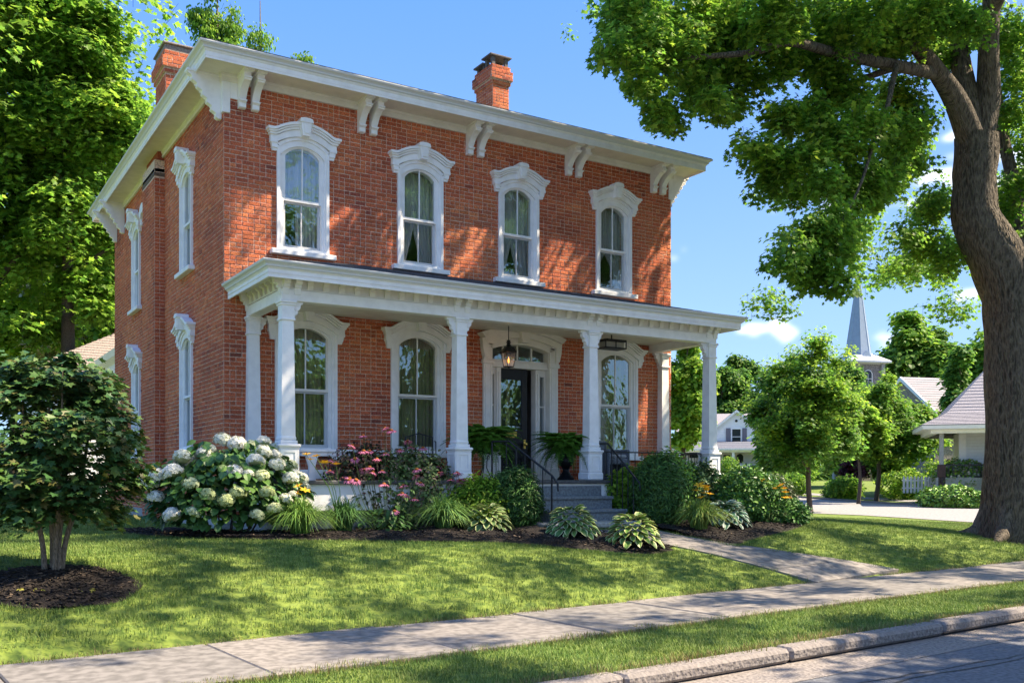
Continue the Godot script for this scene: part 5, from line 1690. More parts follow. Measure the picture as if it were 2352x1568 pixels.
func big_maple() -> void:
	var at := Vector3(15.21, 0.39, 4.4)
	var o := thing("maple_tree", "huge old maple with furrowed trunk leaning over the lawn", "tree", at)
	limb("trunk", o, [[15.21, 0.25, 4.4, 0.98], [15.21, 0.5, 4.4, 0.83], [15.21, 0.9, 4.4, 0.69], [15.21, 1.62, 4.4, 0.62], [15.21, 2.98, 4.4, 0.585], [15.21, 4.34, 4.4, 0.57], [15.18, 5.15, 4.4, 0.60], [15.2, 5.8, 4.4, 0.60], [15.3, 6.5, 4.42, 0.45]], MA.bark, 120, 0.05, at)
	# buttress roots
	for i in 7:
		var a := i * 0.9 + 0.2
		var c := Vector3(15.21, 0, 4.4)
		var d := Vector3(cos(a), 0, sin(a))
		var q := c + d * 1.25
		limb("root", o, [[c.x + d.x * 0.45, 1.15, c.z + d.z * 0.45, 0.20], [c.x + d.x * 0.68, 0.62, c.z + d.z * 0.68, 0.19], [c.x + d.x * 0.95, 0.47, c.z + d.z * 0.95, 0.13], [q.x, ground(q.x, q.z) - 0.06, q.z, 0.06]], MA.bark, 10, 0.05, at)
	limb("limb", o, [[15.21, 5.2, 4.4, 0.57], [14.94, 6.1, 4.23, 0.555], [14.64, 6.72, 4.03, 0.50], [14.48, 7.2, 3.92, 0.44], [14.47, 7.75, 3.93, 0.41], [14.5, 8.2, 3.96, 0.42], [14.52, 8.75, 3.97, 0.42]], MA.bark, 96, 0.05, at)
	# the pruned knob on the outer side of the bend
	var kn := M.new()
	kn.lathe([Vector2(0.0, -0.26), Vector2(0.16, -0.2), Vector2(0.24, -0.06), Vector2(0.23, 0.08), Vector2(0.15, 0.2), Vector2(0, 0.25)], 16, Transform3D(Basis(), Vector3(14.36, 6.78, 3.84) - at))
	part("knob", kn, MA.bark, o)
	var L := [
		[[14.48, 8.3, 3.95, 0.27], [14.38, 8.61, 3.95, 0.28], [13.86, 9.4, 3.91, 0.23], [13.15, 9.85, 3.94, 0.17], [12.55, 10.2, 3.92, 0.15], [11.65, 10.6, 3.95, 0.12], [10.59, 11.34, 3.88, 0.08], [9.5, 11.94, 3.79, 0.04]],
		[[14.5, 8.3, 3.96, 0.24], [14.5, 8.8, 3.9, 0.26], [14.46, 9.87, 3.72, 0.23], [14.54, 11.06, 3.51, 0.16], [14.65, 12.18, 3.34, 0.14], [14.77, 14.48, 2.95, 0.09]],
		[[14.54, 8.3, 3.98, 0.27], [14.66, 8.9, 4.0, 0.28], [14.74, 9.61, 4.07, 0.25], [14.54, 10.6, 4.21, 0.19], [14.41, 11.67, 4.37, 0.17], [14.25, 13.82, 4.74, 0.1]],
		[[15.29, 5.43, 4.45, 0.46], [15.6, 6.1, 4.46, 0.38], [15.89, 6.59, 4.47, 0.31], [16.67, 8.04, 4.36, 0.24], [17.34, 10.32, 4.19, 0.2], [17.76, 13.49, 3.87, 0.12]],
		[[15.48, 5.65, 4.33, 0.26], [15.9, 7.04, 4.12, 0.16], [15.98, 8.35, 3.82, 0.13], [16, 9.37, 3.59, 0.12], [16.01, 10.28, 3.48, 0.1]],
		[[13.32, 9.79, 3.93, 0.13], [11.8, 9.64, 3.93, 0.115], [10.37, 9.54, 3.86, 0.1], [9.04, 9.46, 3.85, 0.08], [8.2, 9.1, 3.8, 0.06], [7.18, 8.84, 3.64, 0.045], [6.37, 8.7, 3.37, 0.03]],
		[[12.66, 9.98, 3.6, 0.075], [11.24, 9.33, 3.4, 0.055], [10.05, 8.57, 3.3, 0.042], [9.23, 7.91, 3.3, 0.03], [8.48, 7.57, 3.3, 0.015]],
		[[11.79, 9.59, 4.03, 0.06], [11.01, 8.4, 4.37, 0.045], [10.48, 7.7, 4.51, 0.035], [9.9, 6.71, 4.62, 0.025], [9.2, 5.71, 4.54, 0.015], [8.73, 5.24, 4.37, 0.01]],
		[[14.45, 11.2, 4.3, 0.16], [13.2, 12.6, 6.5, 0.12], [11.5, 13.4, 9.0, 0.06]],
		[[17.3, 10.2, 4.2, 0.17], [19.5, 12, 6.0, 0.1], [21, 13, 7.5, 0.05]]]
	for q in L: limb("limb", o, q, MA.bark, 14 if q[0][3] > 0.15 else 8, 0.04, at)
	var MB := [[5.7, 9.4, 3.2, 0.43], [6.3, 9.9, 2.5, 0.46], [5.2, 8.5, 3.6, 0.29], [5.5, 8.7, 3.2, 0.3], [7.1, 9.7, 2.1, 0.56], [6, 8.9, 3.5, 0.51], [6.7, 8.7, 2.7, 0.42], [5.9, 8.2, 3.7, 0.39], [6.5, 7.9, 3.2, 0.31], [6.9, 8.1, 2.9, 0.32], [7.5, 8.1, 2.5, 0.19], [7.6, 8.1, 2.3, 0.19], [7.9, 9.7, 2.1, 0.66], [6.8, 8.9, 3.5, 0.59], [7.8, 10, 2.7, 0.64], [7.4, 9.7, 3.2, 0.61], [7.8, 8.7, 2.9, 0.43], [8.4, 9, 2.2, 0.46], [8.3, 9.4, 2.7, 0.56], [8.9, 9.8, 2.2, 0.59], [8.7, 10.1, 2.7, 0.65], [8.5, 10, 3, 0.64], [9.2, 9.3, 2.6, 0.46], [9, 9.2, 2.6, 0.46], [7.6, 8.1, 3.5, 0.23], [7.1, 8, 3.9, 0.22], [8.8, 8.6, 2.7, 0.2], [9.3, 8.9, 2.3, 0.21], [8.8, 9.9, 3.7, 0.62], [8.2, 9.6, 4.2, 0.6], [9.4, 9.5, 3.1, 0.49], [10, 9.7, 2.7, 0.51], [10.9, 10.6, 2.9, 0.69], [10.2, 10.1, 3.6, 0.65], [10.4, 9.4, 3.5, 0.45], [10.3, 9.4, 3.6, 0.45], [10.4, 10, 4.3, 0.64], [11.1, 10.5, 3.8, 0.67], [11.6, 10.1, 3.6, 0.51], [12.1, 10.3, 3.3, 0.53], [12.7, 10.7, 3.6, 0.61], [12.1, 10.4, 4.1, 0.59], [11.6, 10.3, 4.8, 0.4], [13.8, 11.5, 3.3, 0.46], [6.7, 10, 2.6, 0.46], [6.2, 9.6, 3.1, 0.44], [8.4, 7.5, 3.6, 0.32], [7.9, 7.3, 4.1, 0.31], [8.9, 8.1, 3.7, 0.33], [8.8, 8.1, 3.9, 0.33], [10.3, 8.6, 3.1, 0.49], [9.6, 8.2, 3.9, 0.46], [11.3, 9.2, 3.1, 0.5], [10.9, 8.9, 3.5, 0.49], [8.6, 7.2, 3.8, 0.45], [8.7, 7.2, 4, 0.44], [9.1, 7.2, 4.1, 0.45], [10.2, 7.6, 3.3, 0.48], [9.7, 7.6, 4.3, 0.48], [10, 7.8, 4.1, 0.49], [10.9, 8.3, 4, 0.51], [10.3, 8, 4.4, 0.49], [13.1, 9.5, 3.1, 0.53], [13.2, 9.6, 3, 0.53], [12.8, 8.5, 3.3, 0.52], [12.2, 8.3, 3.7, 0.5], [8.5, 6.8, 3.8, 0.22], [8.7, 6.9, 3.7, 0.22], [10.4, 7.2, 2.8, 0.24], [10.4, 7.3, 2.8, 0.24], [9.2, 6.8, 4.5, 0.3], [9.8, 7, 4, 0.32], [10.7, 7.2, 4, 0.42], [10.5, 7.2, 4, 0.42], [12, 7.6, 3.6, 0.45], [11.3, 7.3, 4.1, 0.43], [11.7, 8.2, 4.4, 0.37], [13.2, 9, 3.4, 0.4], [13.9, 8.5, 2.9, 0.36], [14.6, 8.8, 2.4, 0.37], [12.3, 7.4, 2.9, 0.29], [10.9, 6.9, 4, 0.26], [10.3, 6.5, 4, 0.39], [9.2, 6.1, 4.8, 0.36], [8.6, 5.8, 4.8, 0.28], [8.6, 5.9, 4.8, 0.28], [7.8, 5.2, 5, 0.34], [8.2, 5.4, 4.5, 0.35], [8.7, 5.3, 4.8, 0.35], [8.7, 5.3, 4.8, 0.35], [9.1, 5.6, 4.9, 0.28], [9.7, 5.8, 4.5, 0.29], [8.7, 5, 4.6, 0.18], [9.1, 5.1, 4.1, 0.19], [9.1, 4.9, 4.9, 0.18], [8.9, 4.9, 5, 0.18], [14.1, 7.4, 3.2, 0.39], [15.2, 7.8, 2.6, 0.41], [14, 6.6, 3.1, 0.35], [14.7, 6.9, 2.7, 0.37], [14.2, 6.3, 3.5, 0.28], [15.3, 6.5, 2.6, 0.29], [15, 6.6, 3.5, 0.3], [15.4, 6.7, 3.2, 0.31], [12.9, 6.5, 3.5, 0.21], [13.4, 6.8, 3.1, 0.22], [15.7, 11.2, 4, 0.56], [16.5, 11.5, 3.5, 0.58], [15.6, 10.2, 4.2, 0.46], [16.6, 10.6, 3.7, 0.48], [15.4, 9.4, 4.2, 0.35], [16.4, 9.8, 3.6, 0.37], [15.5, 7.8, 4.2, 0.44], [16.6, 8.2, 3.7, 0.47], [15.3, 7.3, 4.1, 0.26], [16.2, 7.5, 3.6, 0.27], [15.8, 6.6, 4.2, 0.35], [16.5, 6.9, 3.7, 0.37], [15.9, 5.8, 4.4, 0.37], [17, 5.9, 3.7, 0.39], [16.2, 9, 4.4, 0.56], [17.1, 9.3, 3.9, 0.58], [14.3, 10.6, 3.3, 0.42], [14.9, 11, 2.8, 0.43], [13.5, 10.9, 4, 0.44], [12.4, 10.5, 4.6, 0.42], [12.8, 10.2, 5, 0.33], [14.5, 11, 3.9, 0.36]]
	var per := 0.0
	var xa := []; var ca := []; var xb := []; var cb := []
	var bl := []
	for q in MB: bl.append([q[0] - at.x, q[1] - at.y, q[2] - at.z, q[3] * 1.05, int(90 * q[3] * q[3] + 22 * q[3]), 0.9])
	var A := bl.slice(0); var half := bl.size() / 2
	fill(bl.slice(0, half), xa, ca, 1.0, 0.2, 0.5)
	fill(bl.slice(half), xb, cb, 1.0, 0.2, 0.5)
	# the dome of the crown above and all round
	var dome := []
	for i in 52:
		var d := rdir()
		var r := pow(rng.randf(), 0.45)
		var p := Vector3(12.6 + d.x * r * 9.6, 13.6 + d.y * r * 3.6, 5.2 + d.z * r * 9.4)
		if p.y < 10.6 and p.x < 9.0: continue
		if p.y < 12.2 and p.x > 11.3 and p.z > 1.0: continue
		dome.append([p.x - at.x, p.y - at.y, p.z - at.z, rv(0.8, 1.4), 15, 0.55])
	for i in 46:
		dome.append([rv(3.5, 15.5) - at.x, rv(12.0, 15.5) - at.y, rv(2.0, 7.5) - at.z, rv(0.9, 1.4), 18, 0.55])
	for i in 46:
		var p := Vector3(rv(4, 23), rv(9.0, 14.5), rv(7.5, 15))
		if p.x < 9.5 and p.y < 10.8: p.y += 2.5
		dome.append([p.x - at.x, p.y - at.y, p.z - at.z, rv(0.7, 1.3), 16, 0.5])
	for i in 30:
		var p := Vector3(rv(16, 24), rv(6.5, 11), rv(-4, 3.5))
		if Vector2(p.x - 15.2, p.z - 4.4).length() < 2.2: continue
		dome.append([p.x - at.x, p.y - at.y, p.z - at.z, rv(0.7, 1.2), 20, 0.55])
	fill(dome, xb, cb, 1.15, 0.2, 0.5)
	copies("crown", cluster(24, 0.27, 0.10, 0, 1.0, GREEN + YELLOWG + YELLOWG, 0.7, 0.45), MA.leaf, xa, ca, o)
	copies("crown", cluster(26, 0.28, 0.10, 0, 1.0, GREEN + YELLOWG + YELLOWG, 0.7, 0.45), MA.leaf, xb, cb, o)

func trees() -> void:
	big_maple()
	var mp := [cluster(22, 0.55, 0.20, 0, 1.1, GREEN + YELLOWG, 0.7, 0.3), cluster(22, 0.55, 0.20, 0, 1.1, GREEN + YELLOWG + YELLOWG, 0.7, 0.3)]
	var far := [cluster(26, 0.8, 0.34, 1, 1.0, GREEN, 0.8, 0.2), cluster(26, 0.8, 0.34, 1, 1.0, GREEN + YELLOWG, 0.8, 0.2)]
	var fary := [cluster(26, 0.8, 0.34, 1, 1.0, YELLOWG, 0.8, 0.2)]
	var dark := [cluster(26, 0.8, 0.32, 1, 0.7, DARKG + GREEN, 0.8, 0.3)]
	var street := [cluster(18, 0.30, 0.135, 0, 1.1, GREEN, 0.8, 0.15), cluster(18, 0.30, 0.135, 0, 1.1, GREEN + YELLOWG, 0.8, 0.15)]
	# the tall maples behind the house, left
	tree("tall_maple", "tall dense maple rising behind the left side of the house", Vector2(-2.5, -25.5), 24, 14.0, 8.0, 11.0, 64, 74, mp, 1.1, 0.5, MA.leaf, MA.bark3, "", 0.75, 10)
	tree("tall_maple", "maple crown meeting the roof edge and chimney at the left", Vector2(0.6, -23.5), 23, 14.0, 3.8, 9.6, 44, 64, mp, 1.0, 0.3, MA.leaf, MA.bark3, "", 0.75, 8)
	tree("tall_maple", "maple at the far left edge behind the carriage house", Vector2(-9.0, -31), 23, 12.5, 6.5, 10.5, 40, 60, mp, 1.2, 0.45, MA.leaf, MA.bark3, "", 0.75, 8)
	tree("yard_tree", "lighter low tree left of the carriage house roof", Vector2(0.3, -43.0), 14.5, 9.8, 5.4, 5.0, 40, 50, fary, 0.9, 0.25, MA.leaf, MA.bark3)
	tree("yard_tree", "pale silvery leaved tree above the carriage house roof", Vector2(2.2, -38.5), 13.5, 9.6, 2.6, 3.6, 24, 46, [cluster(26, 0.6, 0.24, 1, 1.0, PALE, 0.8, 0.2)], 0.9, 0.22, MA.leafm, MA.bark3)
	tree("yard_tree", "dark green tree between carriage house and brick wall", Vector2(5.2, -36.0), 15, 10.5, 3.2, 5.5, 26, 46, dark, 0.9, 0.25, MA.leaf, MA.bark3)
	# narrow drooping trees beyond the roof
	var weep := [cluster(30, 0.5, 0.22, 2, 0.5, YELLOWG + GREEN, 1.2, 1.4)]
	for q in [["tall narrow birch rising behind the left end of the roof", 8.0, -30.7, 26.5, 1.1, 24], ["thin airy birch right of the tallest one behind the roof", 10.4, -31.7, 26.0, 0.8, 9], ["lowest and rightmost birch top showing over the roof", 12.2, -33.0, 23.6, 1.5, 14]]:
		var o := thing("birch_tree", q[0], "tree", Vector3(q[1], 0.8, q[2]), 0, "birches behind the roof")
		limb("trunk", o, [[0, 0, 0, 0.22], [0.1, 12, 0, 0.14], [0, q[3] - 1.2, 0, 0.02]], MA.bark2, 8)
		var bl := []
		for i in q[5]:
			var k := rng.randf()
			var rr: float = q[4] * (1.15 - 0.55 * k)
			bl.append([rv(-rr, rr), lerpf(q[3] - 10, q[3] - 1.0, k), rv(-rr, rr), rv(0.4, 0.75), 26, 1.5])
		var xf := []; var cols := []
		fill(bl, xf, cols, 0.75, 0.2)
		copies("crown", weep[0], MA.leaf, xf, cols, o)
	# woods closing the view at the far end of the ground
	var wx := []; var wcol := []
	for q in 620:
		var a := deg_to_rad(rv(-8, 80))
		var d := rv(185, 215)
		var x := -4.0 + sin(a) * d; var z := 15.0 - cos(a) * d
		wx.append(Transform3D(Basis(Vector3.UP, rv(0, TAU)) * Basis.from_scale(Vector3.ONE * rv(3.0, 5.5)), Vector3(x, ground(x, z) + rv(0, 1.0) * rv(1, 9.5), z)))
		var k := rv(0.6, 1.1)
		wcol.append(Color(k, k, k))
	tag(copies("distant_woods", far[0], MA.leaf, wx, wcol), "hazy line of distant woods at the horizon", "woods", "", "stuff")
	# young street trees
	tree("street_tree", "young street tree on near verge, trunk beside the orange flowered shrubs", Vector2(30.65, -14.35), 8.0, 4.9, 3.1, 3.6, 52, 52, street, 1.1, 0.13, MA.leaf, MA.bark3, "young street trees", 0.7, 9)
	tree("street_tree", "second street tree beyond the side street, below the church tower", Vector2(46.8, -23.05), 8.3, 5.2, 2.7, 3.3, 40, 46, street, 1.25, 0.15, MA.leaf, MA.bark3, "young street trees", 0.7, 8)
	tree("street_tree", "bright yellow green tree standing between the two street trees", Vector2(42.5, -21.0), 6.4, 4.4, 1.6, 1.9, 22, 40, [cluster(18, 0.34, 0.17, 0, 1.1, YELLOWG, 0.8, 0.15)], 1.2, 0.12, MA.leaf, MA.bark3)
	tree("plum_tree", "small purple leaved plum on the far lawn", Vector2(50.7, -27.7), 3.4, 2.1, 1.35, 1.15, 14, 40, [cluster(18, 0.3, 0.12, 1, 0.9, PLUM, 0.8, 0.2)], 1.0, 0.08, MA.leafm, MA.bark3)
	# trees further off
	tree("yard_tree", "light green feathery tree seen between the porch columns", Vector2(35.2, -27.9), 10.2, 6.6, 2.0, 4.2, 30, 46, fary, 0.6, 0.18, MA.leaf, MA.bark3)
	var i := 0
	for q in [["dark tree left of the white house chimney", 75.8, -66.3, 14.5, 3.4], ["dark tree behind the white house ridge", 79.5, -67.2, 15.5, 3.2], ["broad dark tree right of the white house", 77.8, -59.2, 13.0, 4.5], ["dark tree far right of the white house gable", 86.0, -58.0, 14.0, 5.0]]:
		tree("distant_tree", q[0], Vector2(q[1], q[2]), q[3], q[3] * 0.62, q[4], q[3] * 0.4, 22, 40, dark, 1.2, 0.3, MA.leaf, MA.bark3, "trees behind the white house")
	for q in [["tall rounded tree directly right of the church spire", 140.5, -87.3, 28.5, 7.2], ["lower tree right of the spire, over the nave ridge", 140.4, -82.6, 23.5, 4.2]]:
		tree("distant_tree", q[0], Vector2(q[1], q[2]), q[3], q[3] * 0.68, q[4], q[3] * 0.36, 36, 46, far, 2.2, 0.5, MA.leaf, MA.bark3, "trees behind the church")
	tree("distant_tree", "tall tree behind the corner house, left of the large trunk", Vector2(102.5, -50.0), 19.5, 13.4, 4.4, 6.2, 34, 46, far, 1.5, 0.4, MA.leaf, MA.bark3)
	tree("yard_tree", "dark open tree just behind the corner house roof", Vector2(60.4, -26.3), 11.2, 7.2, 1.6, 4.4, 20, 30, dark, 0.8, 0.2, MA.leaf, MA.bark3)
	tree("yard_tree", "dense green tree behind the second street tree", Vector2(53.0, -26.2), 6.5, 4.0, 3.0, 3.0, 26, 46, far, 0.8, 0.2, MA.leaf, MA.bark3)
	tree("yard_tree", "shaded tree left of the first street tree on the far lawn", Vector2(53.8, -36.4), 6.5, 3.8, 2.6, 3.0, 24, 46, dark, 1.0, 0.2, MA.leaf, MA.bark3)
	tree("yard_tree", "shady tree on the far lawn behind the purple plum", Vector2(62.0, -38.0), 8.0, 4.6, 3.6, 3.6, 26, 46, far, 1.0, 0.2, MA.leaf, MA.bark3)
	# over the road to the right, out of the picture: its shade lies on street and pavement, its image in the windows
	tree("roadside_maple", "spreading roadside maple across the street whose shade dapples the road", Vector2(13.8, 18.6), 17.0, 11.2, 7.4, 4.6, 46, 36, mp, 1.0, 0.4, MA.leaf, MA.bark3, "", 0.6, 8)
	for q in [["leftmost low tree across the street, mirrored in the lower windows", 13.0, 36.0], ["middle low tree across the street, mirrored in the lower windows", 23.0, 37.0], ["rightmost low tree across the street, mirrored in the lower windows", 33.0, 38.0]]:
		tree("low_tree", q[0], Vector2(q[1], q[2]), 9.5, 5.6, 5.2, 4.4, 30, 40, far, 1.0, 0.3, MA.leaf, MA.bark3, "trees across the street")
	# far lawn shrubs and hedge
	shrub("hedge", "long low clipped hedge at the far kerb beside the large trunk", "hedge", Vector3(41.2, 0.1, -14.3), Vector3(0.75, 0.55, 1.9), 620, 0.3, BLUEG + GREEN, 1, MA.leafd, deg_to_rad(-5))
	shrub("garden_shrub", "white flowering shrub left of corner house porch", "shrub", Vector3(45.2, 0.7, -16.2), Vector3(1.6, 1.0, 1.4), 420, 0.3, PALE + GREEN, 1, MA.leafm)
	shrub("garden_shrub", "bright green shrub under the corner house railing", "shrub", Vector3(45.0, 0.7, -13.2), Vector3(1.2, 1.3, 1.2), 420, 0.3, YELLOWG, 1, MA.leaf)
	for q in [["rounded shrub on far lawn left of second street tree", 47.2, -25.8, 1.1, 0.8], ["wide green shrub behind second street tree trunk", 50.2, -23.6, 1.6, 1.0], ["yellow green shrub right of second street tree", 52.8, -22.6, 1.6, 1.2], ["small clipped shrub at the far kerb by the plum", 48.2, -27.2, 0.9, 0.5], ["bushy shrub left of the plum on the far lawn", 48.8, -31.5, 1.0, 0.9], ["dark low shrub near the first street tree", 44.5, -29.5, 1.3, 0.9]]:
		shrub("garden_shrub", q[0], "shrub", Vector3(q[1], ground(q[1], q[2]), q[2]), Vector3(q[3], q[4], q[3]), 260, 0.3, GREEN + YELLOWG, 1, MA.leaf, 0.0, "shrubs on the far lawn")
	for q in [["green bush below the white house porch steps", 64.5, -50.0, 1.0, 0.7], ["larger bush at the right end of the white house porch", 68.5, -48.0, 1.4, 1.3], ["bush beside the porch column of the white house", 62.0, -51.2, 1.0, 1.3]]:
		shrub("garden_shrub", q[0], "shrub", Vector3(q[1], ground(q[1], q[2]), q[2]), Vector3(q[3], q[4], q[3]), 200, 0.35, GREEN + YELLOWG, 1, MA.leaf, 0.0, "bushes before the white house")
	# picket fence
	var f := thing("picket_fence", "short white picket fence beside the corner house", "fence", Vector3(46.8, 0.75, -18.6), deg_to_rad(-40))
	var m := M.new()
	m.box(Vector3(-2.2, 0.3, -0.03), Vector3(2.2, 0.38, 0.0)); m.box(Vector3(-2.2, 0.75, -0.03), Vector3(2.2, 0.83, 0.0))
	part("fence_rail", m, MA.white, f)
	for k in 22:
		m = M.new()
		m.prism(PackedVector2Array([Vector2(-0.06, 0), Vector2(0.06, 0), Vector2(0.06, 0.9), Vector2(0, 1.0), Vector2(-0.06, 0.9)]), 0.0, 0.03, Transform3D(Basis(), Vector3(-2.1 + k * 0.2, 0.05, 0)))
		part("picket", m, MA.white, f)

# a shrub: sprays spread through and over an ellipsoid that stands on the ground
func shrub(nm: String, label: String, cat: String, at: Vector3, r: Vector3, n: int, sz: float, cols: Array, kind: int, m: Material, turn := 0.0, group := "", w := 0.9, leaves := 14, stems := true) -> Node3D:
	var o := thing(nm, label, cat, at, turn, group)
	var xf := []; var cc := []
	for i in n:
		var d := rdir()
		var q := lerpf(0.55, 1.0, pow(rng.randf(), 0.5)) * (1.0 + 0.10 * sin(d.x * 7 + i % 3) + 0.07 * sin(d.z * 11 + d.y * 6))
		var p := Vector3(d.x * r.x, d.y * r.y + r.y * 0.95, d.z * r.z) * 1.0
		p = Vector3(0, r.y * 0.95, 0) + (p - Vector3(0, r.y * 0.95, 0)) * q
		if p.y < 0.04: p.y = rv(0.04, 0.2)
		var y := (Vector3(d.x / r.x, d.y / r.y + 0.4 / r.y, d.z / r.z)).normalized()
		var x := y.cross(Vector3(rv(-1, 1), rv(-1, 1), rv(-1, 1))).normalized()
		xf.append(Transform3D(Basis(x, y, x.cross(y)) * Basis.from_scale(Vector3.ONE * rv(0.75, 1.25)), p))
		var k := rv(0.8, 1.2)
		cc.append(Color(k * rv(0.92, 1.1), k, k * rv(0.9, 1.1)))
	var mesh := cluster(leaves, sz * 0.75, sz * 0.42, kind, w, cols, 0.8, -0.5)
	copies("foliage", mesh, m, xf, cc, o)
	if stems:
		var s := M.new()
		for i in 7:
			var a := TAU * i / 7
			s.tube([Vector3(cos(a) * r.x * 0.1, -0.03, sin(a) * r.z * 0.1), Vector3(cos(a) * r.x * 0.4, r.y * 0.9, sin(a) * r.z * 0.4)], [0.02 * r.y + 0.006, 0.006], 5)
		part("stems", s, MA.bark3, o, "stuff")
	return o

# ---------------------------------------------------------------- garden
func gy(x: float, z: float) -> float: return ground(x, z) + 0.05

# leaves as single parts for those that show largest, the rest as one part
func leafy(o: Node3D, variants: Array, m: Material, xf: Array, singles: int, nm := "leaf") -> void:
	var eye := o.global_transform.affine_inverse() * EYE if o.is_inside_tree() else EYE - o.position
	var order := []
	for i in xf.size():
		var t: Transform3D = xf[i]
		var d: Vector3 = eye - t.origin
		order.append([t.basis.y.length() * absf(t.basis.z.normalized().dot(d.normalized())) / d.length() - t.origin.distance_to(eye) * 0.004, i])
	order.sort_custom(func(a, b): return a[0] > b[0])
	var rest := []
	for k in variants.size(): rest.append([])
	for k in order.size():
		var t: Transform3D = xf[order[k][1]]
		var v: int = order[k][1] % variants.size()
		if k < singles:
			var p := part(nm, variants[v], m, o)
			p.transform = t
		else: rest[v].append(t)
	for k in variants.size():
		if rest[k].size(): copies("foliage", variants[k], m, rest[k], [], o)

func leaf_variants(kind: int, w: float, cols: Array, c2 := Color.WHITE) -> Array:
	var out := []
	for c in cols:
		var m := M.new()
		leaf(m, Transform3D(), kind, w, c, c2)
		out.append(m.mesh())
	return out

func young_tree() -> void:
	var x := -3.1; var z := 5.12
	var o := thing("young_maple", "young multi-stemmed maple in a round mulch bed on the lawn", "tree", Vector3(x, ground(x, z) + 0.06, z))
	var stems := [[0.0, -0.02, 0.024, -0.03, 0.06], [0.03, 0.02, 0.024, 0.07, -0.05], [-0.05, 0.0, 0.026, -0.15, 0.04], [0.05, -0.02, 0.027, 0.19, 0.03], [0.0, 0.04, 0.02, 0.03, 0.15]]
	for s in stems:
		var a := Vector3(s[0], -0.06, s[1])
		limb("stem", o, [[a.x * 1.5, a.y, a.z * 1.5, 0.030], [a.x + s[3] * 0.35, 0.3, a.z + s[4] * 0.35, s[2]], [a.x + s[3] * 0.95, 0.75, a.z + s[4], 0.022], [a.x + s[3] * 1.5, 1.5, a.z + s[4] * 1.5, 0.012], [a.x + s[3] * 1.5, 2.0, a.z + s[4] * 2.0, 0.004]], MA.bark2, 10, 0.04)
	var xf := []
	var blobs := []
	for i in 112:
		var a := rv(0, TAU); var y := rv(0.52, 2.05)
		var k := (y - 0.5) / 1.65
		var rr := 0.80 * sqrt(clampf(1.0 - pow(absf(k - 0.34) / 0.68, 1.7), 0.02, 1)) * pow(rng.randf(), 0.5)
		blobs.append([Vector3(cos(a) * rr, y, sin(a) * rr), rv(0.16, 0.27)])
	blobs.append([Vector3(0.12, 2.16, 0.0), 0.10]); blobs.append([Vector3(-0.25, 2.05, 0.0), 0.13]); blobs.append([Vector3(0.3, 1.95, 0.1), 0.12])
	for b in blobs:
		for i in 110:
			var d := rdir()
			var p: Vector3 = b[0] + d * b[1] * pow(rng.randf(), 0.6) * Vector3(1.15, 0.8, 1.15)
			var out := Vector3(p.x, 0, p.z).normalized() + Vector3(rv(-0.8, 0.8), rv(-0.7, 0.05), rv(-0.8, 0.8))
			xf.append(aim(out, Vector3(p.x, 0.6, p.z) + Vector3(rv(-0.6, 0.6), rv(0, 0.8), rv(-0.6, 0.6)), rv(0.055, 0.095), p))
	leafy(o, leaf_variants(0, 1.15, [Color(0.043, 0.104, 0.029), Color(0.061, 0.133, 0.032), Color(0.087, 0.152, 0.035), Color(0.052, 0.116, 0.035), Color(0.109, 0.109, 0.035), Color(0.039, 0.090, 0.029), Color(0.072, 0.138, 0.032)]), MA.leafd, xf, 300)
	var ym := M.new()
	leaf(ym, aim(Vector3(0.3, -0.2, 0.5), Vector3(-0.4, 0.3, 0.9), 0.10, Vector3(0.38, 0.98, 0.52)), 0, 1.2, Color(0.450, 0.380, 0.060))
	part("leaf", ym, MA.leafm, o, "", "single yellow leaf")
	# creeping yellow sprigs on the mulch
	for q in [["left yellow sprig lying on the mulch ring", -3.35, 5.75], ["right yellow sprig lying on the mulch ring", -2.88, 5.85]]:
		var g := thing("fallen_sprig", q[0], "twig", Vector3(q[1], ground(q[1], q[2]) + 0.06, q[2]))
		var m := M.new()
		for i in 12: leaf(m, aim(Vector3(rv(-1, 1), 0.1, rv(-1, 1)), Vector3(rv(-0.3, 0.3), 1, 0.4), rv(0.04, 0.08), Vector3(rv(-0.12, 0.12), rv(0, 0.02), rv(-0.08, 0.08))), 2, 0.3, Color(0.280, 0.270, 0.050))
		part("leaves", m, MA.leafm, g, "stuff")

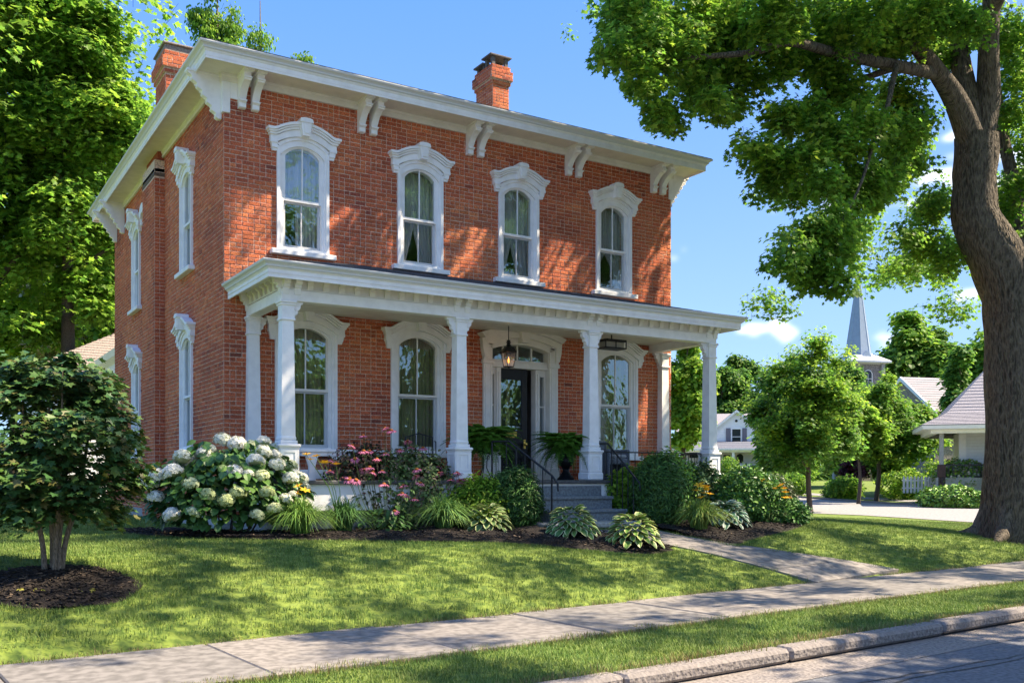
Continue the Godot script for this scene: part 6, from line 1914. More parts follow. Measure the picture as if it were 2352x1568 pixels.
func hydrangea() -> void:
	var o := thing("hydrangea_bush", "large hydrangea covered in white and cream flower heads at the house corner", "shrub", Vector3(-0.50, 0.78, 1.95))
	var R := Vector3(1.10, 0.72, 0.85)
	var xf := []
	for i in 3000:
		var d := rdir()
		if d.y < -0.55: continue
		var q := lerpf(0.6, 1.02, pow(rng.randf(), 0.45)) * (1.0 + 0.08 * sin(d.x * 8 + d.y * 5) + 0.06 * sin(d.z * 9))
		var p := Vector3(d.x * R.x, d.y * R.y, d.z * R.z) * q + Vector3(0, 0.62, 0)
		if p.y < 0.05: p.y = rv(0.05, 0.3)
		var out := Vector3(d.x, -0.25, d.z) + Vector3(rv(-0.6, 0.6), rv(-0.5, 0.2), rv(-0.6, 0.6))
		xf.append(aim(out, Vector3(d.x, 0.9, d.z) + Vector3(rv(-0.5, 0.5), 0, rv(-0.5, 0.5)), rv(0.09, 0.165), p))
	leafy(o, leaf_variants(1, 0.72, [Color(0.051, 0.123, 0.032), Color(0.072, 0.167, 0.038), Color(0.041, 0.102, 0.032), Color(0.109, 0.203, 0.043), Color(0.058, 0.138, 0.035)]), MA.leafd, xf, 300)
	var st := M.new()
	for i in 16:
		var a := TAU * i / 16
		st.tube([Vector3(cos(a) * 0.3, -0.04, sin(a) * 0.25), Vector3(cos(a) * 0.8, 0.8, sin(a) * 0.6)], [0.012, 0.006], 5)
	part("stems", st, MA.bark3, o, "stuff")
	# flower heads: mops of small four-petalled florets
	var heads := []
	for tone in [Color(0.740, 0.750, 0.620), Color(0.620, 0.670, 0.400), Color(0.780, 0.780, 0.700), Color(0.520, 0.580, 0.270)]:
		var m := M.new()
		m.col = Color(tone.r * 0.55, tone.g * 0.6, tone.b * 0.4)
		m.lathe([Vector2(0.05, -0.55), Vector2(0.6, -0.42), Vector2(0.82, 0), Vector2(0.62, 0.5), Vector2(0, 0.74)], 12)
		for i in 190:
			var d := rdir()
			if d.y < -0.5: continue
			var p := Vector3(d.x, d.y * 0.86, d.z) * rv(0.84, 1.0)
			var k := rv(0.82, 1.12)
			m.col = Color(minf(tone.r * k, 0.86), minf(tone.g * k, 0.86), tone.b * k)
			var x := d.cross(rdir()).normalized(); var y := d.cross(x)
			for e in 4:
				var u := x.rotated(d, e * PI / 2); var w := y.rotated(d, e * PI / 2)
				var s := rv(0.13, 0.17)
				m.quad(p, p + (u * 0.9 - w * 0.55) * s + d * 0.03, p + u * 1.5 * s + d * rv(-0.02, 0.05), p + (u * 0.9 + w * 0.55) * s + d * 0.03)
		heads.append(m.mesh())
	# as they stand on the bush: x, y, z from its middle, size, tone
	var spots := [[-0.02, 1.43, -0.12, 0.135, 0], [0.20, 1.35, 0.02, 0.14, 2], [-0.50, 1.12, 0.25, 0.125, 0], [-0.74, 1.0, 0.1, 0.13, 2], [-0.92, 1.06, 0.35, 0.13, 0], [-1.12, 0.78, 0.42, 0.16, 2], [-1.32, 0.72, 0.3, 0.13, 2], [-1.46, 0.60, 0.2, 0.14, 2], [-1.38, 0.32, 0.3, 0.12, 2], [0.34, 1.0, 0.62, 0.135, 2], [0.62, 1.2, 0.30, 0.12, 0], [0.78, 1.4, -0.1, 0.12, 2], [0.86, 1.12, 0.2, 0.125, 2], [1.02, 1.05, 0.1, 0.10, 1], [1.22, 0.92, 0.15, 0.115, 1], [-0.12, 0.78, 0.78, 0.13, 2], [0.10, 0.74, 0.86, 0.09, 0], [-0.88, 0.56, 0.72, 0.115, 1], [-0.62, 0.36, 0.86, 0.12, 3], [-0.32, 0.27, 0.95, 0.12, 3], [-0.10, 0.39, 0.95, 0.13, 3], [0.38, 0.72, 0.82, 0.115, 1], [0.76, 0.94, 0.62, 0.125, 0], [0.42, 0.40, 0.95, 0.115, 3], [0.98, 0.66, 0.72, 0.12, 0], [1.34, 0.66, 0.35, 0.13, 0], [1.42, 0.5, 0.35, 0.10, 0], [-0.86, 0.05, 0.82, 0.11, 1], [-1.18, 0.0, 0.62, 0.125, 2], [0.22, -0.02, 1.0, 0.105, 1], [0.56, 0.10, 0.98, 0.115, 1], [0.82, 0.28, 0.88, 0.10, 0], [0.96, 0.36, 0.86, 0.07, 0], [1.26, 0.16, 0.6, 0.11, 1], [1.3, -0.02, 0.6, 0.09, 1], [0.55, 1.32, -0.15, 0.11, 1], [-0.36, 1.22, 0.05, 0.12, 0], [0.9, 0.95, -0.1, 0.11, 0], [1.05, 1.3, -0.2, 0.1, 0]]
	for s in spots:
		var p := part("flower_head", heads[s[4]], MA.petal, o)
		p.position = Vector3(s[0] * 0.74, s[1] * 0.73 + 0.36, s[2] * 0.95)
		p.basis = Basis(Vector3.UP, rv(0, TAU)) * Basis(Vector3.RIGHT, rv(0.0, 0.5)) * Basis.from_scale(Vector3(1, rv(0.85, 1.0), 1) * s[3] * 1.0)

# a clump of arching straps
func strap_clump(o: Node3D, n: int, len: float, w: float, cols: Array, spread := 1.0, m: Material = null) -> void:
	var b := M.new()
	for i in n:
		var a := rv(0, TAU)
		var d := Vector3(cos(a), 0, sin(a))
		var l := len * rv(0.65, 1.1)
		var out := rv(0.12, 0.85) * spread
		var side := Vector3(-d.z, 0, d.x)
		var c: Color = cols[rng.randi() % cols.size()]
		var k := rv(0.8, 1.2)
		b.col = Color(c.r * k, c.g * k, c.b * k)
		var root := Vector3(rv(-0.1, 0.1), 0, rv(-0.1, 0.1))
		var prev := []
		for j in 7:
			var t := j / 6.0
			var p := root + d * (l * out * (t * 0.55 + t * t * 0.35)) + Vector3(0, l * (t * 1.15 - t * t * (0.55 + 0.65 * out)), 0)
			var ww := w * (1.0 - pow(t, 3.0)) * (0.5 + minf(t * 3, 0.5))
			var r := [p - side * ww, p + side * ww]
			if j: b.quad(prev[0], prev[1], r[1], r[0])
			prev = r
	part("foliage", b, m if m else MA.blade, o, "stuff")

func lily_flower(c: Color) -> ArrayMesh:
	var m := M.new()
	for i in 6:
		var a := TAU * i / 6
		leaf(m, aim(Vector3(cos(a), 0.55, sin(a)), Vector3(-cos(a), 0.8, -sin(a)), 1.0, Vector3.ZERO), 2, 0.42, c)
	m.col = Color(0.500, 0.160, 0.020)
	for i in 4: m.bar(Vector3.ZERO, Vector3(cos(i * 1.6) * 0.15, 0.6, sin(i * 1.6) * 0.15), 0.02, 4)
	return m.mesh()

func daylily(label: String, at: Vector2, r: float, n: int, cols: Array, blooms: Array, turn := 0.0) -> void:
	var o := thing("daylily", label, "plant", Vector3(at.x, gy(at.x, at.y), at.y), turn)
	strap_clump(o, int(n * 3.4), r * 1.62, 0.0075, cols)
	var fm := lily_flower(Color(0.800, 0.460, 0.030))
	for q in blooms:
		var s := M.new()
		s.col = Color(0.087, 0.174, 0.036)
		s.tube([Vector3(0, 0, 0), Vector3(q[0] * 0.4, q[1] * 0.6, q[2] * 0.4), Vector3(q[0], q[1], q[2])], [0.006, 0.005, 0.004], 5)
		var st := part("flower_stalk", s, MA.blade, o)
		var f := part("flower", fm, MA.petal, st)
		f.transform = Transform3D(Basis(Vector3.UP, rv(0, TAU)) * Basis(Vector3.RIGHT, rv(-0.7, 0.7)) * Basis.from_scale(Vector3.ONE * rv(0.075, 0.1)), Vector3(q[0], q[1], q[2]))

func hosta(label: String, at: Vector2, r: float, n: int, c: Array, edge: Color, lift := 0.0) -> void:
	var o := thing("hosta", label, "plant", Vector3(at.x, gy(at.x, at.y) + lift, at.y), 0.0, "hostas edging the beds")
	var vs := leaf_variants(3, 0.62, c, edge)
	for i in n:
		var t := float(i) / n
		var a := i * 2.399
		var d := Vector3(cos(a), 0, sin(a))
		var q := pow(t, 0.75)
		var p := d * r * (0.12 + 0.62 * q) + Vector3(0, r * lerpf(0.85, 0.10, pow(q, 1.5)), 0)
		var dir := d * 1.0 + Vector3(rv(-0.25, 0.25), lerpf(0.5, -0.55, q), rv(-0.25, 0.25))
		var l := part("leaf", vs[i % vs.size()], MA.leafd, o)
		l.transform = aim(dir, Vector3(d.x * 0.5, 1.0, d.z * 0.5) + Vector3(rv(-0.3, 0.3), 0, rv(-0.3, 0.3)), r * rv(0.30, 0.44), p)
	var s := M.new()
	s.col = Color(0.131, 0.217, 0.058)
	for i in 24:
		var a := i * 2.399; var d := Vector3(cos(a), 0, sin(a))
		s.tube([Vector3.ZERO, d * r * 0.3 + Vector3(0, r * 0.4, 0)], [0.006, 0.005], 4)
	part("stems", s, MA.blade, o, "stuff")

func coneflower_mesh() -> ArrayMesh:
	var m := M.new()
	m.col = Color(0.300, 0.100, 0.020)
	m.lathe([Vector2(0.36, -0.05), Vector2(0.40, 0.08), Vector2(0.30, 0.28), Vector2(0, 0.38)], 10)
	for i in 15:
		var a := TAU * i / 15 + rv(-0.1, 0.1)
		leaf(m, aim(Vector3(cos(a), rv(-0.55, -0.1), sin(a)), Vector3(cos(a) * 0.4, 1, sin(a) * 0.4), 0.85, Vector3(cos(a), 0, sin(a)) * 0.28), 2, 0.26, Color(0.600, 0.200, 0.330) * rv(0.85, 1.15))
	return m.mesh()

func coneflowers(label: String, at: Vector3, heads: Array, n_leaf: int, rad: Vector3) -> void:
	var o := thing("coneflower_clump", label, "flowers", at, 0.0)
	var fm := coneflower_mesh()
	for q in heads:
		var s := M.new()
		s.col = Color(0.087, 0.131, 0.043)
		s.tube([Vector3(q[0] * 0.4, 0, q[2] * 0.5), Vector3(q[0] * 0.8, q[1] * 0.6, q[2] * 0.8), Vector3(q[0], q[1], q[2])], [0.006, 0.005, 0.004], 5)
		var st := part("flower_stalk", s, MA.blade, o)
		var f := part("flower", fm, MA.petal, st)
		f.transform = Transform3D(Basis(Vector3.UP, rv(0, TAU)) * Basis(Vector3.RIGHT, rv(-0.1, 0.75)) * Basis.from_scale(Vector3.ONE * rv(0.068, 0.085)), Vector3(q[0], q[1], q[2]))
	var xf := []
	for i in n_leaf:
		var d := rdir()
		var p := Vector3(d.x * rad.x, absf(d.y) * rad.y, d.z * rad.z) * rv(0.3, 1.0)
		xf.append(aim(Vector3(d.x, rv(-0.6, 0.4), d.z), Vector3(d.x * 0.6, 1, d.z * 0.6), rv(0.08, 0.15), p))
	leafy(o, leaf_variants(1, 0.55, [Color(0.043, 0.102, 0.029), Color(0.065, 0.138, 0.036), Color(0.087, 0.174, 0.043)]), MA.leafd, xf, 24)

func garden() -> void:
	young_tree()
	hydrangea()
	# strap-leaved clumps
	daylily("bright daylily clump with yellow bloom right of the hydrangea", Vector2(0.25, 2.95), 0.62, 190, [Color(0.181, 0.326, 0.054), Color(0.136, 0.263, 0.051), Color(0.175, 0.263, 0.050)], [[-0.02, 0.66, 0.0], [0.05, 0.60, 0.06], [-0.06, 0.56, 0.05]])
	daylily("dark green daylily clump behind the bright one", Vector2(1.02, 2.6), 0.58, 170, [Color(0.064, 0.154, 0.040), Color(0.090, 0.190, 0.045)], [[-0.35, 1.05, -0.4], [-0.25, 1.1, -0.4], [-0.1, 1.0, -0.45], [0.02, 0.98, -0.3], [-0.42, 1.12, -0.35]])
	daylily("blue green daylily clump left of the variegated hosta", Vector2(2.55, 2.85), 0.62, 190, [Color(0.090, 0.200, 0.057), Color(0.136, 0.254, 0.057), Color(0.181, 0.307, 0.073)], [])
	daylily("yellow blooming daylily clump beside the front walk, right of the steps", Vector2(7.0, 3.7), 0.60, 200, [Color(0.200, 0.326, 0.054), Color(0.290, 0.344, 0.081), Color(0.145, 0.254, 0.054)], [[-0.05, 0.72, 0.05], [0.05, 0.76, 0.0], [0.12, 0.66, 0.05], [-0.12, 0.64, 0.06], [0.0, 0.60, 0.12], [0.18, 0.7, -0.05], [0.22, 0.58, 0.02], [-0.08, 0.52, 0.12]])
	# coneflowers: a low group at the edge and a tall one among the shrubs
	var tall := []
	for q in [[-0.62, 1.42], [-0.38, 1.6], [-0.30, 1.34], [-0.15, 1.72], [-0.08, 1.68], [0.25, 1.52], [0.38, 1.42], [0.44, 1.40], [-0.75, 1.18], [-0.55, 1.2], [-0.7, 0.98], [-0.5, 1.02], [-0.42, 1.06], [-0.34, 0.98], [-0.22, 1.0], [-0.62, 0.88], [-0.85, 1.0], [-0.3, 1.2], [-0.05, 1.3], [0.1, 1.36], [-0.45, 1.33], [0.0, 1.05]]: tall.append([q[0] * 1.15, q[1] * 0.92, rv(-0.25, 0.45)])
	coneflowers("tall pink coneflowers in the middle of the bed before the porch", Vector3(2.05, 0.82, 1.98), tall, 260, Vector3(0.8, 1.15, 0.35))
	var low := []
	for q in [[0.0, 0.34], [0.33, 0.52], [-0.12, 0.74], [0.20, 0.72], [0.34, 0.86], [0.36, 0.96], [0.40, 0.76], [-0.62, 0.80], [-0.70, 0.80], [0.12, 0.6], [0.26, 0.56]]: low.append([q[0], q[1], rv(-0.1, 0.15)])
	coneflowers("low pink coneflowers at the lawn edge of the bed", Vector3(1.75, 0.80, 2.75), low, 200, Vector3(0.42, 0.4, 0.3))
	var right := []
	for i in 15: right.append([rv(-0.28, 0.34), rv(0.55, 1.02), rv(-0.15, 0.2)])
	coneflowers("cluster of small dusky pink coneflowers left of the door column", Vector3(3.15, 0.80, 2.05), right, 120, Vector3(0.4, 0.7, 0.3))
	# shrubs
	shrub("flowering_shrub", "cream variegated shrub among the coneflowers before the porch", "shrub", Vector3(2.55, 0.82, 1.75), Vector3(0.72, 0.66, 0.42), 480, 0.16, [Color(0.145, 0.217, 0.072), Color(0.200, 0.220, 0.120), Color(0.087, 0.145, 0.043), Color(0.232, 0.189, 0.131)], 1, MA.leafm, 0, "", 0.6)
	shrub("flowering_shrub", "dark reddish shrub with fading blooms behind the coneflowers", "shrub", Vector3(1.75, 0.86, 1.65), Vector3(0.62, 0.68, 0.36), 340, 0.16, [Color(0.087, 0.065, 0.043), Color(0.072, 0.102, 0.043), Color(0.232, 0.087, 0.087), Color(0.051, 0.087, 0.029)], 1, MA.leafm, 0, "", 0.5)
	shrub("spirea_shrub", "light yellow green spirea left of the dark yew", "shrub", Vector3(3.45, 0.80, 2.4), Vector3(0.56, 0.42, 0.42), 420, 0.15, YELLOWG + [Color(0.160, 0.220, 0.040)], 2, MA.leaf, 0, "", 0.4)
	shrub("yew_shrub", "rounded dark green yew left of the front steps", "shrub", Vector3(4.05, 0.80, 2.5), Vector3(0.42, 0.50, 0.42), 860, 0.145, [Color(0.043, 0.109, 0.026), Color(0.072, 0.160, 0.032), Color(0.035, 0.087, 0.023)], 2, MA.leafd, 0, "", 0.28, 18)
	shrub("yew_shrub", "largest rounded yew right of the front steps", "shrub", Vector3(6.85, 0.78, 2.85), Vector3(0.47, 0.62, 0.44), 1150, 0.15, [Color(0.051, 0.123, 0.029), Color(0.087, 0.181, 0.036), Color(0.065, 0.145, 0.032)], 2, MA.leafd, 0, "", 0.28, 18)
	shrub("spirea_shrub", "bright leafy shrub behind the right handrail", "shrub", Vector3(6.72, 0.80, 2.1), Vector3(0.40, 0.50, 0.30), 380, 0.16, YELLOWG, 1, MA.leaf, 0, "", 0.6)
	shrub("leafy_shrub", "tall loose shrub in front of the porch railing", "shrub", Vector3(7.6, 0.80, 2.2), Vector3(0.80, 0.66, 0.36), 560, 0.17, GREEN + YELLOWG, 1, MA.leafd, 0, "", 0.55)
	shrub("leafy_shrub", "blue green shrub at the foot of the corner column", "shrub", Vector3(8.35, 0.80, 2.2), Vector3(0.55, 0.55, 0.36), 420, 0.17, BLUEG, 2, MA.leafd, 0, "", 0.5)
	shrub("leafy_shrub", "dark shrub right of the corner column with upright shoot", "shrub", Vector3(9.1, 0.78, 2.75), Vector3(0.72, 0.52, 0.5), 620, 0.17, DARKG + GREEN, 1, MA.leafd, 0, "", 0.55)
	shrub("leafy_shrub", "bronze topped shrub at the right end of the bed", "shrub", Vector3(9.85, 0.75, 2.45), Vector3(0.72, 0.50, 0.6), 560, 0.17, [Color(0.102, 0.065, 0.036), Color(0.072, 0.109, 0.036), Color(0.145, 0.087, 0.043), Color(0.058, 0.102, 0.029)], 1, MA.leafd, 0, "", 0.5)
	shrub("leafy_shrub", "low dark green plant spilling over the right bed edge", "shrub", Vector3(9.75, 0.74, 3.05), Vector3(0.55, 0.24, 0.34), 300, 0.17, DARKG, 2, MA.leafd, 0, "", 0.5)
	daylily("orange flowered lily among the dark shrubs of the right bed", Vector2(9.35, 3.15), 0.36, 60, [Color(0.058, 0.116, 0.029)], [[-0.1, 0.62, 0.15], [0.02, 0.68, 0.2], [0.12, 0.55, 0.2], [0.2, 0.62, 0.1], [0.06, 0.45, 0.25], [0.22, 0.45, 0.2], [-0.2, 0.75, 0.0], [-0.28, 0.78, 0.05]])
	# hostas
	hosta("variegated hosta left of the yew, in the mulch", Vector2(3.2, 3.1), 0.42, 91, [Color(0.145, 0.217, 0.072), Color(0.109, 0.181, 0.058)], Color(0.360, 0.380, 0.180))
	hosta("pale edged hosta in front of the stone slab", Vector2(4.2, 3.9), 0.46, 112, [Color(0.087, 0.181, 0.043), Color(0.123, 0.225, 0.058), Color(0.072, 0.160, 0.043)], Color(0.420, 0.460, 0.220))
	hosta("front most yellow edged hosta beside the walk", Vector2(4.78, 4.65), 0.47, 115, [Color(0.131, 0.239, 0.043), Color(0.174, 0.275, 0.058), Color(0.102, 0.203, 0.043)], Color(0.500, 0.500, 0.200))
	hosta("blue green white edged hosta right of the walk", Vector2(7.85, 3.45), 0.48, 98, [Color(0.051, 0.131, 0.080), Color(0.065, 0.152, 0.087)], Color(0.460, 0.520, 0.440))

# ---------------------------------------------------------------- things standing on the porch
func fern(label: String, at: Vector3, r: float, n: int) -> void:
	var o := thing("fern", label, "plant", at, 0.0)
	var vs := []
	for v in 3:
		var m := M.new()
		var sp := []
		for j in 13:
			var t := j / 12.0
			sp.append(Vector3(0, t * 1.15 - 0.5 * t * t, -0.72 * t * t))
		m.col = Color(0.072, 0.131, 0.029)
		for j in 12: m.bar(sp[j], sp[j + 1], 0.006, 3)
		for j in range(1, 13):
			var t := j / 12.0
			var l := 0.15 * sin(PI * (0.15 + 0.82 * t)) + 0.02
			for s in [-1.0, 1.0]:
				for e in 2:
					var k := rv(0.8, 1.2)
					leaf(m, aim(Vector3(s, 0.35, rv(-0.25, 0.1)), Vector3(0, 0.4, 1), l, (sp[j - 1] as Vector3).lerp(sp[j], 0.5 * e)), 2, 0.34, Color(0.105, 0.25, 0.03) * k)
		vs.append(m.mesh())
	for i in n:
		var a := i * 2.399
		var t := float(i) / n
		var up := lerpf(4.5, -0.1, pow(t, 0.8))
		var d := Vector3(cos(a), up, sin(a)).normalized()
		var f := part("frond", vs[i % 3], MA.leafm, o)
		f.transform = aim(d, Vector3(-cos(a) * (1.0 if up > 0 else 0.2), 1.0, -sin(a)), r * rv(0.85, 1.15), Vector3(cos(a) * 0.06, 0, sin(a) * 0.06))

func porch_things() -> void:
	# left: fern in a bowl on an iron stand
	var o := thing("plant_stand", "thin black iron plant stand left of the front door", "plant stand", Vector3(4.24, 1.6, 1.2))
	var m := M.new()
	for i in 3:
		var a := TAU * i / 3 + 0.3
		m = M.new()
		m.tube([Vector3(cos(a) * 0.14, 0, sin(a) * 0.14), Vector3(cos(a) * 0.04, 0.22, sin(a) * 0.04), Vector3(cos(a) * 0.05, 0.40, sin(a) * 0.05), Vector3(cos(a) * 0.15, 0.53, sin(a) * 0.15)], [0.008, 0.008, 0.008, 0.008], 6)
		part("leg", m, MA.iron, o)
	m = M.new()
	for i in 24:
		var a := TAU * i / 24; var b := TAU * (i + 1) / 24
		m.bar(Vector3(cos(a) * 0.16, 0.53, sin(a) * 0.16), Vector3(cos(b) * 0.16, 0.53, sin(b) * 0.16), 0.009, 5)
	part("hoop", m, MA.iron, o)
	o = thing("plant_bowl", "dark shallow bowl resting in the iron stand", "bowl", Vector3(4.24, 2.07, 1.2))
	m = M.new()
	m.lathe([Vector2(0, 0), Vector2(0.09, 0.0), Vector2(0.16, 0.06), Vector2(0.19, 0.12), Vector2(0.2, 0.125), Vector2(0.17, 0.115), Vector2(0, 0.10)], 24)
	part("bowl", m, MA.black, o)
	fern("lush green fern in the bowl left of the front door", Vector3(4.24, 2.2, 1.2), 0.66, 130)
	# right: fern in a black urn
	o = thing("garden_urn", "black cast iron urn on a moulded foot right of the door", "urn", Vector3(5.96, 1.6, 1.25))
	m = M.new()
	m.lathe([Vector2(0, 0.0), Vector2(0.16, 0.0), Vector2(0.165, 0.03), Vector2(0.14, 0.05), Vector2(0.10, 0.10), Vector2(0.065, 0.16), Vector2(0.055, 0.20), Vector2(0.085, 0.215), Vector2(0.06, 0.235)], 28)
	part("foot", m, MA.black, o)
	m = M.new()
	m.lathe([Vector2(0.06, 0.23), Vector2(0.12, 0.27), Vector2(0.15, 0.34), Vector2(0.145, 0.40), Vector2(0.125, 0.46), Vector2(0.14, 0.50), Vector2(0.195, 0.535), Vector2(0.20, 0.55), Vector2(0.16, 0.545), Vector2(0.0, 0.5)], 28)
	part("bowl", m, MA.black, o)
	fern("lush green fern spilling from the black urn", Vector3(5.94, 2.15, 1.25), 0.62, 120)
	# hanging lantern before the door
	var lt := Vector3(5.05, 4.5, 0.7)
	o = thing("porch_lantern", "black four sided lantern hanging lit before the front door", "lantern", lt)
	m = M.new()
	m.bar(Vector3(0, 0.0, 0), Vector3(0, -0.32, 0), 0.008)
	part("rod", m, MA.iron, o)
	m = M.new()
	m.lathe([Vector2(0.0, -0.30), Vector2(0.035, -0.31), Vector2(0.03, -0.335), Vector2(0.05, -0.35), Vector2(0.03, -0.37), Vector2(0.045, -0.40), Vector2(0.03, -0.41)], 14)
	m.lathe([Vector2(0.135, -0.535), Vector2(0.14, -0.525), Vector2(0.085, -0.45), Vector2(0.03, -0.405)], 4, Transform3D(Basis(Vector3.UP, PI / 4), Vector3.ZERO), 1.15, 1.15)
	part("cap", m, MA.iron, o)
	m = M.new()
	for i in 4:
		var a := PI / 4 + i * PI / 2; var b := a + PI / 2
		m.bar(Vector3(cos(a) * 0.145, -0.535, sin(a) * 0.145), Vector3(cos(a) * 0.095, -0.80, sin(a) * 0.095), 0.008, 4)
		m.bar(Vector3(cos(a) * 0.095, -0.80, sin(a) * 0.095), Vector3(cos(b) * 0.095, -0.80, sin(b) * 0.095), 0.010, 4)
		m.bar(Vector3(cos(a) * 0.145, -0.535, sin(a) * 0.145), Vector3(cos(b) * 0.145, -0.535, sin(b) * 0.145), 0.010, 4)
	m.lathe([Vector2(0, -0.83), Vector2(0.02, -0.825), Vector2(0.0, -0.80)], 8)
	m.box(Vector3(-0.07, -0.81, -0.07), Vector3(0.07, -0.80, 0.07))
	part("frame", m, MA.iron, o)
	for i in 4:
		var a := PI / 4 + i * PI / 2; var b := a + PI / 2
		m = M.new()
		m.quad(Vector3(cos(b) * 0.092, -0.79, sin(b) * 0.092), Vector3(cos(a) * 0.092, -0.79, sin(a) * 0.092), Vector3(cos(a) * 0.14, -0.54, sin(a) * 0.14), Vector3(cos(b) * 0.14, -0.54, sin(b) * 0.14))
		part("pane", m, MA.clear, o)
	var fl := mat("lantern flame", Color(1.000, 0.700, 0.350), 0.5)
	fl.emission_enabled = true
	fl.emission = Color(1.000, 0.620, 0.250)
	fl.emission_energy_multiplier = 0.9
	m = M.new()
	m.lathe([Vector2(0, -0.74), Vector2(0.014, -0.72), Vector2(0.018, -0.69), Vector2(0.010, -0.65), Vector2(0, -0.61)], 10)
	part("flame", m, fl, o)
	m = M.new()
	m.bar(Vector3(0, -0.80, 0), Vector3(0, -0.735, 0), 0.014)
	part("candle_tube", m, MA.white, o)
	var lamp := OmniLight3D.new()
	lamp.name = "lantern_light"
	lamp.position = lt + Vector3(0, -0.68, 0)
	lamp.light_color = Color(1.000, 0.620, 0.280)
	lamp.light_energy = 0.006
	lamp.light_size = 0.015
	lamp.omni_range = 12
	lamp.omni_attenuation = 2
	lamp.shadow_enabled = true
	add_child(lamp)
	# ceiling light at the right end
	o = thing("ceiling_fixture", "boxy metal and glass porch ceiling light near the right window", "lamp", Vector3(7.3, 4.5, 0.9))
	m = M.new()
	m.bar(Vector3.ZERO, Vector3(0, -0.16, 0), 0.012)
	part("stem", m, MA.iron, o)
	m = M.new()
	m.cbox(Vector3(-0.26, -0.20, -0.15), Vector3(0.26, -0.16, 0.15), 0.006); m.cbox(Vector3(-0.26, -0.34, -0.15), Vector3(0.26, -0.315, 0.15), 0.006)
	for x in [-0.25, 0.0, 0.25]:
		for z in [-0.14, 0.14]: m.bar(Vector3(x, -0.33, z), Vector3(x, -0.18, z), 0.011, 5)
	part("frame", m, MA.iron, o)
	m = M.new()
	m.cbox(Vector3(-0.22, -0.312, -0.11), Vector3(0.22, -0.205, 0.11), 0.004)
	part("glass_box", m, mat("frosted glass", lin(0.34, 0.33, 0.30), 0.3), o)
	# grey wicker chair under the right window
	o = thing("porch_chair", "grey blue high backed porch chair beside the right handrail", "chair", Vector3(7.25, 1.6, 0.85), 0.25)
	var wk := mat("grey wicker", lin(0.19, 0.215, 0.25), 0.8, T.stone, T.stone, 0.4, 4.0, false)
	m = M.new()
	m.cbox(Vector3(-0.30, 0.30, -0.28), Vector3(0.30, 0.42, 0.28), 0.02)
	part("seat", m, wk, o)
	m = M.new()
	m.cbox(Vector3(-0.30, 0.30, -0.32), Vector3(0.30, 0.78, -0.25), 0.025)
	part("backrest", m, wk, o)
	for s in [-1.0, 1.0]:
		m = M.new()
		m.cbox(Vector3(s * 0.31 - 0.04, 0.0, -0.3), Vector3(s * 0.31 + 0.04, 0.60, 0.28), 0.02)
		part("arm", m, wk, o)
	m = M.new()
	m.cbox(Vector3(-0.27, 0.42, -0.26), Vector3(0.27, 0.50, 0.27), 0.03)
	part("cushion", m, mat("grey cushion", lin(0.32, 0.33, 0.34), 0.9), o)
	# black wire chair behind the second column
	o = thing("wire_chair", "black wire chair behind the column left of the door", "chair", Vector3(3.1, 1.6, 0.95), -0.4)
	m = M.new()
	for i in 9:
		var x := -0.22 + i * 0.055
		m.bar(Vector3(x, 0.45, -0.2), Vector3(x * 1.05, 0.80 - 0.05 * absf(x) * 4, -0.26), 0.006, 4)
	m.tube([Vector3(-0.24, 0.45, -0.2), Vector3(-0.24, 0.75, -0.26), Vector3(0, 0.82, -0.27), Vector3(0.24, 0.75, -0.26), Vector3(0.24, 0.45, -0.2)], [0.011, 0.011, 0.011, 0.011, 0.011], 6)
	part("backrest", m, MA.iron, o)
	m = M.new()
	for i in 9: m.bar(Vector3(-0.22 + i * 0.055, 0.45, -0.2), Vector3(-0.22 + i * 0.055, 0.45, 0.22), 0.006, 4)
	m.bar(Vector3(-0.24, 0.45, 0.22), Vector3(0.24, 0.45, 0.22), 0.01); m.bar(Vector3(-0.24, 0.45, -0.2), Vector3(0.24, 0.45, -0.2), 0.01)
	part("seat", m, MA.iron, o)
	for x in [-0.22, 0.22]:
		for z in [-0.2, 0.22]:
			m = M.new()
			m.bar(Vector3(x, 0.45, z), Vector3(x * 1.1, 0, z * 1.1), 0.011)
			part("leg", m, MA.iron, o)
	for x in [-0.26, 0.26]:
		m = M.new()
		m.tube([Vector3(x, 0.45, 0.2), Vector3(x, 0.66, 0.16), Vector3(x, 0.68, -0.22)], [0.01, 0.01, 0.01], 6)
		part("arm", m, MA.iron, o)
	# white bench with turned supports by the left window
	o = thing("porch_bench", "white porch bench with shaped supports below the left window", "bench", Vector3(1.55, 1.6, 1.2))
	m = M.new()
	m.cbox(Vector3(-0.75, 0.44, -0.2), Vector3(0.75, 0.49, 0.22), 0.01)
	part("seat", m, MA.white, o)
	m = M.new()
	m.cbox(Vector3(-0.72, 0.38, 0.16), Vector3(0.72, 0.44, 0.20), 0.006)
	part("apron", m, MA.white, o)
	for x in [-0.55, -0.12, 0.55]:
		m = M.new()
		m.prism(PackedVector2Array([Vector2(-0.06, 0), Vector2(0.06, 0), Vector2(0.045, 0.12), Vector2(0.05, 0.22), Vector2(0.09, 0.36), Vector2(0.10, 0.38), Vector2(-0.10, 0.38), Vector2(-0.09, 0.36), Vector2(-0.05, 0.22), Vector2(-0.045, 0.12)]), 0.14, 0.2, Transform3D(Basis(), Vector3(x, 0, 0)))
		part("support", m, MA.white, o)
	m = M.new()
	m.cbox(Vector3(-0.72, 0.02, 0.1), Vector3(0.72, 0.17, 0.135), 0.006)
	part("stretcher", m, MA.white, o)

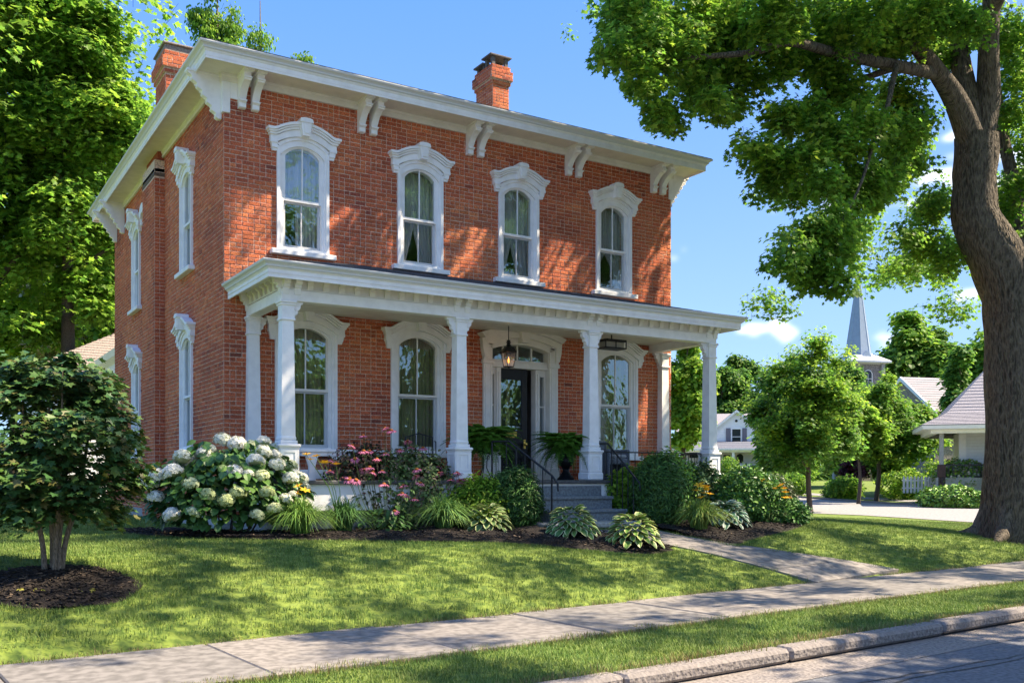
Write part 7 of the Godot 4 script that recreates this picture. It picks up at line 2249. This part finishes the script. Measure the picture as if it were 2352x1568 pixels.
# ---------------------------------------------------------------- grass
func tuft(n: int, half: float, h: float, cols: Array, w := 0.0035) -> ArrayMesh:
	var m := M.new()
	for i in n:
		var p := Vector3(rv(-half, half), -0.01, rv(-half, half))
		var a := rv(0, TAU)
		var d := Vector3(cos(a), 0, sin(a))
		var s := Vector3(-d.z, 0, d.x) * w * rv(0.7, 1.3)
		var hh := h * rv(0.5, 1.15)
		var lean := hh * rv(0.15, 0.8)
		var c: Color = cols[rng.randi() % cols.size()]
		var k := rv(0.8, 1.25)
		m.col = Color(c.r * k, c.g * k, c.b * k)
		var mid := p + d * lean * 0.35 + Vector3(0, hh * 0.6, 0); var tip := p + d * lean + Vector3(0, hh, 0)
		m.quad(p - s, p + s, mid + s * 0.8, mid - s * 0.8)
		m.tri(mid - s * 0.8, mid + s * 0.8, tip)
	return m.mesh()

func inside_bed(p: Vector2, polys: Array) -> bool:
	for q in polys:
		if Geometry2D.is_point_in_polygon(p, q): return true
	return false

func lawn_grass() -> void:
	var polys := []
	for q in [[BED_L_FRONT, BED_L_BACK], [BED_R_FRONT, BED_R_BACK], [WALK_L, WALK_R]]:
		var a := spline(q[0], 6); var b := spline(q[1], 6)
		b.reverse()
		var pk := PackedVector2Array()
		for v in a + b: pk.append(v)
		polys.append(pk)
	var ring := PackedVector2Array()
	for i in 40: ring.append(Vector2(-3.1, 5.42) + Vector2(cos(TAU * i / 40.0) * 1.06, sin(TAU * i / 40.0)) * 0.70)
	polys.append(ring)
	var gc := [Color(0.135, 0.215, 0.043), Color(0.170, 0.242, 0.052), Color(0.110, 0.187, 0.042), Color(0.205, 0.252, 0.078)]
	var dry := [Color(0.240, 0.190, 0.085), Color(0.232, 0.232, 0.072), Color(0.145, 0.217, 0.043), Color(0.200, 0.150, 0.070)]
	var near := tuft(70, 0.12, 0.055, gc, 0.0028)
	var mid := tuft(70, 0.20, 0.062, gc, 0.0045)
	var edge := tuft(46, 0.09, 0.075, gc + dry + dry, 0.0026)
	var tone := FastNoiseLite.new()
	tone.seed = 4; tone.frequency = 0.5; tone.fractal_octaves = 3
	var A := [[], []]; var B := [[], []]; var E := [[], []]
	var put := func(L: Array, x: float, z: float, y: float, s: float) -> void:
		var k := 1.0 + 0.28 * tone.get_noise_2d(x, z) + rv(-0.08, 0.08)
		L[0].append(Transform3D(Basis(Vector3.UP, rv(0, TAU)) * Basis.from_scale(Vector3(s, s * rv(0.75, 1.15), s)), Vector3(x, y, z)))
		L[1].append(Color(k * (1.0 + 0.15 * tone.get_noise_2d(z * 2.0, x * 2.0)), k, k * 0.95))
	# near lawn in a fine grid, further lawn in a coarser one
	var x := -9.0
	while x < 16.0:
		var z := -1.0
		while z < 6.9:
			var p := Vector2(x + rv(-0.08, 0.08), z + rv(-0.08, 0.08))
			if wc(p.x, p.y) < 6.80 and not (p.y < 1.9 and p.x > -0.3 and p.x < 9.7) and not inside_bed(p, polys) and Vector2(p.x - 15.2, p.y - 4.4).length() > 0.95:
				put.call(A, p.x, p.y, ground(p.x, p.y), rv(0.85, 1.2))
			z += 0.15
		x += 0.15
	x = -9.0
	while x < 26.0:
		var z := -16.0
		while z < 6.9:
			var p := Vector2(x + rv(-0.15, 0.15), z + rv(-0.15, 0.15))
			var nearer := p.x < 16.0 and p.y > -1.0
			if not nearer and wc(p.x, p.y) < 6.80 and cross_d(p.x, p.y) < -0.3 and not (p.y < 1.9 and p.x > -0.3 and p.x < 9.7) and not inside_bed(p, polys):
				put.call(B, p.x, p.y, ground(p.x, p.y), rv(0.9, 1.3))
			z += 0.27
		x += 0.27
	# verge
	var s := -8.0
	while s < 24.0:
		var w := 8.54
		while w < 9.90:
			var p := street_xz(s + rv(-0.06, 0.06), w + rv(-0.05, 0.05))
			put.call(A, p.x, p.y, 0.10, rv(0.85, 1.25))
			w += 0.13
		s += 0.13
	# ragged edges hanging over the pavement and kerb
	s = -9.0
	while s < 24.0:
		var p := street_xz(s + rv(-0.04, 0.04), 6.84 + rv(-0.05, 0.045))
		if not inside_bed(p, polys): put.call(E, p.x, p.y, 0.105, rv(0.7, 1.25))
		p = street_xz(s, 8.49 + rv(-0.02, 0.06))
		put.call(E, p.x, p.y, 0.105, rv(0.7, 1.1))
		p = street_xz(s + 0.03, 9.90 + rv(-0.06, 0.03))
		put.call(E, p.x, p.y, 0.115, rv(0.7, 1.2))
		s += 0.085
	for q in [BED_L_FRONT, BED_R_FRONT]:
		var a := spline(q, 30)
		for i in a.size():
			var p: Vector2 = a[i] + Vector2(rv(-0.03, 0.03), rv(-0.02, 0.05))
			put.call(A, p.x, p.y, ground(p.x, p.y), rv(0.6, 0.9))
	for i in 90:
		var a := TAU * i / 90.0
		var p := Vector2(-3.1, 5.42) + Vector2(cos(a) * 1.06, sin(a)) * rv(0.72, 0.76)
		put.call(A, p.x, p.y, ground(p.x, p.y), rv(0.6, 0.9))
	tag(copies("lawn_grass", near, MA.blade, A[0], A[1]), "short green lawn grass round the house and verge", "grass", "", "stuff")
	tag(copies("lawn_grass", mid, MA.blade, B[0], B[1]), "lawn grass running back beside and behind the house", "grass", "", "stuff")
	tag(copies("edge_grass", edge, MA.blade, E[0], E[1]), "ragged half dry grass fringing pavement and kerb", "grass", "", "stuff")
